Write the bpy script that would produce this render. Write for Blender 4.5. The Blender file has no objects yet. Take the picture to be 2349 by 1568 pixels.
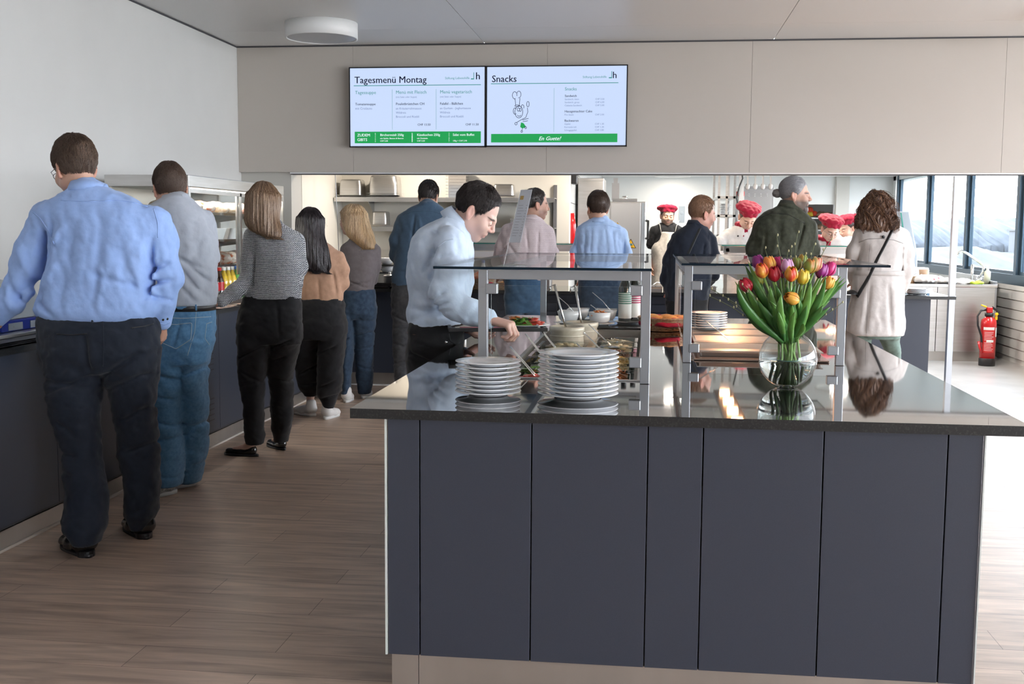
import bpy, math, random
import numpy as np
from mathutils import Vector, Matrix
random.seed(7); rng = np.random.default_rng(7)
SC = bpy.context.scene
COL = SC.collection
# ---------------------------------------------------------------- camera
F, W, H, CH = 2584.0, 2349, 1568, 1.45
yaw, pit, rol = [math.radians(a) for a in (-6.944, 5.738, .393)]
fw = np.array([math.sin(yaw)*math.cos(pit), math.cos(yaw)*math.cos(pit), -math.sin(pit)])
_r = np.array([math.cos(yaw), -math.sin(yaw), 0.]); _u = np.cross(_r, fw)
rt = _r*math.cos(rol) + _u*math.sin(rol); up = -_r*math.sin(rol) + _u*math.cos(rol)
cd = bpy.data.cameras.new('camera'); cam = bpy.data.objects.new('camera', cd); COL.objects.link(cam)
cam.matrix_world = Matrix(((rt[0], up[0], -fw[0], 0), (rt[1], up[1], -fw[1], 0), (rt[2], up[2], -fw[2], CH), (0, 0, 0, 1)))
cd.sensor_width = 36; cd.lens = F/W*36; cd.clip_end = 900; cd.clip_start = .05
SC.camera = cam
# ---------------------------------------------------------------- world, daylight, exposure
wd = bpy.data.worlds.new('world'); SC.world = wd; wd.use_nodes = True
nt = wd.node_tree; bg = nt.nodes['Background']
tc = nt.nodes.new('ShaderNodeTexCoord'); sx = nt.nodes.new('ShaderNodeSeparateXYZ'); cr = nt.nodes.new('ShaderNodeValToRGB')
nt.links.new(tc.outputs['Generated'], sx.inputs[0]); nt.links.new(sx.outputs['Z'], cr.inputs[0]); nt.links.new(cr.outputs[0], bg.inputs[0])
e = cr.color_ramp.elements; e[0].position = 0.; e[0].color = (.90, .94, 1, 1); e[1].position = .5; e[1].color = (.80, .89, 1, 1)
bg.inputs[1].default_value = 11.0
SC.view_settings.view_transform = 'Standard'; SC.view_settings.look = 'None'; SC.view_settings.gamma = 1
SC.view_settings.use_curve_mapping = False; SC.view_settings.exposure = 0.62
try:
    SC.cycles.max_bounces = 9; SC.cycles.diffuse_bounces = 4; SC.cycles.glossy_bounces = 4; SC.cycles.transparent_max_bounces = 24
    SC.cycles.transmission_bounces = 6; SC.cycles.caustics_reflective = False; SC.cycles.caustics_refractive = False
    SC.cycles.sample_clamp_indirect = 4.0; SC.cycles.blur_glossy = .6
except Exception: pass
def area(name, loc, size, power, col=(1, 1, 1), rot=(0, 0, 0), portal=False):
    l = bpy.data.lights.new(name, 'AREA'); l.shape = 'RECTANGLE'; l.size, l.size_y = size; l.energy = power; l.color = col
    o = bpy.data.objects.new(name, l); COL.objects.link(o); o.location = loc; o.rotation_euler = rot
    return o
# kitchen ceiling luminaires, some added only to brighten the kitchen (fixtures are built around them further down)
KL = [(-2.3, 10.95, 17), (-.4, 11.1, 17), (1.5, 11.6, 22), (3.1, 11.7, 20), (.3, 13.4, 18), (2.4, 14.5, 18), (.8, 17.2, 12), (.35, 19.3, 9), (2.4, 18.3, 12)]
for kx, ky, kp in KL:
    area('kitchen_lamp_and_fill', (kx, ky, 2.345), (.2, .2), kp, (1, .9, .78))
# ---------------------------------------------------------------- pixel -> world
def ray(x, y): return fw + rt*(x-W/2)/F - up*(y-H/2)/F
def aty(x, y, Y):
    d = ray(x, y); t = Y/d[1]; return np.array([0, 0, CH]) + d*t
def atz(x, y, z):
    d = ray(x, y); t = (z-CH)/d[2]; return np.array([0, 0, CH]) + d*t
def atx(x, y, X):
    d = ray(x, y); t = X/d[0]; return np.array([0, 0, CH]) + d*t
# ---------------------------------------------------------------- materials
def NN(nt, t, **kw):
    n = nt.nodes.new('ShaderNode'+t)
    for k, v in kw.items(): setattr(n, k, v)
    return n
def mat(name, col=(.5, .5, .5), rough=.5, metal=0., spec=.5, emit=None, es=1., noise=None, bump=None, ior=1.5, trans=0., alpha=1., coat=0., attr=None, sheen=0., sss=0., stretch=(1, 1, 1)):
    """noise=(scale, col2, lo, hi); bump=(scale, strength, distance)"""
    m = bpy.data.materials.new(name); m.use_nodes = True; nt = m.node_tree; b = nt.nodes['Principled BSDF']
    c = tuple(col)+(1,); L = nt.links.new
    b.inputs['Base Color'].default_value = c; b.inputs['Roughness'].default_value = rough; b.inputs['Metallic'].default_value = metal
    b.inputs['Specular IOR Level'].default_value = spec; b.inputs['IOR'].default_value = ior
    b.inputs['Transmission Weight'].default_value = trans; b.inputs['Alpha'].default_value = alpha; b.inputs['Coat Weight'].default_value = coat
    b.inputs['Sheen Weight'].default_value = sheen
    if sss: b.inputs['Subsurface Weight'].default_value = sss; b.inputs['Subsurface Radius'].default_value = (.6, .25, .12); b.inputs['Subsurface Scale'].default_value = .02
    if emit is not None: b.inputs['Emission Color'].default_value = tuple(emit)+(1,); b.inputs['Emission Strength'].default_value = es
    src = None
    if noise or bump:
        t = NN(nt, 'TexCoord'); mp = NN(nt, 'Mapping'); mp.inputs['Scale'].default_value = stretch; L(t.outputs['Object'], mp.inputs[0])
    if attr:
        a = NN(nt, 'Attribute'); a.attribute_name = attr; src = a.outputs['Color']; L(src, b.inputs['Base Color'])
    if noise:
        n = NN(nt, 'TexNoise'); n.inputs['Scale'].default_value = noise[0]; n.inputs['Detail'].default_value = 5; L(mp.outputs[0], n.inputs[0])
        r = NN(nt, 'MapRange'); r.inputs[1].default_value = noise[2]; r.inputs[2].default_value = noise[3]; L(n.outputs[0], r.inputs[0])
        mx = NN(nt, 'Mix', data_type='RGBA'); L(r.outputs[0], mx.inputs[0])
        if src is not None: L(src, mx.inputs[6])
        else: mx.inputs[6].default_value = c
        mx.inputs[7].default_value = tuple(noise[1])+(1,); L(mx.outputs[2], b.inputs['Base Color'])
    if bump:
        n = NN(nt, 'TexNoise'); n.inputs['Scale'].default_value = bump[0]; n.inputs['Detail'].default_value = 4; L(mp.outputs[0], n.inputs[0])
        bp = NN(nt, 'Bump'); bp.inputs['Strength'].default_value = bump[1]; bp.inputs['Distance'].default_value = bump[2]
        L(n.outputs[0], bp.inputs['Height']); L(bp.outputs[0], b.inputs['Normal'])
    return m
def glass(name, tint=(1, 1, 1), rough=0., ior=1.45, boost=1.):
    m = bpy.data.materials.new(name); m.use_nodes = True; nt = m.node_tree; nt.nodes.remove(nt.nodes['Principled BSDF'])
    L = nt.links.new; o = nt.nodes['Material Output']
    fr = NN(nt, 'Fresnel'); fr.inputs[0].default_value = ior
    tr = NN(nt, 'BsdfTransparent'); tr.inputs[0].default_value = tuple(tint)+(1,)
    gl = NN(nt, 'BsdfGlossy'); gl.inputs['Roughness'].default_value = rough
    mx = NN(nt, 'MixShader'); mu = NN(nt, 'Math', operation='MULTIPLY'); mu.inputs[1].default_value = boost; mu.use_clamp = True
    ge = NN(nt, 'NewGeometry'); iv = NN(nt, 'Math', operation='SUBTRACT'); iv.inputs[0].default_value = 1; L(ge.outputs['Backfacing'], iv.inputs[1]); m3 = NN(nt, 'Math', operation='MULTIPLY'); L(fr.outputs[0], mu.inputs[0]); L(mu.outputs[0], m3.inputs[0]); L(iv.outputs[0], m3.inputs[1]); L(m3.outputs[0], mx.inputs[0]); L(tr.outputs[0], mx.inputs[1]); L(gl.outputs[0], mx.inputs[2]); L(mx.outputs[0], o.inputs[0])
    return m
def hexc(s, g=1.):
    v = [int(s[i:i+2], 16)/255 for i in (0, 2, 4)]
    return tuple(((x/12.92) if x <= .04045 else ((x+.055)/1.055)**2.4)*g for x in v)
# wood-plank floor
def floor_mat():
    m = mat('oak_plank_floor', (.3, .2, .15), .38, spec=.5); nt = m.node_tree; b = nt.nodes['Principled BSDF']; L = nt.links.new
    t = NN(nt, 'TexCoord'); mp = NN(nt, 'Mapping'); L(t.outputs['Object'], mp.inputs[0])
    br = NN(nt, 'TexBrick'); br.offset = .37; br.inputs['Scale'].default_value = 1; br.inputs['Brick Width'].default_value = 1.25; br.inputs['Row Height'].default_value = .19
    br.inputs['Mortar Size'].default_value = .0012; br.inputs['Bias'].default_value = 0.
    br.inputs['Color1'].default_value = (.56, .425, .335, 1); br.inputs['Color2'].default_value = (.46, .345, .27, 1); br.inputs['Mortar'].default_value = (.12, .08, .06, 1)
    L(mp.outputs[0], br.inputs[0])
    m2 = NN(nt, 'Mapping'); m2.inputs['Scale'].default_value = (1.1, 9, 1); L(t.outputs['Object'], m2.inputs[0])
    n = NN(nt, 'TexNoise'); n.inputs['Scale'].default_value = 2.2; n.inputs['Detail'].default_value = 8; n.inputs['Distortion'].default_value = .8; L(m2.outputs[0], n.inputs[0])
    r = NN(nt, 'ValToRGB'); r.color_ramp.elements[0].position = .30; r.color_ramp.elements[0].color = (.64, .63, .62, 1); r.color_ramp.elements[1].position = .70; r.color_ramp.elements[1].color = (1.20, 1.19, 1.18, 1); L(n.outputs[0], r.inputs[0])
    mx = NN(nt, 'Mix', data_type='RGBA', blend_type='MULTIPLY'); mx.inputs[0].default_value = 1; L(br.outputs[0], mx.inputs[6]); L(r.outputs[0], mx.inputs[7]); L(mx.outputs[2], b.inputs['Base Color'])
    bp = NN(nt, 'Bump'); bp.inputs['Strength'].default_value = .12; bp.inputs['Distance'].default_value = .002; L(n.outputs[0], bp.inputs['Height']); L(bp.outputs[0], b.inputs['Normal'])
    return m
M = {}
M['floor'] = floor_mat()
M['tile'] = mat('pale_kitchen_floor', (.48, .47, .46), .3, noise=(3, (.42, .41, .4), .4, .6))
M['wall'] = mat('white_plaster', (.62, .61, .59), .75, noise=(1.2, (.59, .58, .56), .35, .65))
M['wallpanel'] = mat('beige_wall_panel', (.49, .445, .40), .55, noise=(1, (.47, .425, .38), .3, .7))
M['column'] = mat('greige_column', (.5, .48, .44), .6)
M['ceil'] = mat('satin_ceiling_panel', (.74, .735, .73), .36, spec=.5)
M['seam'] = mat('dark_joint', (.05, .05, .055), .6)
M['kwall'] = mat('cream_kitchen_wall', (.76, .72, .64), .45)
M['kwhite'] = mat('white_kitchen_wall', (.68, .69, .68), .4)
M['white'] = mat('white_paint', (.85, .85, .84), .4)
M['panel'] = mat('anthracite_panel', (.034, .041, .060), .38, noise=(900, (.04, .047, .068), .4, .6))
M['granite'] = mat('black_speckled_granite', (.012, .013, .014), .035, spec=.9, ior=1.75, noise=(260, (.10, .11, .11), .56, .78))
M['granite'].node_tree.nodes['Principled BSDF'].inputs['IOR'].default_value = 2.2; M['granite'].node_tree.nodes['Principled BSDF'].inputs['Coat Weight'].default_value = 1; M['granite'].node_tree.nodes['Principled BSDF'].inputs['Coat IOR'].default_value = 1.9
M['graniteedge'] = mat('honed_granite_edge', (.014, .015, .016), .35, noise=(190, (.045, .045, .043), .52, .75))
M['steel'] = mat('brushed_steel', (.62, .61, .6), .3, 1., noise=(4, (.54, .53, .51), .3, .7), stretch=(1, 1, 12))
M['steeldark'] = mat('dull_steel', (.36, .36, .37), .38, 1.)
M['chrome'] = mat('polished_steel', (.8, .8, .8), .12, 1.)
M['alu'] = mat('brushed_aluminium_frame', (.42, .44, .47), .36, .8)
M['plinth'] = mat('steel_plinth', (.46, .43, .40), .33, .8, noise=(2, (.52, .49, .46), .3, .7), stretch=(3, 3, .2))
M['glass'] = glass('clear_glass', (.97, .985, .98), boost=.8)
M['glassedge'] = mat('dark_glass_edge', (.002, .012, .024), .35, spec=.25)
M['greenedge'] = mat('green_glass_edge', (.03, .25, .2), .15, spec=.8)
M['pane'] = glass('window_pane', (.97, .985, .99), boost=.5)
M['brightedge'] = mat('pale_glass_edge', (.62, .66, .64), .15, spec=.8)
M['winframe'] = mat('blue_grey_window_frame', (.045, .08, .115), .35, .3)
M['black'] = mat('black_plastic', (.012, .012, .014), .35)
M['porcelain'] = mat('white_porcelain', (.82, .83, .85), .08, spec=.6, coat=.4)
M['red'] = mat('red_paint', (.55, .012, .015), .22, coat=.3)
# ---------------------------------------------------------------- mesh builder
WL = {}
class MB:
    def __init__(s): s.v = []; s.f = []; s.m = []; s.mi = 0; s.sm = []
    def add(s, vs, fs, smooth=False, mi=None):
        n = len(s.v); s.v += [tuple(map(float, p)) for p in vs]
        s.f += [tuple(i+n for i in f) for f in fs]; s.m += [s.mi if mi is None else mi]*len(fs); s.sm += [smooth]*len(fs); return s
    def box(s, a, b, mi=None):
        x0, y0, z0 = [min(p, q) for p, q in zip(a, b)]; x1, y1, z1 = [max(p, q) for p, q in zip(a, b)]
        return s.add([(x0, y0, z0), (x1, y0, z0), (x1, y1, z0), (x0, y1, z0), (x0, y0, z1), (x1, y0, z1), (x1, y1, z1), (x0, y1, z1)],
                     [(0, 3, 2, 1), (4, 5, 6, 7), (0, 1, 5, 4), (1, 2, 6, 5), (2, 3, 7, 6), (3, 0, 4, 7)], mi=mi)
    def tube(s, pts, r, n=8, mi=None, cap=True, flat=1.):
        P = [np.array(p, float) for p in pts]; k = len(P); rr = r if hasattr(r, '__len__') else [r]*k
        T = [P[min(i+1, k-1)]-P[max(i-1, 0)] for i in range(k)]; T = [t/(np.linalg.norm(t)+1e-9) for t in T]
        a = np.array([0, 0, 1.]) if abs(T[0][2]) < .9 else np.array([1., 0, 0]); vs = []
        for i in range(k):
            u = np.cross(T[i], a); u /= np.linalg.norm(u)+1e-9; w = np.cross(u, T[i]); a = w
            for j in range(n):
                t = 2*math.pi*j/n; vs.append(P[i]+rr[i]*(math.cos(t)*u+flat*math.sin(t)*w))
        fs = [(i*n+j, i*n+(j+1) % n, (i+1)*n+(j+1) % n, (i+1)*n+j) for i in range(k-1) for j in range(n)]
        if cap: fs += [tuple(range(n))[::-1], tuple(range((k-1)*n, k*n))]
        return s.add(vs, fs, True, mi)
    def cyl(s, p0, p1, r0, r1=None, n=20, mi=None): return s.tube([p0, p1], [r0, r0 if r1 is None else r1], n, mi)
    def lathe(s, prof, c, n=28, mi=None, sx=1., sy=1.):
        k = len(prof); vs = [(c[0]+r*math.cos(2*math.pi*j/n)*sx, c[1]+r*math.sin(2*math.pi*j/n)*sy, c[2]+z) for r, z in prof for j in range(n)]
        fs = [(i*n+j, i*n+(j+1) % n, (i+1)*n+(j+1) % n, (i+1)*n+j) for i in range(k-1) for j in range(n)]
        if prof[0][0] > 1e-4: pass
        return s.add(vs, fs, True, mi)
    def ell(s, c, r, n=14, m=10, R=None, mi=None):
        vs = []; 
        for i in range(m+1):
            a = math.pi*i/m
            for j in range(n):
                b = 2*math.pi*j/n; p = np.array([r[0]*math.sin(a)*math.cos(b), r[1]*math.sin(a)*math.sin(b), r[2]*math.cos(a)])
                if R is not None: p = R@p
                vs.append(p+np.array(c))
        fs = [(i*n+j, (i+1)*n+j, (i+1)*n+(j+1) % n, i*n+(j+1) % n) for i in range(m) for j in range(n)]
        return s.add(vs, fs, True, mi)
    def prism(s, poly, d0, d1, mi=None):
        """poly: list of 3d points; extruded from +d0 to +d1 (vectors)"""
        n = len(poly); P = [np.array(p, float) for p in poly]
        return s.add([p+np.array(d0) for p in P]+[p+np.array(d1) for p in P], [tuple(range(n))[::-1], tuple(range(n, 2*n))]+[(i, (i+1) % n, n+(i+1) % n, n+i) for i in range(n)], mi=mi)
    def build(s, name, mats, parent=None, bevel=0., loc=None, seg=2):
        if not isinstance(mats, (list, tuple)): mats = [mats]
        v = np.array(s.v, float).reshape(-1, 3)
        if parent is not None: org = WL[parent.name]
        elif loc is not None: org = np.array(loc, float)
        else: org = np.array([(v[:, 0].min()+v[:, 0].max())/2, (v[:, 1].min()+v[:, 1].max())/2, v[:, 2].min()])
        me = bpy.data.meshes.new(name); me.from_pydata((v-org).tolist(), [], s.f)
        for m in mats: me.materials.append(M[m] if isinstance(m, str) else m)
        me.polygons.foreach_set('material_index', s.m); me.polygons.foreach_set('use_smooth', s.sm); me.update()
        o = bpy.data.objects.new(name, me); COL.objects.link(o)
        if parent is not None: o.parent = parent; WL[o.name] = org
        else: o.location = org; WL[o.name] = org
        if bevel:
            b = o.modifiers.new('bevel', 'BEVEL'); b.width = bevel; b.segments = seg; b.limit_method = 'ANGLE'
        return o
def tag(o, label, cat, group=None, kind=None):
    o['label'] = label; o['category'] = cat
    if group: o['group'] = group
    if kind: o['kind'] = kind
    return o
def thing(name, label, cat, loc=(0, 0, 0), group=None):
    o = bpy.data.objects.new(name, None); COL.objects.link(o); o.location = loc; o.empty_display_size = .1; WL[o.name] = np.array(loc, float)
    return tag(o, label, cat, group)
def struct(name, mb, m, **kw):
    o = mb.build(name, m, loc=(0, 0, 0), **kw); o['kind'] = 'structure'; return o
def dup(o, parent=None, loc=None, label=None):
    c = o.copy(); COL.objects.link(c)
    if parent is not None: c.parent = parent
    if loc is not None: c.location = loc; WL[c.name] = np.array(loc, float)
    if label: c['label'] = label
    for ch in list(o.children): dup(ch, c)
    return c
def textmesh(name, items, parent, mats):
    """items: (string, x, z, size, mat index, align) laid on the plane facing -Y at parent-given y"""
    deps = None; vs = []; fs = []; mi = []
    items = list(items)+[(s, x+size*.022, y, z, size, k, al) for s, x, y, z, size, k, al in items if k in (0, 4)]
    for s, x, y, z, size, k, al in items:
        cu = bpy.data.curves.new('t', 'FONT'); cu.body = s; cu.size = size; cu.align_x = al; cu.resolution_u = 2; cu.shear = .35 if s.startswith('En G') else 0
        o = bpy.data.objects.new('t', cu); COL.objects.link(o); bpy.context.view_layer.update()
        me = bpy.data.meshes.new_from_object(o.evaluated_get(bpy.context.evaluated_depsgraph_get()))
        n = len(vs); vs += [(x+v.co.x, y, z+v.co.y) for v in me.vertices]; fs += [tuple(i+n for i in p.vertices) for p in me.polygons]; mi += [k]*len(me.polygons)
        bpy.data.objects.remove(o); bpy.data.curves.remove(cu); bpy.data.meshes.remove(me)
    mb = MB(); mb.add(vs, fs); mb.m = mi
    return mb.build(name, mats, parent)
# ================================================================ SETTING
XR, XL, YB, ZC, ZK = 4.067, -3.72, 9.95, 3.06, 2.37
b = MB(); b.box((XL-.1, -7, -.12), (8.0, 10.32, 0)); struct('floor', b, 'floor')
b = MB(); b.box((XL-.1, 10.325, -.12), (XR+.2, 20.1, 0)); struct('floor', b, 'tile')
b = MB()
for x0, x1 in ((XL, -1.474), (-1.469, 1.003), (1.008, 8.0)):
    for y0, y1 in ((-7, 2.0), (2.002, 5.6), (5.602, 9.20), (9.203, YB)): b.box((x0, y0, ZC), (x1, y1, ZC+.1))
b.box((XL, -7, ZC+.02), (8, YB, ZC+.12))
struct('ceiling', b, 'ceil')
b = MB(); b.box((XL, YB+.2, ZK), (XR, 20, ZK+.1)); struct('ceiling', b, 'white')
b = MB(); b.box((XL-.12, -7, 0), (XL, 20, ZC+.1)); struct('wall_left', b, 'wall')
b = MB(); b.box((XL, YB-.012, ZC-.012), (8, YB, ZC)); b.box((XL, -7, ZC-.012), (XL+.008, YB, ZC-.002)); struct('trim_1', b, 'seam')
# menu wall: a deep lintel over the serving hatch, in wide panels
b = MB()
for x0, x1 in ((XL+.002, -2.653), (-2.651, -.920), (-.918, .830), (.832, 2.9), (2.902, 8.0)): b.box((x0, YB, 1.945), (x1, YB+.03, ZC))
b.box((XL, YB+.028, 1.95), (8, YB+.22, ZC)); struct('wall_back', b, 'wallpanel')
b = MB(); b.box((-3.25, YB+.03, 1.932), (8, YB+.05, 1.95)); b.box((-3.25, YB+.13, 1.932), (8, YB+.22, 1.95)); struct('trim_2', b, 'white')
b = MB(); b.box((-3.25, YB+.05, 1.925), (8, YB+.13, 1.95)); struct('trim_3', b, 'seam')
b = MB(); b.box((XL, YB+.06, 0), (-3.25, YB+.36, ZK+.1)); struct('wall_kitchen_left', b, 'column')
b = MB(); b.box((XL, YB+.36, 0), (-3.245, 11.7, ZK)); struct('wall_kitchen_left', b, 'kwall')
b = MB(); b.box((XL, 11.7, 0), (-.838, 11.9, ZK)); struct('wall_kitchen_back', b, 'kwall')
b = MB(); b.box((-1.0, 11.9, 0), (-.86, 20, ZK))
struct('wall_kitchen_partition', b, 'kwhite')
b = MB()
for z in (.35, 1.05, 1.39, 1.73, 2.07): b.box((-.8605, 11.9, z), (-.857, 13.7, z+.006))
struct('trim_4', b, 'seam')
# far kitchen wall with the hatch into the store
b = MB(); b.box((-1, 19.9, 0), (2.66, 20.05, ZK)); b.box((2.66, 19.9, 1.9), (3.11, 20.05, ZK)); b.box((2.66, 19.9, 0), (3.11, 20.05, .9)); b.box((3.11, 19.9, 0), (XR, 20.05, ZK)); struct('wall_kitchen_far', b, 'kwhite')
b = MB(); b.box((3.11, 19.84, 0), (3.34, 19.9, ZK)); b.box((3.12, 19.82, 0), (3.16, 19.84, ZK)); struct('trim_5', b, 'column')
b = MB(); b.box((2.3, 20.9, 0), (3.6, 21.0, ZK)); b.box((2.3, 20.05, ZK), (3.6, 21, ZK+.05)); b.box((2.3, 20.05, 0), (2.36, 21, ZK)); b.box((3.55, 20.05, 0), (3.6, 21, ZK)); struct('wall_store', b, 'wall')
# right wall with ribbon windows in the kitchen, tall windows in the dining room
b = MB(); b.box((XR, 10.2, 0), (XR+.25, 20.05, .86)); b.box((XR, 10.2, 2.3), (XR+.25, 20.05, ZC)); b.box((XR, 19.7, .8), (XR+.25, 20.05, 2.4)); struct('wall_right', b, 'kwhite')
b = MB(); b.box((XR, 10.0, 0), (8.2, 10.2, ZC)); struct('wall_right_return', b, 'wall')
b = MB()
zs = [0.05+.1072*i for i in range(8)]
for i, z in enumerate(zs):
    b.prism([(XR, 12.2, z), (XR-.022, 12.2, z+.008), (XR-.016, 12.2, z+.100), (XR, 12.2, z+.106)], (0, 0, 0), (0, 1.62, 0))
b.box((XR-.012, 12.2, 0), (XR, 13.8, .05)); struct('trim_6', b, 'white')
b = MB(); b.box((XR-.02, 12.1, .86), (XR+.2, 19.7, .975)); struct('trim_7', b, 'winframe')
wins = [19.5, 17.42, 15.30, 13.22, 10.5]
for i in range(4):
    y0, y1 = wins[i+1], wins[i]; f = MB()
    f.box((XR-.015, y1-.04, .975), (XR+.05, y1+.05, 2.37)); f.box((XR+.02, y1-.10, .975), (XR+.06, y1-.04, 2.37))
    if i == 3: f.box((XR-.015, y0-.04, .975), (XR+.05, y0+.05, 2.37))
    f.box((XR+.02, y0+.05, .975), (XR+.06, y1-.1, 1.01)); f.box((XR+.02, y0+.05, 2.30), (XR+.06, y1-.1, 2.37))
    fo = struct('window_%d' % (i+1), f, 'winframe'); g = MB(); g.box((XR+.035, y0+.05, 1.01), (XR+.045, y1-.1, 2.3)); g.build('pane', 'pane', fo)
# dining room: glazed right side (source of the daylight); unseen rear wall closed to cut frontal light
b = MB(); b.box((XL, -7.1, 0), (8.1, -7, ZC)); struct('wall_front', b, mat('grey_rear_wall', (.42, .41, .40), .7))
f = MB()
for y in (-6.9, -4.2, -1.5, 1.2, 3.9, 6.6, 9.3): f.box((7.95, y, 0), (8.05, y+.08, ZC))
f.box((7.95, -7, 0), (8.05, 10, .1)); f.box((7.95, -7, 2.9), (8.05, 10, ZC)); struct('window_5', f, 'winframe')
# ---------------------------------------------------------------- outside
b = MB(); b.box((XR+1, -60, -7.2), (400, 500, -7)); o = b.build('lawn', mat('pale_grass', (.050, .056, .044), .9, noise=(.05, (.06, .06, .055), .4, .6)), loc=(0, 0, 0)); o['kind'] = 'structure'
b = MB(); b.box((8.2, -40, -.4), (40, 10, -.2)); b.box((XL-3, -40, -.4), (8.2, -7.1, -.2)); o = b.build('bounce_slab', mat('pale_bounce_surface', (.66, .65, .62), .8), loc=(0, 0, 0)); o['kind'] = 'structure'  # unseen pale slab added outside to bounce daylight up to the ceiling
def ridge(name, Y, x0, x1, ztop, amp, col, seed, label):
    rg = np.random.default_rng(seed); n = 160; xs = np.linspace(x0, x1, n); z = ztop+amp*np.convolve(rg.normal(size=n+8), np.ones(9)/3, 'valid')*.5+rg.normal(size=n)*amp*.25
    b = MB(); vs = []
    for k, (dy, fz) in enumerate(((0, 0), (0, .55), (14, .8), (30, 1.), (60, .9))):
        for i in range(n): vs.append((xs[i], Y+dy+rg.normal()*1.2, -7+(z[i]+7)*fz+rg.normal()*amp*.12*(k > 1)))
    b.add(vs, [(k*n+i, k*n+i+1, (k+1)*n+i+1, (k+1)*n+i) for k in range(4) for i in range(n-1)], True)
    o = b.build(name, mat(name+'_foliage', col, .95, noise=(.25, tuple(c*.75 for c in col), .4, .6))); tag(o, label, 'hill', kind='structure')
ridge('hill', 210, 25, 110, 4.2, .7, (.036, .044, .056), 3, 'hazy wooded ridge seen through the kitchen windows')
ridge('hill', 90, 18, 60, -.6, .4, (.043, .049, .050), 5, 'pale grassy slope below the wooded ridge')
t = thing('apartment_building', 'hazy distant block with rows of windows seen outside the right kitchen window', 'building', (46.7, 140, -7))
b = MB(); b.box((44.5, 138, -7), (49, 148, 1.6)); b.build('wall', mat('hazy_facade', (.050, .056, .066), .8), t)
M['farwin'] = mat('pale_window', (.075, .08, .085), .4)
for k in range(2):
    for i in range(4): b = MB(); b.box((44.9+i*1.05, 137.9, -.9+k*1.2), (45.5+i*1.05, 138, -.3+k*1.2)); b.build('window', 'farwin', t)
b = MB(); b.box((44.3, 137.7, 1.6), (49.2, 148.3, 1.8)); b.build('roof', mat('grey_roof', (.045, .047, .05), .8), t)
# ---------------------------------------------------------------- ceiling lamps
t = thing('ceiling_light', 'round white flat ceiling lamp above the menu screens', 'lamp', (-2.62, 8.88, ZC-.12))
b = MB(); b.lathe([(0.01, .12), (.285, .12), (.285, .0), (.272, -.002), (.27, .012)], (-2.62, 8.88, ZC-.12), 64); b.build('housing', 'white', t)
b = MB(); b.lathe([(.27, .004), (.001, .004)], (-2.62, 8.88, ZC-.12), 64); b.build('diffuser', mat('unlit_diffuser', (.47, .48, .51), .35), t)
t2 = thing('ceiling_light', 'round white ceiling lamp at the right edge of the picture', 'lamp', (3.22, 8.88, ZC-.12))
for c in t.children:
    d = c.copy(); COL.objects.link(d); d.parent = t2
for i, (kx, ky, _) in enumerate(KL):
    b = MB(); b.lathe([(.30, ZK-.001), (.30, ZK-.035), (.27, ZK-.035), (.265, ZK-.012)], (kx, ky, 0), 28)
    o = b.build('lamp_and_fill_ring', 'white'); tag(o, 'white recessed ring of a kitchen ceiling lamp, some lamps added for brightness', 'lamp', 'recessed lamps in the kitchen ceiling')
# ================================================================ COUNTERS
# island
IF, IB, IXL, IXR = 3.265, 7.03, -.887, 1.068
t = thing('island_cabinet', 'anthracite panelled base of the serving island in the foreground', 'counter', (.085, 5.1, 0))
seams = [-.778, -.678, -.339, .004, .164, .507, .851, .949]
for a, c in zip(seams[:-1], seams[1:]):
    b = MB(); b.box((a+.002, IF+.02, .146), (c-.002, IF+.04, .878)); b.build('front_panel', 'panel', t, bevel=.001)
for x0, x1 in ((-.778, -.758), (.929, .949)):
    for k in range(4):
        ya = IF+.043+k*.925; b = MB(); b.box((x0, ya, .146), (x1, ya+.921, .878)); b.build('side_panel', 'panel', t)
b = MB(); b.box((-.758, IB-.12, .146), (.929, IB-.1, .878)); b.build('rear_panel', 'panel', t)
b = MB(); b.box((-.757, IF+.041, .12), (.928, IB-.121, .70)); b.build('carcass', 'seam', t)
b = MB(); b.box((-.768, IF+.03, 0), (-.685, IB-.12, .145)); b.box((-.683, IF+.03, 0), (.939, IB-.12, .145)); b.build('plinth', 'plinth', t)
for x0, x1 in ((-.785, -.779), (.950, .954)):
    b = MB(); b.box((x0, IF+.015, .146), (x1, IF+.03, .878)); b.build('edge_trim', 'brightedge', t)
# worktop with a sunken cold well (x -.52..-.02, y 4.02..6.02)
GX0, GX1, GY0, GY1 = -.53, -.035, 4.03, 6.03
t = thing('island_worktop', 'polished black granite worktop of the serving island', 'worktop', (.09, 5.1, .88))
b = MB()
b.box((IXL, IF, .88), (GX0, IB, .91)); b.box((GX1, IF, .88), (IXR, IB, .91)); b.box((GX0, IF, .88), (GX1, GY0, .91)); b.box((GX0, GY1, .88), (GX1, IB, .91))
o = b.build('slab', ['granite', 'graniteedge'], t)
for p in o.data.polygons:
    if abs(p.normal.z) < .5: p.material_index = 1
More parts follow.
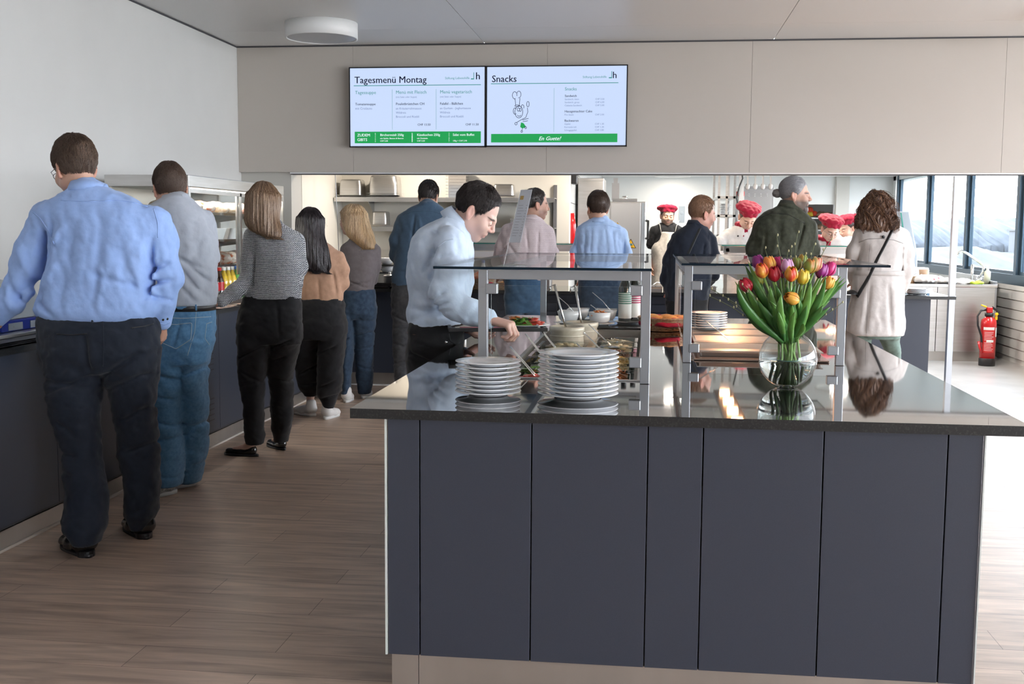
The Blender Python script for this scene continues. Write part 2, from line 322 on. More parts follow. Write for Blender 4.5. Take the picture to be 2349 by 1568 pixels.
# left counter
LXF = -2.80
t = thing('left_counter', 'anthracite panelled base of the long counter along the left wall', 'counter', (-3.2, 6.5, 0))
ys = [2.0, 3.6, 5.05, atx(478, 900, -2.82)[1], atx(504, 900, -2.82)[1], 8.1, 9.2, 10.0]
ys = sorted(ys)
for a, c in zip(ys[:-1], ys[1:]):
    b = MB(); b.box((-2.84, a+.002, .12), (-2.82, c-.002, .878)); b.build('front_panel', 'panel', t)
ya, yb = atx(466, 900, -2.82)[1], atx(491, 900, -2.82)[1]
for zz in ([.19, .225, .26, .295, .33], [.52, .555, .59, .625]):
    b = MB()
    for z in zz: b.box((-2.8205, ya-.02, z), (-2.8185, yb, z+.008))
    b.build('vent_grille', 'seam', t)
b = MB(); b.box((XL, 2.0, .1), (-2.841, 10.0, .876)); b.build('carcass', 'seam', t)
b = MB(); b.box((XL, 2.0, 0), (-2.85, 10.0, .099)); b.box((-2.86, 2.0, .09), (-2.85, 10.0, .119)); b.build('plinth', 'plinth', t)
b = MB(); b.box((-2.85, 2.0, 0), (-2.838, 10.0, .012)); b.build('sealant_strip', mat('pale_sealant', (.55, .5, .45), .5), t)
b = MB(); b.box((XL, 1.9, .88), (LXF, 9.85, .91)); o = b.build('counter_worktop', ['granite', 'graniteedge']); tag(o, 'polished black granite worktop along the left wall', 'worktop')
for p in o.data.polygons:
    if p.normal.x > .5: p.material_index = 1
# far counter
FYF = 9.86
t = thing('far_counter', 'anthracite base of the serving counter below the kitchen hatch', 'counter', (0, 10.2, 0))
xs = [-2.815, -1.95, -1.35]
for a, c in zip(xs[:-1], xs[1:]):
    b = MB(); b.box((a+.002, 10.02, .13), (c-.002, 10.04, .875)); b.build('front_panel', 'panel', t)
for x0, x1 in ((-1.35, -.82), (-.78, -.1), (-.06, .5)):
    b = MB()
    for k in range(10): b.prism([(x0, 10.02, .14+k*.073), (x0, 10.045, .14+k*.073), (x0, 10.03, .205+k*.073), (x0, 10.012, .205+k*.073)], (0, 0, 0), (x1-x0, 0, 0))
    b.build('louvre', 'panel', t)
for a, c in zip([.52, 1.2, 1.9], [1.2, 1.9, 2.40]):
    b = MB(); b.box((a+.002, 10.02, .13), (c-.002, 10.04, .875)); b.build('front_panel', 'panel', t)
b = MB(); b.box((-2.83, 10.045, .13), (2.40, 10.62, .876)); b.build('carcass', 'panel', t)
b = MB(); b.box((-2.83, 10.12, 0), (2.38, 10.6, .129)); b.build('plinth', 'plinth', t)
b = MB(); b.box((-2.83, 10.105, 0), (2.38, 10.12, .012)); b.build('sealant_strip', 'white', t)
b = MB(); b.box((XL, 9.852, .88), (LXF, 10.0, .908)); b.box((-3.24, 10.0, .88), (LXF, 10.72, .908)); b.box((LXF, FYF, .88), (2.53, 10.72, .908)); b.box((2.53, FYF, .88), (2.565, 9.99, .908)); o = b.build('counter_worktop', ['granite', 'graniteedge']); tag(o, 'polished black granite worktop under the kitchen hatch', 'worktop')
for p in o.data.polygons:
    if p.normal.y < -.5: p.material_index = 1
# shutter guide post at the right end
b = MB(); b.box((2.545, 10.0, 0), (2.565, 10.06, 1.92)); b.box((2.565, 10.01, 0), (2.595, 10.05, 1.92)); o = b.build('shutter_guide_post', 'alu'); tag(o, 'slim aluminium post from hatch lintel to floor at the right end of the counter', 'post')
# ================================================================ SOLID MODELLING ON A GRID (smooth unions, then a quad surface)
class Vol:
    def __init__(s, lo, hi, h):
        s.o = np.array(lo, np.float32); s.h = h; s.n = np.ceil((np.array(hi)-s.o)/h).astype(int)+1
        s.F = np.full(s.n, 1., np.float32); s.ax = [s.o[i]+h*np.arange(s.n[i], dtype=np.float32) for i in range(3)]
    def sl(s, lo, hi):
        a = np.clip(np.floor((np.array(lo)-s.o)/s.h).astype(int), 0, s.n-1); c = np.clip(np.ceil((np.array(hi)-s.o)/s.h).astype(int)+1, 1, s.n)
        S = tuple(slice(p, q) for p, q in zip(a, c)); X = s.ax[0][S[0]][:, None, None]; Y = s.ax[1][S[1]][None, :, None]; Z = s.ax[2][S[2]][None, None, :]
        return S, X, Y, Z
    def mix(s, S, d, k, op='u'):
        A = s.F[S]
        if A.size == 0: return
        if op == 'u':
            if k <= 0: s.F[S] = np.minimum(A, d)
            else: hh = np.clip(.5+.5*(A-d)/k, 0, 1); s.F[S] = A*(1-hh)+d*hh-k*hh*(1-hh)
        else:
            d = -d; hh = np.clip(.5-.5*(A-d)/max(k, 1e-5), 0, 1); s.F[S] = A*(1-hh)+d*hh+k*hh*(1-hh)
    def cone(s, a, b, ra, rb=None, k=.02, op='u'):
        a = np.array(a, np.float32); b = np.array(b, np.float32); rb = ra if rb is None else rb; r = max(ra, rb)+k*1.5+2*s.h
        S, X, Y, Z = s.sl(np.minimum(a, b)-r, np.maximum(a, b)+r); ab = b-a; L = float(ab@ab)+1e-9
        t = np.clip(((X-a[0])*ab[0]+(Y-a[1])*ab[1]+(Z-a[2])*ab[2])/L, 0, 1)
        d = np.sqrt((X-a[0]-t*ab[0])**2+(Y-a[1]-t*ab[1])**2+(Z-a[2]-t*ab[2])**2)-(ra+(rb-ra)*t)
        s.mix(S, d, k, op); return s
    def chain(s, pts, k=.02):
        for p, q in zip(pts[:-1], pts[1:]): s.cone(p[:3], q[:3], p[3], q[3], k)
        return s
    def ell(s, c, r, R=None, k=.02, op='u'):
        c = np.array(c, np.float32); r = np.array(r, np.float32); m = float(r.max())+k*1.5+2*s.h
        S, X, Y, Z = s.sl(c-m, c+m); p = [X-c[0], Y-c[1], Z-c[2]]
        if R is not None: p = [R[0, i]*p[0]+R[1, i]*p[1]+R[2, i]*p[2] for i in range(3)]
        q = np.sqrt((p[0]/r[0])**2+(p[1]/r[1])**2+(p[2]/r[2])**2); g = np.sqrt((p[0]/r[0]**2)**2+(p[1]/r[1]**2)**2+(p[2]/r[2]**2)**2)+1e-6
        s.mix(S, q*(q-1)/g, k, op); return s
    def loft(s, secs, k=.02, n=2.3, cap=.02, op='u'):
        """secs: (z, cx, cy, halfx, halfy, rot) -> stacked rounded cross-sections"""
        q = sorted(secs); z = np.array([c[0] for c in q]); P = np.array([list(c[1:])+[0]*(6-len(c)) for c in q])
        m = float(P[:, 2:4].max())+k*1.5+2*s.h
        S, X, Y, Z = s.sl((P[:, 0].min()-m, P[:, 1].min()-m, z[0]-k-2*s.h), (P[:, 0].max()+m, P[:, 1].max()+m, z[-1]+k+2*s.h)); zz = Z[0, 0]
        # smooth interpolation (cubic hermite, monotone-ish)
        idx = np.clip(np.searchsorted(z, zz)-1, 0, len(z)-2); t = np.clip((zz-z[idx])/(z[idx+1]-z[idx]+1e-9), 0, 1)
        D = np.gradient(P, z, axis=0) if len(z) > 2 else np.zeros_like(P); hh = (z[idx+1]-z[idx])[:, None]; t = t[:, None]
        V = (2*t**3-3*t**2+1)*P[idx]+(t**3-2*t**2+t)*hh*D[idx]+(-2*t**3+3*t**2)*P[idx+1]+(t**3-t**2)*hh*D[idx+1]
        cx, cy, a, b, ro = [V[:, i][None, None, :].astype(np.float32) for i in range(5)]; a = np.maximum(a, .004); b = np.maximum(b, .004)
        co, si = np.cos(ro), np.sin(ro); u = ((X-cx)*co+(Y-cy)*si)/a; v = (-(X-cx)*si+(Y-cy)*co)/b
        rr = (np.abs(u)**n+np.abs(v)**n)**(1/n); d = (rr-1)*(np.minimum(a, b)*.6+np.sqrt(a*b)*.4)
        w = np.maximum(z[0]-zz, zz-z[-1])[None, None, :]
        d = np.where(w > -cap, np.maximum(d, w+np.maximum(0, d+cap)*0)+0*d, d); d = np.maximum(d, w)
        s.mix(S, d.astype(np.float32), k, op); return s
    def noise(s, amp, freq, seed, stretch=(1, 1, 1), ridge=False, zr=None):
        rg = np.random.default_rng(seed); X, Y, Z = s.ax[0][:, None, None], s.ax[1][None, :, None], s.ax[2][None, None, :]; out = 0
        wx = .35*np.sin(Z*freq*.7+seed)+.3*np.sin(X*freq*.9+seed*2); 
        for i in range(4):
            k = rg.normal(size=3)*np.array(stretch); k = k/np.linalg.norm(k)*freq*(.7+.5*i*.5); ph = rg.uniform(0, 6.28)
            q = np.sin(k[0]*X+k[1]*Y+k[2]*Z+ph+wx*2.2); out = out+(1-2*np.abs(q) if ridge else q)/(1+.35*i)
        out = out*amp/2
        if zr is not None: out = out*np.clip((Z-zr[0])/(zr[1]-zr[0]), 0, 1)
        s.F += out.astype(np.float32); return s
    def crease(s, a, b, w, amp):
        """fold line drawn in the x-z plane from a to b; amp>0 hollows, <0 raises"""
        X, Z = s.ax[0][:, None], s.ax[2][None, :]; ax, az = a; bx, bz = b; L = (bx-ax)**2+(bz-az)**2+1e-9
        t = ((X-ax)*(bx-ax)+(Z-az)*(bz-az))/L; tc = np.clip(t, 0, 1); d2 = (X-ax-tc*(bx-ax))**2+(Z-az-tc*(bz-az))**2
        s.F += (amp*np.exp(-d2/w**2)*np.clip(1.15-np.abs(2*tc-1)**3, 0, 1))[:, None, :].astype(np.float32); return s
    def cut(s, f, k=.004):
        """keep only where f(X,Y,Z) < 0"""
        X, Y, Z = s.ax[0][:, None, None], s.ax[1][None, :, None], s.ax[2][None, None, :]; s.F = np.maximum(s.F, f(X, Y, Z)+0*s.F).astype(np.float32); return s
    def at(s, P):
        q = (np.asarray(P)-s.o)/s.h; i = np.clip(np.floor(q).astype(int), 0, s.n-2); t = np.clip(q-i, 0, 1); r = 0
        for a in (0, 1):
            for b in (0, 1):
                for c in (0, 1):
                    w = (t[:, 0] if a else 1-t[:, 0])*(t[:, 1] if b else 1-t[:, 1])*(t[:, 2] if c else 1-t[:, 2]); r = r+w*s.F[i[:, 0]+a, i[:, 1]+b, i[:, 2]+c]
        return r
    def grad(s, P):
        e = s.h; g = np.stack([s.at(P+np.eye(3)[i]*e)-s.at(P-np.eye(3)[i]*e) for i in range(3)], 1); return g/(np.linalg.norm(g, axis=1)[:, None]+1e-9)
    def surf(s):
        F = s.F; F[[0, -1]] = 1; F[:, [0, -1]] = 1; F[:, :, [0, -1]] = 1
        I = F < 0; C = np.zeros(np.array(F.shape)-1, np.int8)
        for a in (0, 1):
            for b in (0, 1):
                for c in (0, 1): C += I[a:F.shape[0]-1+a, b:F.shape[1]-1+b, c:F.shape[2]-1+c]
        ix = np.argwhere((C > 0) & (C < 8)); n = len(ix); acc = np.zeros((n, 3)); cnt = np.zeros(n)
        co = [(a, b, c) for a in (0, 1) for b in (0, 1) for c in (0, 1)]
        V = {q: F[ix[:, 0]+q[0], ix[:, 1]+q[1], ix[:, 2]+q[2]] for q in co}
        for q in co:
            for d in range(3):
                if q[d]: continue
                r = list(q); r[d] = 1; r = tuple(r); A, B = V[q], V[r]; m = (A < 0) != (B < 0); t = np.where(m, A/(A-B+1e-12), 0)
                p = np.tile(np.array(q, float), (n, 1)); p[:, d] = t; acc[m] += p[m]; cnt[m] += 1
        vs = s.o+s.h*(ix+acc/np.maximum(cnt, 1)[:, None])
        idm = np.full(C.shape, -1, np.int64); idm[ix[:, 0], ix[:, 1], ix[:, 2]] = np.arange(n); fs = []
        for d in range(3):
            A = I.take(range(0, I.shape[d]-1), d); B = I.take(range(1, I.shape[d]), d); e = np.argwhere(A != B); o1, o2 = [(1, 2), (2, 0), (0, 1)][d]
            e = e[(e[:, o1] > 0) & (e[:, o2] > 0)]; w = A[e[:, 0], e[:, 1], e[:, 2]]
            def g(a, b):
                q = e.copy(); q[:, o1] -= a; q[:, o2] -= b; return idm[q[:, 0], q[:, 1], q[:, 2]]
            Q = np.stack([g(0, 0), g(1, 0), g(1, 1), g(0, 1)], 1); Q[~w] = Q[~w][:, ::-1]; fs.append(Q)
        fs = np.concatenate(fs); fs = fs[(fs >= 0).all(1)]; return vs, fs
def np_mesh(name, v, f, mats, parent=None, org=None, col=None, mi=None, smooth=True):
    if parent is not None: org = WL[parent.name]
    org = np.zeros(3) if org is None else np.array(org, float); k = f.shape[1]
    me = bpy.data.meshes.new(name); me.vertices.add(len(v)); me.vertices.foreach_set('co', (v-org).astype(np.float32).ravel())
    me.loops.add(f.size); me.loops.foreach_set('vertex_index', f.astype(np.int32).ravel()); me.polygons.add(len(f))
    me.polygons.foreach_set('loop_start', np.arange(0, f.size, k, dtype=np.int32)); me.polygons.foreach_set('loop_total', np.full(len(f), k, np.int32))
    me.polygons.foreach_set('use_smooth', np.full(len(f), smooth)); 
    if mi is not None: me.polygons.foreach_set('material_index', np.asarray(mi, np.int32))
    for m in (mats if isinstance(mats, (list, tuple)) else [mats]): me.materials.append(M[m] if isinstance(m, str) else m)
    if col is not None:
        a = me.color_attributes.new('tone', 'FLOAT_COLOR', 'POINT'); a.data.foreach_set('color', np.concatenate([col, np.ones((len(col), 1))], 1).astype(np.float32).ravel())
    me.update(calc_edges=True); me.validate()
    o = bpy.data.objects.new(name, me); COL.objects.link(o); WL[o.name] = org
    if parent is not None: o.parent = parent
    else: o.location = org
    return o
def merge_q(parts):
    vs, fs, n = [], [], 0
    for v, f in parts: vs.append(v); fs.append(f+n); n += len(v)
    return np.concatenate(vs), np.concatenate(fs)
def strands(vol, P, flow, n_step, step, r, jit=.25, out=.0015, taper=True, rg=rng, lift=0.):
    """grow thin locks over the surface of vol from the points P; returns verts, quads"""
    n = len(P); P = P.copy(); path = [P.copy()]; D = None
    for i in range(n_step):
        g = vol.grad(P); d = flow(P)+rg.normal(size=(n, 3))*0; d = d-g*(d*g).sum(1)[:, None]; d /= np.linalg.norm(d, axis=1)[:, None]+1e-9
        if D is None: D = rg.normal(size=(n, 3))*jit
        d = d+D*.5; d /= np.linalg.norm(d, axis=1)[:, None]+1e-9; P = P+d*step
        g = vol.grad(P); P = P-g*np.clip(vol.at(P)-out-lift*i, -.006, .006)[:, None]*.9; P = np.clip(P, vol.o+vol.h*2.5, vol.o+vol.h*(vol.n-3.5)); path.append(P.copy())
    path = np.stack(path, 1); ok = np.linalg.norm(np.diff(path, axis=1), axis=2).max(1) < step*1.9+.002; path = path[ok]; n = len(path); T = np.gradient(path, axis=1); T /= np.linalg.norm(T, axis=2)[:, :, None]+1e-9
    U = np.cross(T, np.array([.31, .74, .59])); U /= np.linalg.norm(U, axis=2)[:, :, None]+1e-9; Wv = np.cross(T, U); m = n_step+1
    tp = np.linspace(1, .25, m) if taper else np.ones(m); R = r*(.7+.6*rg.random(n))[:, None]*tp[None, :]
    ring = [path+R[:, :, None]*(math.cos(a)*U+math.sin(a)*Wv) for a in (0, 2.094, 4.189)]; V = np.stack(ring, 2)  # n,m,3,3
    base = np.arange(n)[:, None, None]*m*3+np.arange(m-1)[None, :, None]*3; j = np.arange(3)[None, None, :]
    Q = np.stack([base+j, base+(j+1) % 3, base+3+(j+1) % 3, base+3+j], -1).reshape(-1, 4)
    return V.reshape(-1, 3), Q, np.repeat(np.where(ok)[0], m*3)
# ================================================================ PEOPLE KIT
SKIN = (.56, .33, .24)
M['skin'] = mat('skin', (.6, .36, .27), .5, attr='tone', sss=.12, bump=(90, .06, .002))
M['hair'] = mat('hair', (.1, .06, .04), .42, attr='tone', spec=.55)
M['eyewhite'] = mat('eye', (.7, .68, .66), .15); M['iris'] = mat('iris', (.05, .035, .03), .1)
def cloth(name, col, col2=None, rough=.8, bump=(60, .25, .004), sheen=.15, nz=(35, .4, .6), stretch=(1, 1, 1)):
    c2 = col2 or tuple(c*.86 for c in col); m = mat('cloth_'+name, col, rough, noise=(nz[0], c2, nz[1], nz[2]), bump=bump, sheen=sheen, spec=.25, stretch=stretch); M['c_'+name] = m; return m
def weave(name, c1, c2, c3, w, r, rough=.85, mortar=.25, swap=True, bump=.6):
    """small woven pattern drawn over x-z"""
    m = mat('cloth_'+name, c1, rough, sheen=.2, spec=.2); nt = m.node_tree; b = nt.nodes['Principled BSDF']; L = nt.links.new
    t = NN(nt, 'TexCoord'); s = NN(nt, 'SeparateXYZ'); c = NN(nt, 'CombineXYZ'); L(t.outputs['Object'], s.inputs[0]); L(s.outputs[0], c.inputs[0]); L(s.outputs[2], c.inputs[1])
    n = NN(nt, 'TexNoise'); n.inputs['Scale'].default_value = 14; mxv = NN(nt, 'Mix', data_type='VECTOR'); L(t.outputs['Object'], n.inputs[0]); mxv.inputs[0].default_value = .012; L(c.outputs[0], mxv.inputs[4]); L(n.outputs[1], mxv.inputs[5])
    br = NN(nt, 'TexBrick'); br.inputs['Scale'].default_value = 1; br.inputs['Brick Width'].default_value = w; br.inputs['Row Height'].default_value = r; br.inputs['Mortar Size'].default_value = r*mortar; br.inputs['Mortar Smooth'].default_value = .3
    for k, cc in (('Color1', c1), ('Color2', c2), ('Mortar', c3)): br.inputs[k].default_value = tuple(cc)+(1,)
    L(mxv.outputs[1], br.inputs[0]); L(br.outputs[0], b.inputs['Base Color'])
    bp = NN(nt, 'Bump'); bp.inputs['Strength'].default_value = bump; bp.inputs['Distance'].default_value = .002; L(br.outputs[1], bp.inputs['Height']); bp.invert = True; L(bp.outputs[0], b.inputs['Normal']); M['c_'+name] = m; return m
def rotm(yawd, pitchd=0, rolld=0):
    y, p, r = [math.radians(a) for a in (yawd, pitchd, rolld)]
    f = np.array([math.sin(y)*math.cos(p), math.cos(y)*math.cos(p), math.sin(p)]); x = np.array([math.cos(y), -math.sin(y), 0.]); z = np.cross(x, f)
    x2 = x*math.cos(r)+z*math.sin(r); z2 = -x*math.sin(r)+z*math.cos(r); return np.stack([x2, f, z2], 1)   # columns right, forward, up
def head_mesh(sc=1., h=.0036, fem=False, beard=None, brow=(.12, .07, .05), skin=SKIN, lips=(.50, .22, .19), hairline=None):
    v = Vol((-.105, -.125, -.20), (.105, .145, .14), h)
    v.ell((0, -.012, .035), (.076, .098, .086), k=0); v.ell((0, .030, -.035), (.060, .066, .084), k=.03)
    jw = .040 if fem else .046
    for s in (-1, 1):
        v.ell((s*jw, .006, -.062), (.022, .032, .026), k=.03); v.ell((s*.040, .066, -.030), (.022, .020, .022), k=.028)
        v.cone((0, .088, .014), (s*.036, .078, .017), .011, .010, .014)
    v.ell((0, .066, -.098), (.020, .018, .016), k=.026)
    for s in (-1, 1): v.ell((s*.031, .101, -.004), (.017, .017, .012), k=.014, op='s')
    v.cone((0, .092, .008), (0, .110, -.026), .0075, .0115, .010)
    for s in (-1, 1): v.ell((s*.0115, .103, -.033), (.008, .010, .007), k=.006)
    v.ell((0, .088, -.058), (.022, .012, .012), k=.014)
    v.cone((-.017, .0895, -.060), (.017, .0895, -.060), .0055, .0055, .006); v.cone((-.013, .0905, -.0705), (.013, .0905, -.0705), .0065, .0065, .005)
    v.cone((-.020, .0965, -.0655), (.020, .0965, -.0655), .0022, .0022, .003, op='s')
    for s in (-1, 1):
        v.ell((s*.031, .083, -.004), (.0145, .0125, .0125), k=.003)                    # lids over the eyeball
        a = math.radians(20); R = np.array([[math.cos(s*a), -math.sin(s*a), 0], [math.sin(s*a), math.cos(s*a), 0], [0, 0, 1]]); Rx = rotm(0, 12)
        v.ell((s*.079, -.008, -.006), (.0085, .019, .032), R=R@Rx, k=.006); v.ell((s*.088, -.003, -.003), (.007, .010, .019), R=R@Rx, k=.005, op='s'); v.ell((s*.076, -.004, -.034), (.007, .009, .010), k=.008)
    v.cone((0, -.028, -.05), (0, -.034, -.19), .050 if not fem else .044, .054 if not fem else .047, .03)
    P, Q = v.surf(); n = len(P); x, y, z = P.T; c = np.tile(np.array(skin, float), (n, 1)); rg = np.random.default_rng(2)
    def tint(m, col, a):
        w = (np.clip(m, 0, 1)*a)[:, None]; c[:] = c*(1-w)+np.array(col)*w
    tint(1-np.hypot((x)/.03, (z+.03)/.03)+(y > .09)*.2-.3, (skin[0]*1.02, skin[1]*.78, skin[2]*.75), .6)
    tint((np.abs(x) > .072)*1., (skin[0]*1.02, skin[1]*.75, skin[2]*.72), .5)
    tint((1.25-np.hypot(x/.021, (z+.0655)/.0105))*3*(y > .082), lips, .75)
    for s in (-1, 1): tint((1.0-np.hypot((x-s*.033)/.022, (z-.0175-.03*(.036-np.abs(x-s*.0)) )/.0055))*4*(y > .05), brow, .9)
    if beard: 
        m = (z > -.13)*1.; m = m*np.clip((np.hypot(x/.019, (z+.0655)/.008)-1)*3, 0, 1)*np.clip(1.5-np.abs(z+.06)/.09, 0, 1); m *= np.clip((-.028-z)/.022, 0, 1)+(np.hypot(x/.026, (z+.052)/.009) < 1)*(y > .05)*.8; m *= np.clip((y+.01)/.03, 0, 1); tint(m, beard[0], beard[1])
    return v, P*sc, Q, c
def cap_field(v, t, side, zl):
    """hair volume: enlarged cranium above a hairline profile zl(|x|, y)"""
    v.ell((0, -.014, .036), (.076+side, .098+side*1.1, .086+t), k=0); return v
def hand_mesh(Wr, d, pn, side=1, curl=(.5, .6, .7, .8), thumb=.4, sc=1., spread=.06, h=.0034, pinch=0.):
    Wr = np.array(Wr, float); d = np.array(d, float); d /= np.linalg.norm(d); pn = np.array(pn, float); pn -= d*(pn@d); pn /= np.linalg.norm(pn); t = np.cross(d, pn)*side
    v = Vol(Wr-.20*sc, Wr+.20*sc, h); kn = []
    for i, (o, L) in enumerate(((.030, .088), (.010, .092), (-.010, .088), (-.028, .080))):
        a = Wr+t*o*.55*sc; b = Wr+d*L*sc+t*o*sc-pn*(.004 if i in (1, 2) else 0)*sc; v.cone(a, b, .0150*sc, .0115*sc, .012*sc); kn.append(b)
    v.cone(Wr-d*.05*sc, Wr+d*.01*sc, .0265*sc, .022*sc, .015*sc)
    for i, (b, L) in enumerate(zip(kn, (.95, 1.05, .98, .78))):
        o = (1.5-i); ang = 0; p = b; dd = d+t*o*spread; dd /= np.linalg.norm(dd)
        for j, (l, r0, r1) in enumerate(((.044, .0102, .0088), (.026, .0088, .008), (.021, .008, .0066))):
            ang += curl[i]*(.95, 1.1, .7)[j]; q = p+(dd*math.cos(ang)+pn*math.sin(ang))*l*L*sc; v.cone(p, q, r0*sc, r1*sc, .004*sc); p = q
    p = Wr+d*.018*sc+t*.020*sc; th = (t*.75+d*.65+pn*.25); th /= np.linalg.norm(th)
    for l, r0, r1, cc in ((.042, .0155, .0125, 0), (.032, .0115, .0100, .5), (.026, .0098, .0078, .9)):
        dd = th*math.cos(cc*thumb)+(pn*.8+d*.4-t*.3)*math.sin(cc*thumb); dd /= np.linalg.norm(dd); q = p+dd*l*sc; v.cone(p, q, r0*sc, r1*sc, .006*sc); p = q
    return v.surf()
def shoe(parent, heel, yawd, mu, ms, L=.285, wd=.048, kind='low', roll=0):
    """heel: world x,y ; yaw 0 = pointing away from the camera"""
    v = Vol((-.07, -.03, -.01), (.07, .32, .14), .006); s = L/.285
    if kind == 'flat': v.cone((0, .035, .038), (0, .12, .012), .030, .028, .02); v.cone((0, .12, .018), (0, .235, .016), .030, .026, .02); v.ell((0, .10, .075), (.030, .075, .035), k=.01, op='s')
    else:
        v.cone((0, .045, .050), (0, .13, .036), .038, .036, .03); v.cone((0, .13, .034), (0, .225, .024), .037, .035, .03); v.cone((0, .035, .06), (0, .045, .095 if kind == 'low' else .10), .035, .036, .02)
    v.cut(lambda X, Y, Z: .014-Z); P, Q = v.surf(); R = rotm(yawd); org = np.array([heel[0], heel[1], 0]); P = P*np.array([wd/.040, s, 1])
    o = np_mesh('shoe', P@R.T+org, Q, mu, parent)
    n = 20; out = []
    for i in range(n):
        a = 2*math.pi*i/n; y = .13+.142*math.sin(a); x = (.034+.010*np.clip((y-.08)/.1, 0, 1))*math.cos(a)*(1.0 if abs(math.cos(a)) > .3 else 1.0); out.append(np.array([x*wd/.042, y*s, 0]))
    b = MB(); b.prism([R@p+org for p in out], (0, 0, 0.0), (0, 0, .022 if kind == 'sneaker' else .014)); b.sm = [len(f) == 4 for f in b.f]
    if kind == 'low': 
        hp = [R@np.array([x, y*s, 0])+org for x, y in [(.037*math.cos(a_), .030+.034*math.sin(a_)) for a_ in np.linspace(math.pi, 2*math.pi, 11)]+[(.036, .068), (-.036, .068)]]; b.prism(hp, (0, 0, 0), (0, 0, .026))
    so = b.build('sole', ms, o) if False else b.build('sole', ms, parent)
    so.parent = o; return o
def band(name, parent, m, secs, z0, z1, off, tilt=0., n=48, x0=None, ex=2.3, gap=None, th=.003):
    """closed strip hugging stacked sections between z0 and z1"""
    q = sorted(secs); z = np.array([c[0] for c in q]); P = np.array([list(c[1:5]) for c in q]); vs = []
    rows = ((z0, 0), (z0, off), (z1, off), (z1, 0))
    for zz, of in rows:
        c = [np.interp(zz, z, P[:, i]) for i in range(4)]
        for j in range(n):
            a = 2*math.pi*j/n; ca, sa = math.cos(a), math.sin(a); rr = (abs(ca)**ex+abs(sa)**ex)**(-1/ex); x = c[0]+(c[2]+of)*rr*ca; y = c[1]+(c[3]+of)*rr*sa
            vs.append((x, y, zz+tilt*(x-(c[0] if x0 is None else x0))))
    f = [(i*n+j, i*n+(j+1) % n, (i+1)*n+(j+1) % n, (i+1)*n+j) for i in range(3) for j in range(n)]
    b = MB(); b.add(vs, f, True); return b.build(name, m, parent)
def ncol(t, m, HC, R, hs, ts, yawd, p, **k):
    tp = max(ts); NB = HC+R@np.array([0, -.034, -.135])*hs; NC = NB*.35+np.array([tp[1], tp[2], tp[0]])*.65; return collar(t, m, NC-np.array([0, 0, .022]), rotm(yawd, p), k.pop('rx', .060), k.pop('ry', .064), **k)
def collar(parent, m, c, R, rx, ry, hgt=.04, leaf=.045, flare=.018, gap=0, name='collar', n=36):
    """stand-and-fall collar around the neck; gap=half angle left open at the front (radians)"""
    vs = []; prof = ((-.004, 0), (0, hgt), (.005, hgt+.003), (.010+flare*.4, hgt*.55), (.010+flare, hgt-leaf), (.006+flare, hgt-leaf-.002))
    k = len(prof); ang = [math.pi/2+gap+(2*math.pi-2*gap)*j/(n-1) for j in range(n)]
    for r, z in prof:
        for a in ang:
            fr = max(0, math.sin(a)); vs.append(c+R@np.array([(rx+r)*math.cos(a), (ry+r)*math.sin(a), z-.012*fr*(z < hgt*.8)*1.5-.02*fr]))
    f = [(i*n+j, i*n+j+1, (i+1)*n+j+1, (i+1)*n+j) for i in range(k-1) for j in range(n-1)]
    b = MB(); b.add(vs, f, True); return b.build(name, m, parent)
def px(rows, Y, slope=0.):
    """silhouette rows (y, xl, xr, halfdepth[, dy]) at plane Y -> sections"""
    out = []
    for r in rows:
        y, xl, xr, bb = r[:4]; dy = r[4] if len(r) > 4 else 0; A, B = aty(xl, y, Y+dy), aty(xr, y, Y+dy); out.append(((A[2]+B[2])/2, (A[0]+B[0])/2, Y+dy, (B[0]-A[0])/2, bb))
    return out
def pc(pts, Y): return [tuple(aty(x, y, Y+dy))+(r,) for x, y, dy, r in pts]
def bounds(secs, pad=.06):
    a = np.array([[s[1]-s[3], s[2]-s[4], s[0]] for s in secs]); c = np.array([[s[1]+s[3], s[2]+s[4], s[0]] for s in secs]); return a.min(0)-pad, c.max(0)+pad
def hair_short(v0, sc, col, t=.016, side=.008, n=1500, L=5, step=.0055, seed=1, zl=None, r=.0016, lift=.0006, flow=None, tone=.35, swirl=0):
    v = Vol((-.11, -.13, -.10), (.11, .13, .16), .004); v.ell((0, -.014, .036), (.076+side, .099+side, .086+t), k=0); rg = np.random.default_rng(seed)
    if zl is None: zl = lambda ax, y: np.interp(y, [-.12, -.085, -.05, -.022, -.012, .010, .022, .05, .075, .11], [-.070, -.075, -.055, -.030, .012, .010, -.005, .045, .060, .070])
    ya = v.ax[1]; base = zl(0, ya)[None, :, None].astype(np.float32); v.F = np.maximum(v.F, (base-v.ax[2][None, None, :])*.7).astype(np.float32)
    v.F += (np.clip((.035-v.ax[2])/.09, 0, 1)*(side+.003))[None, None, :].astype(np.float32)+(np.clip((v.ax[1]-.0)/.08, 0, 1)*side*.5)[None, :, None].astype(np.float32); v.noise(.0026, 70, seed, ridge=True); P, Q = v.surf(); ok = np.where(P[:, 2] > zl(0, P[:, 1])+np.where(P[:, 1] > .02, np.clip((P[:, 1]-.02)/.04, 0, 1)*.022+.022, .012))[0]; i = rg.choice(ok, n); S = P[i]+rg.normal(size=(n, 3))*.002; L = max(L-1, 4); step = step*.8
    if flow is None: flow = lambda p: (p-np.array([.01, -.035, .135]))*np.array([1, 1, 1.1])+np.array([.004, 0, -.03])
    SV, SQ, sid = strands(v, S, flow, L, step, r, rg=rg, lift=lift, jit=.45); tn = 1+tone*(rg.random(n)-.45)
    c0 = np.tile(np.array(col)*.8, (len(P), 1)); c1 = np.array(col)[None, :]*tn[sid][:, None]; V, Fq = merge_q([(P, Q), (SV, SQ)]); return V*sc, Fq, np.concatenate([c0, c1])
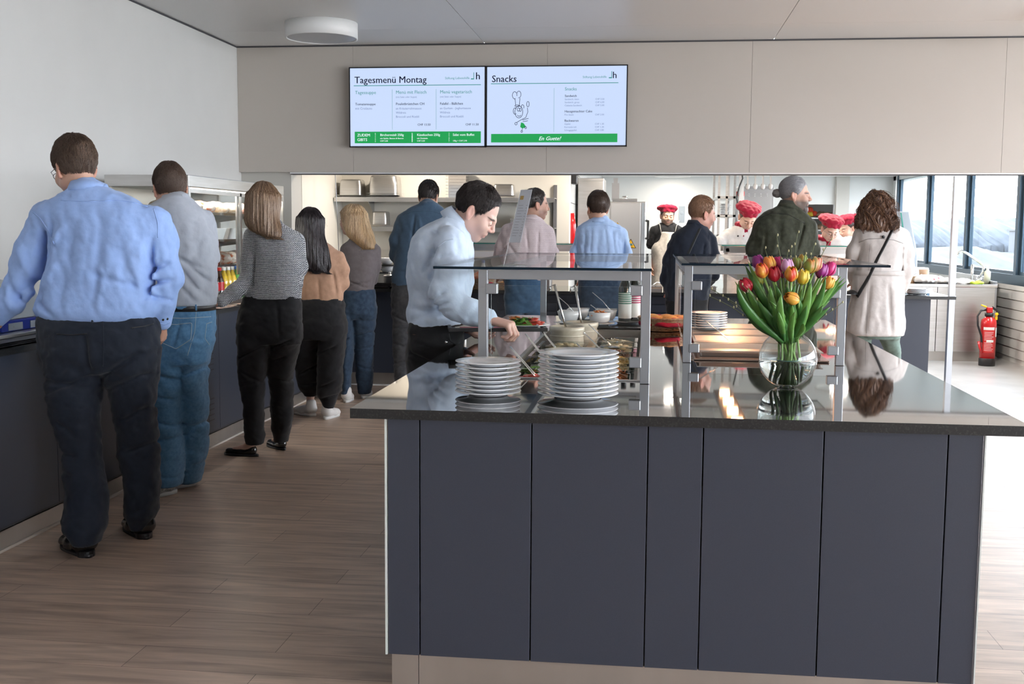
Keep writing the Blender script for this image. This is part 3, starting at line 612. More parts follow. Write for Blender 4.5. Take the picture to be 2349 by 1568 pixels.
def hair_long(secs, sc, cols, n=1300, L=16, step=.018, seed=1, cap=(.018, .014), r=.0015, wave=0., front=None, zmin=-.5, ridge=.0013, part=True, extra=None, face=None, flowk=(.9, .5), ymax=-.004):
    """cap plus lofted fall of hair (local head frame); cols: list of colours picked per lock"""
    zlo = min(s[0] for s in secs)-.03; xm = max(abs(s[1])+s[3] for s in secs)+.04; ym = max(abs(s[2])+s[4] for s in secs)+.04
    v = Vol((-max(xm, .13), -max(ym, .15), zlo), (max(xm, .13), .14, .16), .0055); v.ell((0, -.014, .036), (.076+cap[1], .100+cap[1], .086+cap[0]), k=0); v.loft(secs, k=.03, n=2.4, cap=0)
    if face is None: face = lambda X, Y, Z: np.minimum(Y-.012-.25*np.clip(Z-.03, 0, 1), .066-Z)     # open at the face
    v.F = np.maximum(v.F, np.minimum(face(v.ax[0][:, None, None], v.ax[1][None, :, None], v.ax[2][None, None, :]), 1)+0*v.F).astype(np.float32)
    if extra: extra(v)
    # vertical lock ridges
    X, Y, Z = v.ax[0][:, None, None], v.ax[1][None, :, None], v.ax[2][None, None, :]; th = np.arctan2(X, -Y-.0+1e-6); w = wave*np.sin(Z*34+th*5+seed)
    v.F += (ridge*np.sin(th*41+w*7+np.sin(Z*7)*.8)+ridge*1.0*np.sin(th*13+1+w*5+Z*4)+ridge*.8*np.sin(th*71+Z*5)).astype(np.float32)
    P, Q = v.surf(); rg = np.random.default_rng(seed); up_ = np.where((P[:, 2] > zlo+.16) & (P[:, 1] < ymax))[0]; i = rg.choice(up_, n); S = P[i]
    if wave: flow = lambda p: np.stack([p[:, 0]*flowk[0]+wave*.9*np.sin(p[:, 2]*42+p[:, 0]*60+p[:, 1]*30), p[:, 1]*flowk[1]+wave*.5*np.cos(p[:, 2]*38+p[:, 0]*50), -np.ones(len(p))*.35], 1)
    else: flow = lambda p: np.stack([p[:, 0]*flowk[0], p[:, 1]*flowk[1], -np.ones(len(p))*.35], 1)
    SV, SQ, sid = strands(v, S, flow, L, step, r, rg=rg, jit=.16+wave*.3, out=.002); cl = np.array(cols); pick = cl[rg.integers(0, len(cl), n)]*(.84+.32*rg.random((n, 1)))
    c0 = np.tile(cl.mean(0)*.72, (len(P), 1)); V, Fq = merge_q([(P, Q), (SV, SQ)]); return V*sc, Fq, np.concatenate([c0, pick[sid]])
def person(label, Y, head, torso, legs, arms=(), hands=(), hair=None, top='c_x', bottom='c_y', shoes=(), creases=(), nz=(.006, 16), topname='shirt', h=.010, neck=None, fem=False, seed=1,
           pcre=(), pnz=(.005, 15), stand=True, hk=None, foot=None, hip=None, sk=.028, post=None, skin=SKIN, bn='trousers', tband=None, tnoise=True, legk=.014):
    """head=(x, y, dY, yaw, pitch, roll, scale); x,y = pixel of the skull centre"""
    hx, hy, hd, hyaw, hp, hr, hs = head; HC = aty(hx, hy, Y+hd); R = rotm(hyaw, hp, hr); ts = px(torso, Y); base = foot if foot is not None else (HC[0], Y)
    t = thing('person', label, 'person', (base[0], base[1], 0)); parts = []
    hv, hP, hQ, hc = head_mesh(hs, skin=skin, fem=fem, **(hk or {})); parts.append((hP@R.T+HC, hQ)); cols = [hc]
    foots = []; lg = []
    for (x0, y0, x1, y1, mu, ms, kw) in shoes:
        A, B = atz(x0, y0, 0), atz(x1, y1, 0); D = (B-A)/np.linalg.norm(B-A); foots.append((A, D, kw))
    for i, l in enumerate(legs):
        dyf = (foots[i][0][1]+foots[i][1][1]*.055-Y) if i < len(foots) else 0; ya_, yb_ = l[0][0], l[-1][0]
        lg.append(px([r_[:4]+(((r_[4] if len(r_) > 4 else 0)*(1-(r_[0]-ya_)/(yb_-ya_))+dyf*(r_[0]-ya_)/(yb_-ya_)),) for r_ in l], Y))
    ht = px(hip, Y) if hip else []; arm = [pc(a, Y) for a in arms]
    # body under the clothes, one skin
    allb = [bounds(s) for s in [ts]+lg+([ht] if ht else [])]; lo = np.min([b_[0] for b_ in allb], 0); hi = np.max([b_[1] for b_ in allb], 0)
    for a in arm:
        A = np.array([q[:3] for q in a]); lo = np.minimum(lo, A.min(0)-.12); hi = np.maximum(hi, A.max(0)+.12)
    hi[2] = max(hi[2], HC[2]+.0); v = Vol(lo, hi, .016); sh = lambda S, o: [(s[0], s[1], s[2], max(s[3]-o, .01), max(s[4]-o, .01)) for s in S]
    lo[2] = .0; v = Vol(lo, hi, .016); v.loft(sh(ts, .034), cap=0); nb = HC+R@np.array([0, -.034, -.13])*hs; tp = max(ts); v.cone(nb, (tp[1], tp[2], tp[0]-.06), .045, .055, .03)
    for l in lg: v.loft(sh(l, .026), k=.02)
    if ht: v.loft(sh(ht, .03), k=.02)
    for a in arm: v.chain([(q[0], q[1], q[2], max(q[3]-.036, .018)) for q in a])
    for i, l in enumerate(lg):
        q = min(l); A, D, kw = foots[i]; e = A+D*.055; v.cone((q[1], q[2], q[0]+.04), (e[0], e[1], .07), .034, .030, .02); v.cone((e[0], e[1], .06), tuple(A[:2]+D[:2]*.17)+(.03,), .026, .018, .02)
    bp, bq = v.surf(); bi = len(parts); parts.append((bp, bq)); cols.append(np.tile(np.array(skin, float), (len(bp), 1)))
    for hd_ in hands:
        kw = dict(hd_); wp = aty(kw.pop('x'), kw.pop('y'), Y+kw.pop('dy')); p, q = hand_mesh(wp, h=.0036, **kw); parts.append((p, q)); c = np.tile(np.array(skin, float)*np.array([1., .9, .88]), (len(p), 1)); cols.append(c)
    # eyes
    for s in (-1, 1):
        b = MB(); ec = HC+R@(np.array([s*.031, .0832, -.0060])*hs); b.ell(ec, np.array([.0115, .0125, .0056])*hs, R=R)
        ic = HC+R@(np.array([s*.031, .0933, -.0066])*hs); b.ell(ic, np.array([.0050, .0034, .0046])*hs, 10, 6, R=R, mi=1); b.build('eye', ['eyewhite', 'iris'], t)
    # top garment
    allb = [bounds(ts, .05)]; lo, hi = allb[0]
    for a in arm:
        A = np.array([q[:3] for q in a]); lo = np.minimum(lo, A.min(0)-.14); hi = np.maximum(hi, A.max(0)+.14)
    hi[2] = ts[0][0]+.05 if False else max(s[0] for s in ts)+.03; hi[2] += .05; v = Vol(lo, hi, h); v.loft(ts, cap=0); tp = max(ts); NB = HC+R@np.array([0, -.034, -.135])*hs; NC = NB*.35+np.array([tp[1], tp[2], tp[0]])*.65
    if stand: v.cone((tp[1], tp[2], tp[0]-.05), tuple(NC-np.array([0, 0, .010])), .076, .063, .03)
    for a in arm: v.chain(a, k=sk)
    zr_ = (min(s_[0] for s_ in ts)+.004, min(s_[0] for s_ in ts)+.05)
    if tnoise: v.noise(nz[0]*1.25, nz[1]*1.3, seed, (1, 1, .3), ridge=True, zr=zr_); v.noise(nz[0]*.62, 44, seed+5, (1, 1, .25), ridge=True, zr=zr_); v.noise(nz[0]*.30, 85, seed+7, (1, 1, .4), ridge=True, zr=zr_)
    for (x0, y0, x1, y1, w, am) in creases:
        A, B = aty(x0, y0, Y), aty(x1, y1, Y); v.crease((A[0], A[2]), (B[0], B[2]), w*.8, am*1.35)
    P, Q = v.surf(); np_mesh(topname, P, Q, top, t); CUR['top'] = v
    # lower garment
    if legs:
        al = [bounds(l, .05) for l in lg]+([bounds(ht, .05)] if ht else []); lo = np.min([b_[0] for b_ in al], 0); hi = np.max([b_[1] for b_ in al], 0); v = Vol(lo, hi, h)
        if ht: v.loft(ht, k=.02, cap=0)
        for l in lg: v.loft(l, k=legk, cap=0)
        zl_ = max(min(q_[0] for q_ in l) for l in lg); zr_ = (zl_+.004, zl_+.05)
        v.noise(pnz[0]*1.2, pnz[1]*1.1, seed+9, (.6, .6, 1), ridge=True, zr=zr_); v.noise(pnz[0]*.62, 38, seed+3, (.5, .5, 1), ridge=True, zr=zr_); v.noise(pnz[0]*.35, 75, seed+13, (.4, .4, 1), ridge=True, zr=zr_)
        for (x0, y0, x1, y1, w, am) in pcre:
            A, B = aty(x0, y0, Y), aty(x1, y1, Y); v.crease((A[0], A[2]), (B[0], B[2]), w*.75, am*1.5)
        P, Q = v.surf(); np_mesh(bn, P, Q, bottom, t); CUR['bot'] = v
    bp = parts[bi][0].copy()
    for v_, ztop in ((CUR['top'], max(s[0] for s in ts)-.05),)+(((CUR['bot'], 9),) if legs else ()):
        f = v_.at(bp); inb = ((bp > v_.o+2*v_.h) & (bp < v_.o+v_.h*(v_.n-3))).all(1); m = inb & (f > -.010) & (f < .035) & (bp[:, 2] < ztop) & (bp[:, 2] > v_.o[2]+.09); bp[m] -= v_.grad(bp[m])*(f[m]+.010)[:, None]
    parts[bi] = (bp, parts[bi][1]); V, Qb = merge_q(parts); np_mesh('body', V, Qb, 'skin', t, col=np.concatenate(cols))
    for (x0, y0, x1, y1, mu, ms, kw) in shoes:
        A, B = atz(x0, y0, 0), atz(x1, y1, 0); D = B-A; shoe(t, A, math.degrees(math.atan2(D[0], D[1])), mu, ms, **kw)
    if hair is not None:
        hV, hF, hC = hair; np_mesh('hair', hV@R.T*1.0+HC, hF, 'hair', t, col=hC)
    if post: post(t, HC, R, hs, ts, ht)
    return t, HC, R, ts, ht
CUR = {}
def surfpt(v, x, y, Y, off=.0015):
    d = ray(x, y); q = np.linspace(Y-.5, Y+.3, 500)/d[1]; P = np.array([0, 0, CH])+d[None, :]*q[:, None]; ok = ((P > v.o+v.h) & (P < v.o+v.h*(v.n-2))).all(1); f = np.where(ok, v.at(P), 1.); i = np.argmax(f < 0)
    return None if f[i] >= 0 else P[i]-d/np.linalg.norm(d)*off
def seam(t, name, m, which, pts, Y, r=.0016, n=10, flat=1., off=.001, sides=5):
    L = []
    for (x0, y0), (x1, y1) in zip(pts[:-1], pts[1:]):
        for k in range(n):
            p = surfpt(CUR[which], x0+(x1-x0)*k/n, y0+(y1-y0)*k/n, Y, off)
            if p is not None: L.append(p)
    p = surfpt(CUR[which], pts[-1][0], pts[-1][1], Y, off); L += [p] if p is not None else []
    if len(L) < 3: return
    L = np.array(L); L[1:-1] = (L[:-2]+L[1:-1]*2+L[2:])/4; b = MB(); b.tube(list(L), r, sides, flat=flat); return b.build(name, m, t)
def glasses(t, HC, R, hs, m='black', r=.0015, w=.021):
    b = MB(); g = lambda p: HC+R@(np.array(p)*hs)
    for s in (-1, 1):
        pts = [g((s*.033+w*math.cos(a), .106-.3*abs(w*math.cos(a))*(s*math.cos(a) > 0), -.004+.016*math.sin(a))) for a in np.linspace(0, 6.283, 17)]; b.tube(pts, r, 6)
        b.tube([g((s*.054, .100, .002)), g((s*.079, .06, .004)), g((s*.085, -.01, .002)), g((s*.082, -.03, -.012))], r, 6)
    b.tube([g((-.012, .108, 0)), g((.012, .108, 0))], r, 6); b.build('glasses', m, t)
# ================================================================ THE PEOPLE
cloth('denim2', (.028, .070, .13), (.04, .09, .16)); cloth('blue', (.33, .48, .84), (.31, .46, .82), bump=(14, .5, .010)); cloth('greyshirt', (.44, .475, .54), (.42, .455, .52), bump=(14, .5, .01)); cloth('navytrousers', (.014, .020, .034), bump=(22, .4, .006)); cloth('black', (.012, .012, .014), bump=(20, .4, .006))
cloth('denim', (.080, .20, .36), (.12, .27, .45), nz=(60, .35, .7), bump=(22, .5, .006)); cloth('darkdenim', (.022, .042, .075), (.034, .06, .10)); cloth('charcoaljeans', (.04, .042, .047), (.06, .06, .065))
cloth('tan', (.47, .28, .19), (.43, .255, .17)); cloth('taupe', (.155, .135, .14), (.14, .12, .125)); cloth('petrol', (.055, .10, .16), (.05, .09, .145)); cloth('paleblue', (.62, .73, .88), (.59, .70, .86), bump=(14, .5, .010))
cloth('skyblue', (.42, .58, .86), (.40, .55, .84), bump=(14, .5, .01)); cloth('navy', (.014, .020, .036)); cloth('green', (.035, .040, .026), (.05, .055, .038), bump=(160, .3, .003)); cloth('trench', (.60, .56, .54), (.56, .52, .50)); cloth('sage', (.17, .24, .21))
cloth('white', (.80, .78, .76), (.74, .72, .70)); cloth('apron', (.72, .66, .58)); cloth('crimson', (.36, .008, .04), (.30, .007, .03)); M['c_belt'] = mat('black_leather', (.02, .02, .022), .35); M['c_brownbelt'] = mat('brown_leather', (.24, .08, .05), .4)
weave('tweed', (.80, .82, .84), (.52, .54, .57), (.035, .04, .05), .0085, .0058, mortar=.27); weave('check', (.66, .59, .60), (.60, .53, .55), (.46, .36, .38), .0075, .0075, mortar=.15, bump=.1)
M['leather'] = mat('black_shoe_leather', (.012, .011, .011), .22, coat=.3); M['sneakwhite'] = mat('white_sneaker', (.72, .70, .68), .5); M['sneakgrey'] = mat('grey_sneaker', (.35, .36, .36), .6, noise=(60, (.6, .62, .6), .45, .55)); M['solew'] = mat('white_rubber', (.7, .7, .68), .6)
BR, DK = (.085, .052, .036), (.022, .014, .012)
# 1 --- big man in the blue shirt, nearest in the queue
def post(t, HC, R, hs, ts, ht):
    glasses(t, HC, R, hs)
    ncol(t, 'c_blue', HC, R, hs, ts, -12, -12, rx=.070, ry=.074, hgt=.05, leaf=.044, flare=.012)
    Yp = 4.8; seam(t, 'yoke_seam', 'c_blue', 'top', [(140, 459), (200, 462), (262, 458), (300, 462), (338, 474)], Yp, .0035); seam(t, 'sleeve_seam', 'c_blue', 'top', [(74, 486), (92, 500), (112, 530), (124, 560)], Yp, .0022); seam(t, 'sleeve_seam', 'c_blue', 'top', [(352, 478), (362, 510), (362, 545)], Yp, .0022)
    seam(t, 'pocket_slit', 'black', 'bot', [(130, 766), (165, 768), (200, 765)], Yp, .003); seam(t, 'pocket_slit', 'black', 'bot', [(300, 752), (330, 748), (352, 742)], Yp, .003); seam(t, 'back_seam', 'c_navytrousers', 'bot', [(236, 735), (238, 790), (236, 840)], Yp, .002); seam(t, 'belt', 'c_belt', 'bot', [(262, 724), (300, 716), (345, 706)], Yp, .012, flat=.4)
    for x, y in ((212, 728), (292, 716)): seam(t, 'belt_loop', 'c_navytrousers', 'bot', [(x, y-2), (x, y+12)], Yp, .005, off=.006)
    seam(t, 'cuff_edge', 'c_blue', 'top', [(366, 742), (378, 744), (390, 738)], Yp, .003)
    for x, y in ((374, 733), (384, 731)):
        p = surfpt(CUR['top'], x, y, Yp)
        if p is not None: b = MB(); b.ell(p, (.006, .003, .006)); b.build('cuff_button', 'black', t)
person('man in bright blue shirt and dark trousers leaning at the counter, nearest in the queue', 4.80, (172, 386, .05, -52, -16, 4, 1.06),
  torso=[(428, 172, 236, .06), (447, 140, 290, .085), (462, 112, 318, .10), (482, 92, 348, .12), (515, 98, 364, .135), (560, 110, 366, .14), (620, 112, 362, .14), (665, 104, 354, .14), (700, 95, 356, .15), (722, 94, 354, .152), (733, 99, 346, .145)],
  arms=[[(108, 506, 0, .078), (78, 570, 0, .076), (48, 650, .0, .064), (28, 690, .0, .056), (-28, 748, 0, .042)], [(352, 508, 0, .070), (366, 560, .03, .072), (386, 640, .05, .058), (378, 690, .06, .050), (374, 738, .07, .038)]],
  hip=[(706, 112, 340, .12), (730, 99, 356, .14), (775, 97, 359, .15), (820, 103, 357, .145), (850, 108, 355, .12)],
  legs=[[(800, 100, 236, .12), (850, 108, 237, .12), (900, 113, 229, .105), (950, 124, 225, .095), (1000, 136, 223, .085), (1050, 149, 226, .082), (1100, 152, 233, .085), (1170, 155, 240, .088), (1205, 154, 240, .09), (1228, 166, 230, .085), (1246, 174, 224, .078)],
        [(800, 240, 357, .12), (850, 238, 356, .12), (900, 254, 354, .105), (950, 265, 352, .095), (1000, 277, 355, .085), (1050, 279, 359, .082), (1100, 289, 361, .085), (1150, 293, 358, .086), (1180, 290, 354, .088), (1196, 300, 346, .08), (1210, 306, 341, .072)]],
  hands=[dict(x=-30, y=745, dy=0, d=(-1, .1, -.12), pn=(0, 0, -1)), dict(x=372, y=742, dy=.09, d=(-.2, .5, -1), pn=(-1, 0, 0), sc=.9)],
  shoes=[(204, 1278, 140, 1238, 'leather', 'black', dict(L=.31, wd=.056)), (336, 1236, 286, 1196, 'leather', 'black', dict(L=.31, wd=.056))],
  creases=[(123, 520, 108, 650, .022, .022), (360, 540, 346, 690, .016, .016), (205, 500, 165, 720, .05, .010), (262, 495, 250, 700, .022, .008), (150, 500, 132, 600, .02, .012), (176, 520, 150, 560, .02, -.010), (300, 560, 335, 690, .03, .010), (107, 690, 160, 720, .015, .010), (230, 620, 345, 660, .02, .008), (110, 660, 170, 600, .03, -.010),
           (345, 620, 395, 600, .012, .012), (348, 650, 400, 640, .012, .014), (352, 680, 392, 690, .012, .010), (60, 700, 30, 620, .02, .012), (90, 640, 40, 690, .02, .012), (60, 560, 90, 640, .025, -.008)],
  pcre=[(106, 860, 225, 880, .018, .010), (120, 900, 225, 860, .015, .010), (240, 870, 350, 800, .016, .012), (245, 900, 352, 850, .015, .010), (228, 760, 238, 850, .022, .016), (150, 1020, 222, 1030, .014, .008), (280, 1040, 355, 1015, .014, .010), (160, 950, 215, 985, .016, .009), (285, 965, 345, 930, .016, .010), (130, 765, 200, 765, .006, .006), (155, 1060, 220, 1070, .012, .007)],
  hair=hair_short(None, 1.06, (.13, .085, .062), t=.020, side=.006, n=4600, L=7, step=.0066, seed=4, lift=.0014, r=.0016, tone=.8), top='c_blue', bottom='c_navytrousers', h=.0085, seed=3, nz=(.0062, 11), pnz=(.0058, 12), post=post, foot=(aty(270, 1200, 4.8)[0], 4.8))
# 2 --- man in grey shirt and jeans
def post(t, HC, R, hs, ts, ht):
    glasses(t, HC, R, hs); ncol(t, 'c_greyshirt', HC, R, hs, ts, -15, -12, rx=.064, ry=.068, hgt=.046, leaf=.042, flare=.012)
    band('belt', t, 'c_belt', ht, ht[0][0]-.040, ht[0][0]-.002, .009)
    M['stitch'] = mat('denim_stitch', (.34, .42, .48), .8); Yp = 5.7
    for q in ([(368, 742), (404, 744), (440, 740), (438, 778), (404, 800), (372, 786), (368, 742)], [(474, 742), (486, 738)], [(474, 742), (470, 776), (480, 790)], [(360, 727), (420, 730), (484, 726)], [(450, 712), (447, 760), (430, 815)]): seam(t, 'pocket_stitching', 'stitch', 'bot', q, Yp, .0022)
    seam(t, 'belt_loop', 'c_denim', 'bot', [(449, 698), (450, 712)], Yp, .006, off=.012); seam(t, 'side_seam', 'stitch', 'bot', [(356, 850), (354, 940), (362, 1060)], Yp, .0018)
person('man in grey shirt, blue jeans and black belt, second in the queue', 5.70, (390, 434, .04, -34, -14, 2, 1.0),
  torso=[(450, 382, 426, .06), (462, 362, 442, .085), (478, 348, 456, .105), (500, 340, 468, .12), (540, 338, 488, .135), (600, 342, 491, .145), (650, 347, 492, .145), (680, 350, 492, .148), (699, 353, 491, .15)],
  arms=[[(352, 500, 0, .062), (330, 580, .03, .056), (318, 640, .10, .045), (290, 690, .16, .036)], [(470, 505, .08, .055), (478, 590, .16, .052), (450, 655, .24, .042), (400, 690, .3, .034)]],
  hip=[(693, 358, 485, .132), (705, 354, 486, .14), (740, 350, 487, .145), (790, 351, 482, .14), (830, 354, 474, .11)],
  legs=[[(780, 351, 424, .12), (830, 353, 427, .12), (870, 354, 424, .105), (930, 354, 415, .095), (1000, 357, 416, .09), (1060, 361, 416, .092), (1112, 363, 414, .095)], [(780, 428, 484, .12), (830, 428, 474, .115), (870, 425, 470, .105), (930, 421, 474, .095), (1000, 418, 473, .09), (1060, 418, 467, .09), (1104, 417, 457, .09)]],
  shoes=[(402, 1130, 278, 1150, 'sneakgrey', 'solew', dict(L=.30, wd=.05, kind='sneaker')), (446, 1112, 372, 1120, 'sneakgrey', 'solew', dict(L=.29, wd=.05, kind='sneaker'))],
  hands=[dict(x=288, y=694, dy=.18, d=(-1, .2, -.3), pn=(0, 0, -1)), dict(x=398, y=692, dy=.32, d=(-1, .2, -.3), pn=(0, 0, -1))],
  creases=[(400, 560, 485, 680, .014, .012), (395, 600, 470, 690, .013, .010), (392, 570, 490, 620, .014, .009), (440, 590, 492, 650, .012, .010), (400, 640, 420, 690, .010, .009), (385, 470, 370, 500, .02, .01)],
  pcre=[(360, 850, 425, 870, .013, .010), (430, 860, 470, 840, .012, .010), (420, 790, 440, 730, .014, .010), (360, 960, 414, 975, .012, .009), (422, 985, 470, 970, .012, .009), (358, 1010, 414, 1000, .012, .008), (365, 1085, 412, 1095, .01, .007), (420, 1080, 462, 1070, .01, .007), (362, 900, 410, 915, .013, .009)],
  hair=hair_short(None, 1.0, (.115, .075, .056), t=.022, side=.006, n=3800, L=6, step=.006, seed=8, lift=.0009), top='c_greyshirt', bottom='c_denim', h=.009, seed=6, nz=(.005, 12), post=post, bn='jeans', foot=(aty(410, 1000, 5.7)[0], 5.7))
# 3 --- woman in the tweed jacket
def fringe(t, HC, R, hs, ts, ht):
    b = MB(); rg = np.random.default_rng(3)
    for i in range(40):
        a = i/40*6.283; c = aty(500, 690, 6.68); p = c+np.array([math.cos(a)*.018-.012, math.sin(a)*.032, math.cos(a)*.03]); b.tube([p, p+np.array([-.014, rg.normal()*.006, -.010+rg.normal()*.004])], .0022, 4)
    b.build('cuff_fringe', mat('jacket_fringe', (.12, .13, .16), .9), t)
person('woman in black and white tweed jacket with long light brown hair, third in the queue', 6.85, (606, 468, 0, -4, -6, 0, 1.0),
  torso=[(490, 590, 630, .052), (502, 586, 638, .06), (515, 578, 652, .078), (528, 566, 672, .09), (545, 566, 686, .10), (580, 574, 691, .115), (620, 576, 690, .115), (650, 572, 689, .115), (685, 562, 690, .12)],
  arms=[[(580, 550, 0, .058), (576, 600, -.02, .056), (573, 640, -.05, .052), (540, 668, -.12, .046), (508, 690, -.17, .040)], [(680, 552, .02, .052), (686, 610, .05, .05), (676, 650, .16, .045), (640, 668, .28, .035)]],
  hip=[(680, 560, 688, .11), (700, 556, 690, .12), (730, 552, 692, .13), (760, 549, 690, .13), (785, 549, 687, .10)],
  legs=[[(745, 550, 620, .11), (786, 549, 623, .11), (830, 548, 615, .095), (870, 552, 606, .08), (910, 557, 604, .072), (960, 562, 604, .066), (1018, 566, 603, .062)], [(745, 622, 691, .11), (786, 625, 687, .11), (830, 617, 675, .095), (870, 618, 671, .08), (910, 622, 671, .072), (960, 625, 668, .066), (1012, 630, 660, .062)]],
  hands=[dict(x=500, y=694, dy=-.18, d=(-1, -.1, -.45), pn=(0, 0, -1), side=-1, sc=.85, curl=(.3, .35, .4, .5))],
  shoes=[(590, 1046, 530, 1042, 'leather', 'black', dict(L=.245, wd=.042, kind='flat')), (652, 1032, 612, 1018, 'leather', 'black', dict(L=.245, wd=.042, kind='flat'))],
  creases=[(598, 575, 590, 660, .014, .014), (575, 640, 600, 655, .012, .008)], pcre=[(555, 820, 615, 790, .012, .012), (560, 845, 610, 875, .011, .010), (565, 880, 600, 872, .01, .008), (620, 800, 680, 775, .012, .012), (622, 830, 660, 815, .012, .009), (625, 865, 665, 880, .012, .008), (650, 700, 655, 770, .012, .008)],
  hair=hair_long([(.06, 0, -.02, .098, .105), (.0, 0, -.03, .106, .108), (-.06, .0, -.045, .104, .095), (-.11, .004, -.06, .104, .08), (-.15, .022, -.07, .100, .06), (-.19, .055, -.08, .075, .045), (-.215, .080, -.085, .045, .03)], 1.0, [(.26, .165, .10), (.17, .10, .062), (.40, .27, .17), (.21, .125, .075)], n=3600, L=17, step=.017, seed=5, r=.0014),
  top='c_tweed', bottom='c_black', topname='jacket', fem=True, h=.0085, seed=9, nz=(.0025, 18), post=fringe, skin=(.62, .40, .32), foot=(aty(620, 900, 6.85)[0], 6.85))
# 4 --- woman with long black hair
person('woman in tan jumper and black gathered trousers with long black hair', 8.20, (713, 518, 0, -8, -4, 0, 1.0),
  torso=[(552, 700, 742, .05), (566, 692, 762, .075), (580, 689, 776, .09), (600, 688, 784, .105), (640, 687, 785, .115), (670, 685, 785, .12), (690, 683, 786, .12)],
  arms=[[(776, 590, 0, .045), (786, 620, 0, .046), (787, 650, .03, .042), (765, 668, .15, .036), (740, 672, .25, .03)], [(694, 590, .03, .045), (690, 630, .10, .044), (684, 660, .2, .036)]],
  hip=[(684, 683, 786, .12), (710, 680, 790, .135), (745, 681, 792, .14), (775, 680, 792, .12)],
  legs=[[(745, 681, 736, .12), (775, 680, 733, .12), (806, 675, 729, .11), (840, 679, 730, .10), (870, 683, 732, .095), (888, 687, 731, .085), (900, 696, 730, .06), (908, 700, 727, .05)], [(745, 736, 792, .12), (775, 735, 792, .12), (806, 732, 789, .11), (840, 730, 786, .10), (880, 729, 783, .09), (905, 729, 775, .08), (922, 738, 770, .055), (936, 743, 765, .05)]],
  hands=[dict(x=738, y=674, dy=.27, d=(-1, .3, 0), pn=(0, 0, -1), sc=.85)],
  shoes=[(722, 955, 682, 948, 'sneakwhite', 'solew', dict(L=.26, wd=.046, kind='sneaker')), (746, 962, 780, 948, 'sneakwhite', 'solew', dict(L=.26, wd=.046, kind='sneaker'))],
  creases=[(740, 640, 744, 690, .015, .008), (770, 620, 778, 680, .014, .010)], pcre=[(684, 860, 728, 835, .012, .012), (688, 885, 728, 880, .01, .010), (735, 810, 780, 790, .014, .010), (732, 890, 775, 870, .012, .010), (736, 915, 772, 905, .01, .012)],
  hair=hair_long([(.06, 0, -.02, .094, .10), (.0, 0, -.03, .100, .104), (-.08, .0, -.06, .108, .09), (-.16, .012, -.085, .122, .07), (-.24, .028, -.095, .120, .06), (-.31, .055, -.10, .100, .045), (-.345, .085, -.10, .055, .03)], 1.0, [(.014, .009, .012), (.03, .02, .024), (.009, .007, .009)], n=3000, L=22, step=.018, seed=12, wave=.12, r=.0018),
  top='c_tan', bottom='c_black', topname='jumper', fem=True, h=.0095, seed=12, nz=(.003, 16), skin=(.62, .40, .32), foot=(aty(735, 900, 8.2)[0], 8.2))
# 5 --- blonde woman looking left
person('blonde woman in taupe jumper and dark jeans turning her head left', 9.20, (808, 506, 0, -72, 0, 0, 1.0),
  torso=[(545, 808, 840, .05), (555, 796, 856, .075), (566, 789, 864, .09), (590, 790, 866, .10), (630, 792, 862, .105), (655, 792, 857, .11), (670, 787, 857, .11)],
  arms=[[(793, 572, 0, .042), (786, 610, .03, .040), (790, 645, .10, .036), (800, 655, .2, .03)], [(861, 572, 0, .042), (863, 610, .05, .04), (855, 642, .15, .034), (830, 650, .28, .028)]],
  hip=[(664, 787, 857, .11), (685, 787, 860, .12), (710, 788, 862, .125), (730, 789, 861, .11)],
  legs=[[(705, 788, 813, .11), (730, 789, 813, .11), (780, 790, 811, .09), (830, 789, 808, .075), (880, 788, 804, .06), (903, 783, 805, .06)], [(705, 814, 862, .11), (730, 813, 860, .11), (780, 812, 856, .09), (830, 816, 855, .078), (880, 820, 854, .066), (902, 822, 850, .066)]],
  hands=[dict(x=828, y=652, dy=.3, d=(-.3, 1, 0), pn=(0, 0, -1), sc=.85)],
  shoes=[(794, 923, 808, 908, 'sneakwhite', 'solew', dict(L=.25, wd=.046, kind='sneaker')), (834, 914, 850, 902, 'sneakwhite', 'solew', dict(L=.25, wd=.046, kind='sneaker'))],
  creases=[(800, 655, 855, 645, .010, .012), (795, 640, 850, 660, .010, .010)], pcre=[(815, 770, 855, 760, .01, .010), (818, 800, 855, 795, .01, .010), (818, 840, 855, 850, .01, .009), (792, 780, 810, 770, .01, .01)],
  hair=hair_long([(.06, 0, -.02, .094, .10), (.0, 0, -.035, .100, .104), (-.07, .0, -.055, .110, .105), (-.13, .0, -.085, .105, .10), (-.185, .0, -.13, .085, .072), (-.225, 0, -.16, .06, .05)], 1.0, [(.62, .43, .24), (.36, .23, .13), (.75, .56, .35), (.50, .33, .18)], n=3200, L=18, step=.017, seed=15, r=.0018, face=lambda X, Y, Z: np.minimum(Y-.055-.25*np.clip(Z-.03, 0, 1), .075-Z), flowk=(.9, -.3), ymax=.045),
  top='c_taupe', bottom='c_darkdenim', topname='jumper', bn='jeans', fem=True, h=.010, seed=15, nz=(.0025, 16), skin=(.62, .38, .30), foot=(aty(825, 880, 9.2)[0], 9.2))
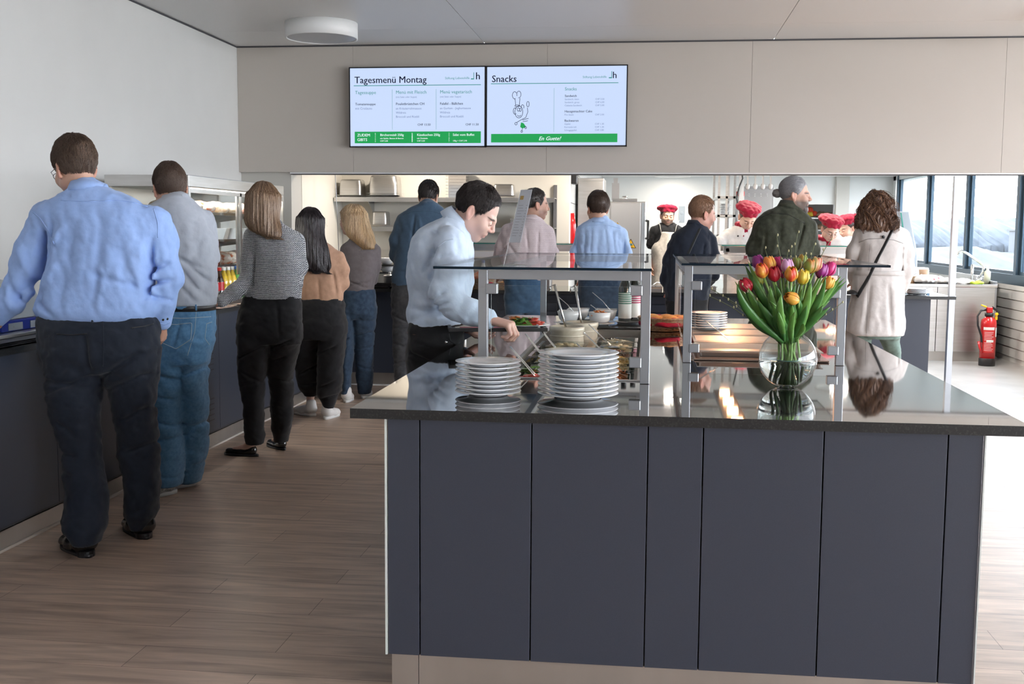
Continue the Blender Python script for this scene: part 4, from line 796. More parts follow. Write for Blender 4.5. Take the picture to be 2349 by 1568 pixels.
# 6 --- man in the petrol shirt
def mkcol(m, dz=-.135, yaw=0, p=-5, rx=.062, ry=.066, sm=None, **k):
    def post(t, HC, R, hs, ts, ht): (ncol(t, m, HC, R, hs, ts, yaw, p, rx=rx, ry=ry, **k), sm and seam(t, 'yoke_seam', m, 'top', sm[0], sm[1], .003))
    return post
person('man in dark petrol-blue shirt and grey jeans bending his head over the far counter', 9.40, (983, 452, .08, 8, -24, 0, .98),
  torso=[(465, 966, 1000, .06), (474, 946, 1012, .085), (486, 926, 1024, .10), (505, 914, 1036, .115), (550, 911, 1038, .125), (600, 906, 1034, .125), (640, 901, 1030, .125), (657, 900, 1026, .12)],
  arms=[[(922, 508, 0, .052), (910, 550, 0, .054), (908, 585, .04, .048), (925, 615, .18, .038)], [(1030, 510, 0, .052), (1040, 550, 0, .054), (1038, 585, .04, .048), (1020, 615, .18, .038)]],
  hip=[(650, 900, 1024, .12), (690, 900, 1018, .13), (730, 902, 1015, .12)], legs=[[(715, 902, 955, .11), (760, 902, 950, .10), (810, 903, 945, .085), (862, 907, 938, .075), (905, 908, 938, .075)], [(715, 957, 1014, .11), (760, 960, 1010, .10), (810, 965, 1005, .085), (862, 968, 1000, .075), (905, 970, 1000, .075)]],
  hands=[dict(x=928, y=618, dy=.2, d=(.2, 1, -.2), pn=(0, 0, -1)), dict(x=1018, y=618, dy=.2, d=(-.2, 1, -.2), pn=(0, 0, -1))],
  shoes=[(922, 925, 918, 905, 'leather', 'black', {}), (986, 925, 990, 905, 'leather', 'black', {})],
  creases=[(958, 490, 950, 560, .012, .012), (966, 490, 985, 600, .014, -.008), (915, 620, 1010, 630, .012, .009), (905, 645, 1010, 640, .01, .008)], pcre=[(905, 720, 950, 740, .01, .01), (905, 750, 945, 745, .01, .01), (905, 780, 944, 790, .01, .009), (905, 830, 942, 820, .01, .009)],
  hair=hair_short(None, .98, DK, t=.026, side=.008, n=2000, L=6, step=.006, seed=18, lift=.0016), top='c_petrol', bottom='c_charcoaljeans', bn='jeans', h=.010, seed=18, nz=(.004, 15), post=mkcol('c_petrol', hgt=.04, leaf=.034, flare=.012, p=-10, sm=([(925, 492), (950, 484), (990, 484), (1020, 492)], 9.4)), foot=(aty(965, 880, 9.4)[0], 9.4))
M['stitch2'] = mat('black_denim_edge', (.05, .055, .06), .7)
# 7 --- man helping himself at the salad bar
def post(t, HC, R, hs, ts, ht):
    collar(t, 'c_paleblue', aty(1049, 520, 5.3), rotm(92, -44), .066, .084, hgt=.052, leaf=.056, flare=.014, gap=.22)
    seam(t, 'shoulder_seam', 'c_paleblue', 'top', [(1040, 548), (1022, 552), (1004, 566), (994, 590)], 5.3, .003); seam(t, 'cuff_edge', 'c_paleblue', 'top', [(1098, 716), (1102, 730), (1100, 748)], 5.3, .003)
    seam(t, 'pocket_edge', 'stitch2', 'bot', [(1030, 765), (1034, 782), (1046, 790), (1058, 784)], 5.3, .002)
    band('belt', t, 'c_brownbelt', ht, ht[0][0]-.046, ht[0][0]-.022, .004); p = aty(1024, 784, 5.14)
    b = MB(); b.cyl(p, p-np.array([0, .01, 0]), .006, n=12); b.build('rivet', 'chrome', t)
person('man in pale blue shirt leaning over the salad bar with a tray', 5.3, (1092, 486, 0, 92, -35, 0, 1.05),
  torso=[(498, 1022, 1052, .06), (508, 1000, 1062, .10), (522, 972, 1072, .15), (540, 955, 1078, .18), (570, 944, 1082, .195), (610, 941, 1082, .19), (650, 938, 1080, .175), (690, 943, 1073, .165), (720, 937, 1066, .165), (742, 941, 1060, .155), (750, 946, 1056, .15)],
  arms=[[(1034, 556, -.17, .078), (1030, 610, -.21, .076), (1024, 672, -.24, .068), (1034, 694, -.25, .062), (1078, 716, -.26, .050), (1118, 732, -.27, .042)], [(1040, 560, .17, .07), (1050, 640, .21, .065), (1056, 700, .22, .05), (1064, 742, .12, .04)]],
  hip=[(740, 944, 1058, .15), (765, 938, 1062, .16), (800, 936, 1063, .16), (850, 940, 1056, .14)], legs=[[(810, 938, 1050, .0)][:0] or [(820, 938, 1048, .075, -.08), (900, 945, 1032, .075, -.08), (1000, 955, 1030, .06, -.09), (1100, 962, 1022, .055, -.09), (1190, 965, 1015, .055, -.09)], [(820, 945, 1058, .075, .09), (900, 950, 1036, .075, .09), (1000, 962, 1040, .06, .1), (1100, 970, 1032, .055, .1), (1150, 972, 1025, .055, .1)]],
  hands=[dict(x=1122, y=733, dy=-.27, d=(1, -.05, -.22), pn=(-.15, .1, -1), side=1, curl=(.92, .98, 1.02, 1.08), thumb=.9, sc=1.15, spread=.0), dict(x=1064, y=745, dy=.08, d=(.8, -.2, -.45), pn=(.3, -.3, .8), side=1, curl=(.35, .35, .4, .45), thumb=1.0, sc=1.0)],
  shoes=[(975, 1190, 1065, 1190, 'leather', 'black', {}), (978, 1150, 1068, 1150, 'leather', 'black', {})],
  creases=[(1022, 560, 985, 630, .018, .016), (1000, 600, 1010, 640, .02, .012), (945, 700, 1060, 720, .02, .012), (950, 735, 1040, 690, .02, .012), (1010, 700, 1060, 680, .012, .012), (1012, 712, 1066, 700, .012, .012), (1000, 640, 1030, 600, .015, .01), (1030, 540, 1000, 530, .012, .010), (1060, 580, 1030, 590, .012, .01), (1005, 690, 1050, 660, .013, .010), (960, 560, 980, 680, .03, .007)],
  pcre=[(950, 800, 1040, 840, .012, .010), (960, 775, 1010, 790, .006, .005), (1030, 765, 1055, 790, .008, .006)],
  hair=hair_short(None, 1.05, (.026, .018, .017), t=.011, side=.003, n=3400, L=7, step=.0062, seed=21, lift=.0010, zl=lambda ax, y: np.interp(y, [-.12, -.085, -.055, -.030, -.018, .008, .020, .036, .06, .075, .11], [-.060, -.062, -.045, -.02, .014, .016, -.020, -.010, .066, .084, .100])),
  top='c_paleblue', bottom='c_black', stand=False, h=.0085, seed=21, nz=(.0065, 12), post=post, hk=dict(brow=(.05, .03, .025)), skin=(.70, .46, .38), foot=(aty(1000, 800, 5.3)[0], 5.3))
# 8 --- moustached man in fine check shirt
person('dark-haired man with moustache in fine check shirt standing behind the menu stand', 9.20, (1229, 470, 0, 68, -3, 0, 1.0),
  torso=[(495, 1203, 1236, .06), (505, 1184, 1246, .08), (516, 1166, 1255, .10), (535, 1156, 1260, .12), (570, 1152, 1264, .13), (610, 1153, 1262, .13), (642, 1158, 1254, .13)],
  arms=[[(1166, 528, 0, .052), (1150, 565, .0, .05), (1140, 600, .05, .042), (1150, 630, .25, .034)], [(1256, 532, 0, .05), (1266, 580, 0, .048), (1264, 615, .1, .04), (1250, 635, .28, .03)]],
  hip=[(636, 1158, 1252, .13), (670, 1158, 1251, .14), (715, 1160, 1250, .13)], legs=[[(700, 1160, 1204, .11), (780, 1164, 1202, .09), (900, 1170, 1200, .08)], [(700, 1206, 1250, .11), (780, 1208, 1246, .09), (900, 1212, 1242, .08)]],
  hands=[dict(x=1152, y=634, dy=.28, d=(.3, 1, -.2), pn=(0, 0, -1)), dict(x=1248, y=637, dy=.3, d=(-.3, 1, -.2), pn=(0, 0, -1))],
  shoes=[(1184, 930, 1184, 908, 'leather', 'black', {}), (1226, 930, 1228, 908, 'leather', 'black', {})], creases=[(1238, 530, 1236, 600, .012, .012), (1210, 520, 1216, 580, .012, .009), (1170, 560, 1200, 600, .012, .008), (1155, 575, 1175, 555, .01, .01)],
  hair=hair_short(None, 1.0, (.045, .034, .030), t=.014, side=.006, n=1600, L=5, step=.005, seed=24, lift=.0012, zl=lambda ax, y: np.interp(y, [-.12, -.085, -.055, -.030, -.018, .008, .018, .036, .05, .075, .11], [-.060, -.065, -.045, -.02, .014, .016, -.015, .0, .065, .085, .095])),
  top='c_check', bottom='c_denim2', bn='jeans', h=.010, seed=24, nz=(.004, 16), post=mkcol('c_check', yaw=10, hgt=.035, leaf=.03), hk=dict(beard=((.16, .10, .085), .55), brow=(.04, .03, .025)), skin=(.55, .32, .24), foot=(aty(1205, 800, 9.2)[0], 9.2))
# 9 --- man in sky-blue shirt
person('man in light blue shirt seen from behind at the middle of the far counter', 9.15, (1371, 478, 0, -24, -4, 0, 1.0),
  torso=[(500, 1356, 1394, .06), (510, 1342, 1412, .085), (522, 1328, 1426, .105), (540, 1325, 1431, .12), (575, 1326, 1430, .125), (610, 1328, 1430, .125), (645, 1330, 1432, .125)],
  arms=[[(1333, 538, 0, .045), (1322, 580, 0, .043), (1322, 620, .06, .04), (1336, 640, .26, .034)], [(1426, 540, 0, .045), (1435, 580, 0, .043), (1434, 620, .06, .04), (1424, 640, .26, .034)]],
  hip=[(638, 1330, 1432, .125), (670, 1328, 1434, .14), (715, 1330, 1432, .13)], legs=[[(700, 1330, 1380, .11), (780, 1334, 1376, .09), (900, 1340, 1372, .08)], [(700, 1382, 1432, .11), (780, 1386, 1428, .09), (900, 1390, 1422, .08)]],
  hands=[dict(x=1338, y=642, dy=.28, d=(.3, 1, -.2), pn=(0, 0, -1)), dict(x=1422, y=642, dy=.28, d=(-.3, 1, -.2), pn=(0, 0, -1))],
  shoes=[(1356, 930, 1352, 908, 'leather', 'black', {}), (1406, 930, 1410, 908, 'leather', 'black', {})], creases=[(1326, 545, 1322, 600, .010, .012), (1434, 550, 1430, 590, .010, .012), (1345, 530, 1340, 600, .012, .008), (1375, 520, 1370, 640, .02, .006), (1405, 525, 1415, 600, .014, .008), (1360, 520, 1356, 580, .01, .006), (1390, 522, 1395, 590, .01, .006)],
  hair=hair_short(None, 1.0, (.075, .045, .032), t=.024, side=.010, n=2200, L=7, step=.006, seed=27, lift=.0008), top='c_skyblue', bottom='c_darkdenim', bn='jeans', h=.010, seed=27, nz=(.005, 14), post=mkcol('c_skyblue', yaw=-5, hgt=.04, leaf=.036, flare=.014, sm=([(1332, 524), (1356, 516), (1390, 515), (1424, 524)], 9.15)), foot=(aty(1380, 800, 9.15)[0], 9.15))
# 10 --- man in navy jacket
def post(t, HC, R, hs, ts, ht):
    ncol(t, 'c_navy', HC, R, hs, ts, 40, -10, hgt=.055, leaf=.03, flare=.006); seam(t, 'bag_strap', mat('dark_strap', (.03, .035, .04), .6), 'top', [(1604, 524), (1594, 545), (1578, 580), (1566, 612)], 8.85, .018, flat=.15, off=.001, sides=8)
person('short-haired man in navy jacket leaning at the far counter, left of the bearded man', 8.85, (1611, 490, 0, 66, -8, -6, 1.0),
  torso=[(512, 1582, 1612, .06), (522, 1566, 1620, .085), (535, 1548, 1630, .105), (550, 1540, 1634, .12), (580, 1535, 1634, .13), (620, 1529, 1632, .13), (660, 1526, 1628, .13), (690, 1526, 1624, .12)],
  arms=[[(1553, 552, 0, .05), (1538, 600, .0, .052), (1530, 640, .04, .046), (1540, 665, .25, .036)], [(1626, 552, 0, .05), (1634, 595, 0, .05), (1634, 630, .08, .042), (1620, 650, .28, .034)]],
  hip=[(684, 1528, 1622, .12), (710, 1528, 1622, .13), (740, 1530, 1620, .12)], legs=[[(725, 1530, 1574, .11), (800, 1534, 1572, .09), (920, 1540, 1568, .08)], [(725, 1576, 1620, .11), (800, 1580, 1616, .09), (920, 1584, 1612, .08)]],
  hands=[dict(x=1542, y=668, dy=.28, d=(.3, 1, -.2), pn=(0, 0, -1)), dict(x=1618, y=652, dy=.3, d=(-.3, 1, -.2), pn=(0, 0, -1))],
  shoes=[(1554, 950, 1554, 925, 'leather', 'black', {}), (1600, 950, 1602, 925, 'leather', 'black', {})], creases=[(1615, 555, 1608, 600, .010, .012), (1560, 560, 1545, 640, .012, .010)],
  hair=hair_short(None, 1.0, (.33, .18, .105), t=.018, side=.003, n=2200, L=5, step=.0055, seed=30, lift=.0016, r=.0014), top='c_navy', bottom='c_black', topname='jacket', h=.010, seed=30, post=post, hk=dict(brow=(.3, .17, .1)), skin=(.62, .34, .27), foot=(aty(1575, 800, 8.85)[0], 8.85))
# 11 --- grey-haired bearded man
def post(t, HC, R, hs, ts, ht):
    ncol(t, 'c_green', HC, R, hs, ts, 55, -12, rx=.070, ry=.078, hgt=.065, leaf=.05, flare=.014, gap=.2)
    seam(t, 'yoke_seam', 'black', 'top', [(1742, 500), (1770, 488), (1810, 492), (1846, 512)], 8.7, .0022)
    v = Vol((-.08, -.08, -.10), (.08, .08, .05), .005); v.ell((0, .01, -.02), (.026, .034, .040), k=.02); v.cone((0, .035, -.035), (0, .045, -.085), .026, .010, .03); v.noise(.003, 90, 4, ridge=True); P, Q = v.surf()
    P = P+np.array([0, .040, -.066]); np_mesh('beard', P@R.T+HC, Q, 'hair', t, col=np.where((P[:, 2:3] < -.130), np.array([[.42, .40, .38]]), np.array([[.11, .09, .085]])))
def pony(v): v.cone((0, -.10, .03), (0, -.128, .015), .025, .020, .02)
ps = hair_short(None, 1.03, (.30, .30, .32), t=.016, side=.008, n=2200, L=9, step=.008, seed=33, lift=.0002, flow=lambda p: np.stack([-p[:, 0]*.8, -np.ones(len(p))*.15, -p[:, 2]*.2-.01], 1), zl=lambda ax, y: np.interp(y, [-.12, -.085, -.055, -.030, -.018, .008, .020, .04, .06, .075, .11], [-.040, -.045, -.035, -.02, .014, .016, -.005, .02, .06, .075, .080]))
bv = Vol((-.07, -.21, -.06), (.07, -.06, .09), .0045); bv.ell((0, -.132, .012), (.030, .036, .032), k=0); bv.ell((0, -.112, .018), (.018, .02, .018), k=.01); bv.noise(.003, 110, 3, ridge=True); bP, bQ = bv.surf(); hv_, hq_ = merge_q([(ps[0], ps[1]), (bP, bQ)])
pony = (hv_, hq_, np.concatenate([ps[2], np.tile([.16, .15, .15], (len(bP), 1))]))
person('bearded grey-haired man with tied-back hair in dark green coat looking right', 8.70, (1824, 448, 0, 98, -2, 0, 1.03),
  torso=[(470, 1790, 1832, .06), (480, 1768, 1842, .085), (492, 1748, 1852, .105), (510, 1736, 1862, .125), (545, 1730, 1866, .14), (590, 1726, 1867, .14), (650, 1724, 1867, .145), (720, 1722, 1866, .15), (760, 1722, 1864, .15)],
  arms=[[(1750, 520, 0, .062), (1732, 570, 0, .062), (1726, 620, .05, .056), (1745, 650, .25, .042)], [(1852, 522, 0, .06), (1862, 570, 0, .058), (1860, 620, .06, .05), (1845, 650, .25, .04)]],
  hip=[(740, 1730, 1856, .13), (780, 1732, 1854, .12)], legs=[[(765, 1733, 1790, .11), (850, 1740, 1786, .09), (930, 1745, 1780, .08)], [(765, 1794, 1853, .11), (850, 1798, 1846, .09), (930, 1802, 1840, .08)]],
  hands=[dict(x=1748, y=653, dy=.28, d=(.3, 1, -.2), pn=(0, 0, -1)), dict(x=1842, y=653, dy=.28, d=(-.3, 1, -.2), pn=(0, 0, -1))],
  shoes=[(1762, 960, 1762, 935, 'leather', 'black', {}), (1820, 960, 1822, 935, 'leather', 'black', {})], creases=[(1842, 510, 1822, 580, .010, .014), (1755, 530, 1745, 600, .012, .009), (1790, 500, 1780, 580, .02, .006), (1750, 492, 1835, 512, .006, .005)],
  hair=pony, top='c_green', bottom='c_black', topname='coat', h=.010, seed=33, post=post, hk=dict(beard=((.13, .11, .10), .9), brow=(.05, .04, .04)), skin=(.60, .37, .29), foot=(aty(1795, 800, 8.7)[0], 8.7))
M['seamgrey'] = mat('coat_seam', (.30, .28, .27), .8)
# 12 --- woman in the trench coat
def post(t, HC, R, hs, ts, ht):
    ncol(t, 'c_trench', HC, R, hs, ts, 8, -8, rx=.07, ry=.075, hgt=.05, leaf=.05, flare=.02)
    bg_ = thing('shoulder_bag', 'black crossbody bag on a long strap worn by the trench coat woman', 'bag', tuple(aty(1950, 700, 8.55)))
    seam(bg_, 'strap', 'black', 'top', [(2050, 519), (2036, 548), (2014, 590), (1990, 640), (1966, 680)], 8.6, .015, flat=.25, off=.005, sides=6)
    p = surfpt(CUR['top'], 2026, 543, 8.6); b = MB(); b.cyl(p, p-np.array([0, .01, 0]), .011, n=14); b.build('button', 'black', t)
    z = aty(2010, 625, 8.6)[2]; S = sorted(ts); band('coat_belt', t, 'c_trench', S, z-.018, z+.018, .010); seam(t, 'yoke_seam', 'seamgrey', 'top', [(1970, 556), (1990, 548), (2020, 547), (2050, 550), (2072, 558)], 8.6, .0025); seam(t, 'back_seam', 'seamgrey', 'top', [(1996, 560), (1993, 600), (1990, 700), (1988, 764)], 8.6, .0016)
    b = MB(); v = Vol((1.30, 8.35, .98), (1.62, 8.75, 1.30), .008); v.ell(tuple(aty(1950, 690, 8.55)), (.075, .10, .085), k=0); v.ell(tuple(aty(1944, 712, 8.55)), (.065, .10, .07), k=.03); P, Q = v.surf(); np_mesh('pouch', P, Q, 'c_belt', bg_)
person('woman in pale trench coat with curly brown hair and a black shoulder bag strap', 8.60, (2010, 482, .03, 8, -10, 0, 1.0),
  torso=[(505, 1990, 2046, .06), (515, 1978, 2060, .085), (526, 1966, 2074, .10), (545, 1963, 2080, .12), (580, 1966, 2078, .13), (625, 1962, 2070, .125), (670, 1954, 2072, .135), (720, 1946, 2074, .145), (768, 1942, 2073, .15)],
  arms=[[(1975, 538, 0, .052), (1960, 575, 0, .052), (1952, 610, .05, .046), (1960, 645, .2, .038)], [(2070, 540, 0, .05), (2080, 580, 0, .052), (2080, 620, .02, .048), (2072, 655, .1, .038)]],
  hip=[(745, 1958, 2064, .10), (775, 1958, 2064, .10)], legs=[[(765, 1958, 1998, .08), (820, 1964, 1996, .075), (880, 1968, 1994, .065), (930, 1970, 1992, .06)], [(765, 2016, 2062, .08), (820, 2032, 2064, .075), (880, 2034, 2062, .065), (930, 2036, 2058, .06)]],
  hands=[dict(x=1962, y=648, dy=.22, d=(.2, 1, -.3), pn=(0, 0, -1), sc=.85), dict(x=2070, y=660, dy=.12, d=(-.3, .8, -.5), pn=(-1, 0, 0), sc=.85)],
  shoes=[(1982, 960, 1982, 935, 'leather', 'black', dict(L=.25)), (2048, 960, 2050, 935, 'leather', 'black', dict(L=.25))], creases=[(1975, 555, 1962, 620, .010, .010), (2064, 560, 2066, 640, .010, .010), (1990, 650, 1975, 760, .02, .012), (2030, 650, 2035, 765, .02, .010), (2055, 670, 2060, 765, .015, .008)],
  hair=hair_long([(.06, 0, -.02, .10, .105), (.0, 0, -.03, .118, .112), (-.06, .0, -.045, .128, .105), (-.11, .0, -.06, .126, .085), (-.15, .0, -.075, .105, .06), (-.175, .0, -.08, .075, .04)], 1.0, [(.15, .07, .04), (.09, .045, .03), (.30, .16, .08), (.12, .06, .04)], n=2600, L=15, step=.016, seed=36, wave=.6, r=.002, ridge=.005),
  top='c_trench', bottom='c_sage', topname='trench_coat', fem=True, h=.010, seed=36, nz=(.004, 12), post=post, skin=(.62, .38, .30), foot=(aty(2010, 800, 8.6)[0], 8.6))
# kitchen staff ---------------------------------------------------------------------------------
def cap_scarf(puff=(.0, -.02, .115), scarf=True, tilt=-18, wd=1.):
    def f(t, HC, R, hs, ts, ht):
        v = Vol((-.17, -.19, .02), (.17, .17, .24), .006); A = rotm(0, tilt); v.loft([(.035, 0, -.012, .083, .105), (.068, 0, -.014, .086, .107)], k=0, cap=0); v.ell(np.array(puff)+np.array([0, -.01, -.026]), np.array([.122, .134, .040])*wd, k=.015); v.noise(.006, 48, 5, ridge=True); v.noise(.002, 90, 6)
        P, Q = v.surf(); P = P-np.array([0, 0, .05]); P = P@rotm(0, 13).T+np.array([0, -.004, .056]); np_mesh('cap', P@R.T+HC, Q, 'c_crimson', t)
        if scarf:
            nb = HC+R@np.array([0, -.03, -.125]); v = Vol(nb-.16, nb+.16, .006); RR = rotm(0, 0); f3 = R@np.array([0, 1, 0]); f3[2] = 0; f3 /= np.linalg.norm(f3); rg = R@np.array([1, 0, 0])
            ring = [nb+np.array([0, 0, .006])+rg*(.072*math.cos(a))+f3*(.084*math.sin(a))+np.array([0, 0, -.012*math.sin(a)]) for a in np.linspace(0, 6.283, 15)]
            for p, q in zip(ring[:-1], ring[1:]): v.cone(p, q, .019, .019, .015)
            k = nb+f3*.098+np.array([0, 0, -.03]); v.ell(k, (.022, .022, .02), k=.01); v.cone(k, k+rg*.03+np.array([0, 0, -.075])+f3*.02, .018, .010, .01); v.cone(k, k-rg*.02+np.array([0, 0, -.07])+f3*.02, .018, .010, .01); v.noise(.002, 80, 3)
            P, Q = v.surf(); np_mesh('neckerchief', P, Q, 'c_crimson', t)
    return f
def post1(t, HC, R, hs, ts, ht):
    cap_scarf()(t, HC, R, hs, ts, ht); b = MB(); Y = 13.8
    for x0, x1 in ((1517, 1510), (1548, 1558)): b.tube([aty(x0, 535, Y-.155), aty(x0*.6+x1*.4, 518, Y-.12), aty(x1, 506, Y-.03)], .008, 6, flat=.4)
    b.build('apron_strap', 'c_apron', t); S = px([(532, 1517, 1549, .13), (545, 1512, 1553, .135), (562, 1500, 1559, .142), (600, 1497, 1560, .155), (650, 1494, 1562, .165), (700, 1494, 1562, .17)], Y); v = Vol(*bounds(S, .05), .012); v.loft([(s[0], s[1], s[2]-.01, s[3]+.012, s[4]+.012) for s in S], cap=0); v.noise(.006, 14, 4, (1, 1, .3), ridge=True)
    v.cut(lambda X, Yy, Z: Yy-13.78); P, Q = v.surf(); np_mesh('apron', P, Q, 'c_apron', t)
hf = hair_short(None, 1.0, DK, t=.012, side=.005, n=500, L=4, seed=40)
person('kitchen worker in black T-shirt, white apron and crimson cap facing the camera', 13.80, (1531, 495, -.02, 172, -6, 3, 1.0),
  torso=[(512, 1516, 1546, .06), (518, 1505, 1556, .09), (526, 1498, 1562, .11), (545, 1497, 1563, .12), (580, 1499, 1561, .12), (620, 1498, 1562, .13), (660, 1497, 1562, .14)],
  arms=[[(1501, 530, 0, .055), (1497, 545, 0, .056), (1494, 560, 0, .056)], [(1560, 530, 0, .055), (1564, 545, 0, .056), (1566, 560, 0, .056)]], hip=[(650, 1498, 1561, .13), (680, 1498, 1561, .13)], legs=[[(670, 1499, 1528, .11), (760, 1502, 1526, .09), (785, 1504, 1524, .08)], [(670, 1531, 1560, .11), (760, 1533, 1557, .09), (785, 1535, 1555, .08)]],
  hands=[dict(x=1491, y=606, dy=-.06, d=(0, -.2, -1), pn=(1, 0, 0))], shoes=[(1515, 800, 1515, 804, 'leather', 'black', {}), (1545, 800, 1545, 804, 'leather', 'black', {})],
  hair=hf, top='c_black', bottom='c_black', topname='tshirt', stand=False, h=.012, seed=40, post=post1, hk=dict(beard=((.10, .065, .05), .7), brow=(.02, .015, .015)), skin=(.62, .37, .26), foot=(aty(1531, 700, 13.8)[0], 13.8))
def chefpost(bt):
    cs = cap_scarf()
    def f(t, HC, R, hs, ts, ht):
        cs(t, HC, R, hs, ts, ht)
        if bt == 2: glasses(t, HC, R, hs, 'steeldark', .0012)
        if bt == 1: b = MB(); p = aty(1693, 541, 11.3-.12); b.ell(p, (.009, .006, .009)); b.build('button', 'black', t)
    return f
cj = dict(stand=False, top='c_white', bottom='c_black', topname='chef_jacket', h=.012, skin=(.68, .43, .33))
person('kitchen worker in white jacket and crimson cap bending forward, left of the bearded man', 11.30, (1715, 498, -.10, 172, -38, 4, 1.0), torso=[(514, 1696, 1742, .07), (522, 1680, 1752, .10), (534, 1662, 1762, .12), (550, 1656, 1768, .13), (590, 1658, 1768, .13), (640, 1662, 1764, .13), (690, 1662, 1764, .13)],
  arms=[[(1670, 540, 0, .060), (1652, 556, -.05, .058), (1646, 590, -.15, .05), (1665, 610, -.28, .04)], [(1760, 540, 0, .060), (1772, 570, -.05, .055), (1765, 600, -.2, .04)]], hip=[(680, 1662, 1764, .12), (710, 1664, 1762, .12)], legs=[[(700, 1666, 1710, .11), (780, 1670, 1708, .09), (850, 1674, 1704, .08)], [(700, 1716, 1760, .11), (780, 1718, 1756, .09), (850, 1722, 1752, .08)]],
  hands=[dict(x=1668, y=612, dy=-.3, d=(.5, -1, -.2), pn=(0, 0, -1), sc=.9)], shoes=[(1690, 850, 1690, 858, 'leather', 'black', {}), (1740, 850, 1740, 858, 'leather', 'black', {})], hair=hair_short(None, 1.0, (.10, .06, .04), t=.010, side=.008, n=300, L=4, seed=43), seed=43, fem=True, post=chefpost(1), foot=(aty(1715, 700, 11.3)[0], 11.3), **cj)
person('kitchen worker in white jacket, crimson cap and glasses looking down', 11.30, (1904, 526, -.09, 168, -30, 6, .95), torso=[(540, 1886, 1926, .07), (548, 1874, 1940, .09), (558, 1866, 1948, .11), (580, 1864, 1950, .12), (640, 1866, 1948, .12), (700, 1866, 1948, .13)],
  arms=[[(1872, 564, 0, .05), (1866, 595, -.05, .046), (1878, 615, -.2, .036)], [(1942, 564, 0, .05), (1948, 595, -.05, .046), (1936, 615, -.2, .036)]], hip=[(690, 1866, 1948, .12), (715, 1868, 1946, .12)], legs=[[(705, 1868, 1904, .10), (780, 1870, 1902, .09), (850, 1874, 1900, .08)], [(705, 1910, 1946, .10), (780, 1912, 1944, .09), (850, 1916, 1940, .08)]],
  hands=[dict(x=1880, y=618, dy=-.22, d=(.4, -1, -.2), pn=(0, 0, -1), sc=.85)], shoes=[(1888, 850, 1888, 858, 'leather', 'black', {}), (1928, 850, 1928, 858, 'leather', 'black', {})], hair=hair_short(None, .95, (.14, .08, .05), t=.010, side=.008, n=300, L=4, seed=46), seed=46, fem=True, post=chefpost(2), foot=(aty(1904, 700, 11.3)[0], 11.3), **cj)
person('kitchen worker in crimson cap and neckerchief half hidden beside the trench coat woman', 11.75, (1946, 522, 0, -120, -20, 0, .97), torso=[(542, 1934, 1964, .07), (552, 1922, 1978, .09), (565, 1914, 1986, .11), (600, 1912, 1988, .12), (700, 1914, 1986, .13)],
  arms=[[(1920, 572, 0, .05), (1914, 600, -.05, .045), (1920, 618, -.2, .036)], [(1980, 572, 0, .05), (1986, 600, -.05, .045), (1980, 618, -.2, .036)]], hip=[(690, 1914, 1986, .12), (712, 1916, 1984, .12)], legs=[[(705, 1916, 1948, .10), (840, 1920, 1944, .08)], [(705, 1952, 1984, .10), (840, 1956, 1980, .08)]],
  hands=[], shoes=[(1932, 842, 1932, 850, 'leather', 'black', {}), (1968, 842, 1968, 850, 'leather', 'black', {})], hair=hair_short(None, .97, (.05, .03, .025), t=.010, side=.010, n=300, L=4, seed=49), seed=49, fem=True, post=chefpost(0), foot=(aty(1950, 700, 11.75)[0], 11.75), **cj)
# ================================================================ MENU SCREENS
M['screen'] = mat('lit_screen', (.02, .02, .02), .25, emit=(.56, .68, .93), es=.68); M['ink'] = mat('navy_screen_text', (.004, .006, .03), .5, emit=(.006, .008, .035), es=.4); M['teal'] = mat('teal_screen_text', (.01, .02, .02), .5, emit=(.02, .30, .26), es=.55)
M['softink'] = mat('grey_blue_screen_text', (.01, .01, .02), .5, emit=(.13, .18, .36), es=.68); M['sgreen'] = mat('green_screen_bar', (.005, .02, .008), .5, emit=(.004, .36, .08), es=.62); M['swhite'] = mat('white_screen_text', (.02, .02, .02), .5, emit=(.85, .95, 1.), es=.68)
TM = ['ink', 'teal', 'softink', 'sgreen', 'swhite']
def screen(px0, px1, label, items, shapes):
    A = aty(px0[0], px0[1], YB-.085); B = aty(px1[0], px1[1], YB-.085); x0, x1, z1, z0 = A[0], B[0], A[2], B[2]; y = YB-.085
    t = thing('menu_screen', label, 'screen', ((x0+x1)/2, y+.03, z0)); b = MB(); b.box((x0, y, z0), (x1, y+.05, z0+.010)); b.box((x0, y, z1-.010), (x1, y+.05, z1)); b.box((x0, y, z0), (x0+.010, y+.05, z1)); b.box((x1-.010, y, z0), (x1, y+.05, z1)); b.box((x0+.005, y+.012, z0+.005), (x1-.005, y+.05, z1-.005)); b.box((x0+.2, y+.05, z0+.1), (x1-.2, y+.07, z1-.1)); b.build('bezel', 'black', t)
    b = MB(); b.box((x0+.010, y+.005, z0+.010), (x1-.010, y+.011, z1-.010)); b.build('display', 'screen', t)
    Wd, Hd = x1-x0, z1-z0; it = [(s, x0+u*Wd, y+.0030, z0+v*Hd, sz*Hd, k, al) for s, u, v, sz, k, al in items]; o = textmesh('lettering', it, t, TM)
    b = MB()
    for u0, v0, u1, v1, k in shapes: b.box((x0+u0*Wd, y+.0036, z0+v0*Hd), (x0+u1*Wd, y+.0048, z0+v1*Hd), mi=k)
    b.build('rules_and_bars', TM, t); return t, x0, z0, Wd, Hd, y
def logo(u, v): return [(u, v, u+.022, v+.012, 1), (u+.018, v, u+.022, v+.085, 1)]
L_ = 'LEFT'
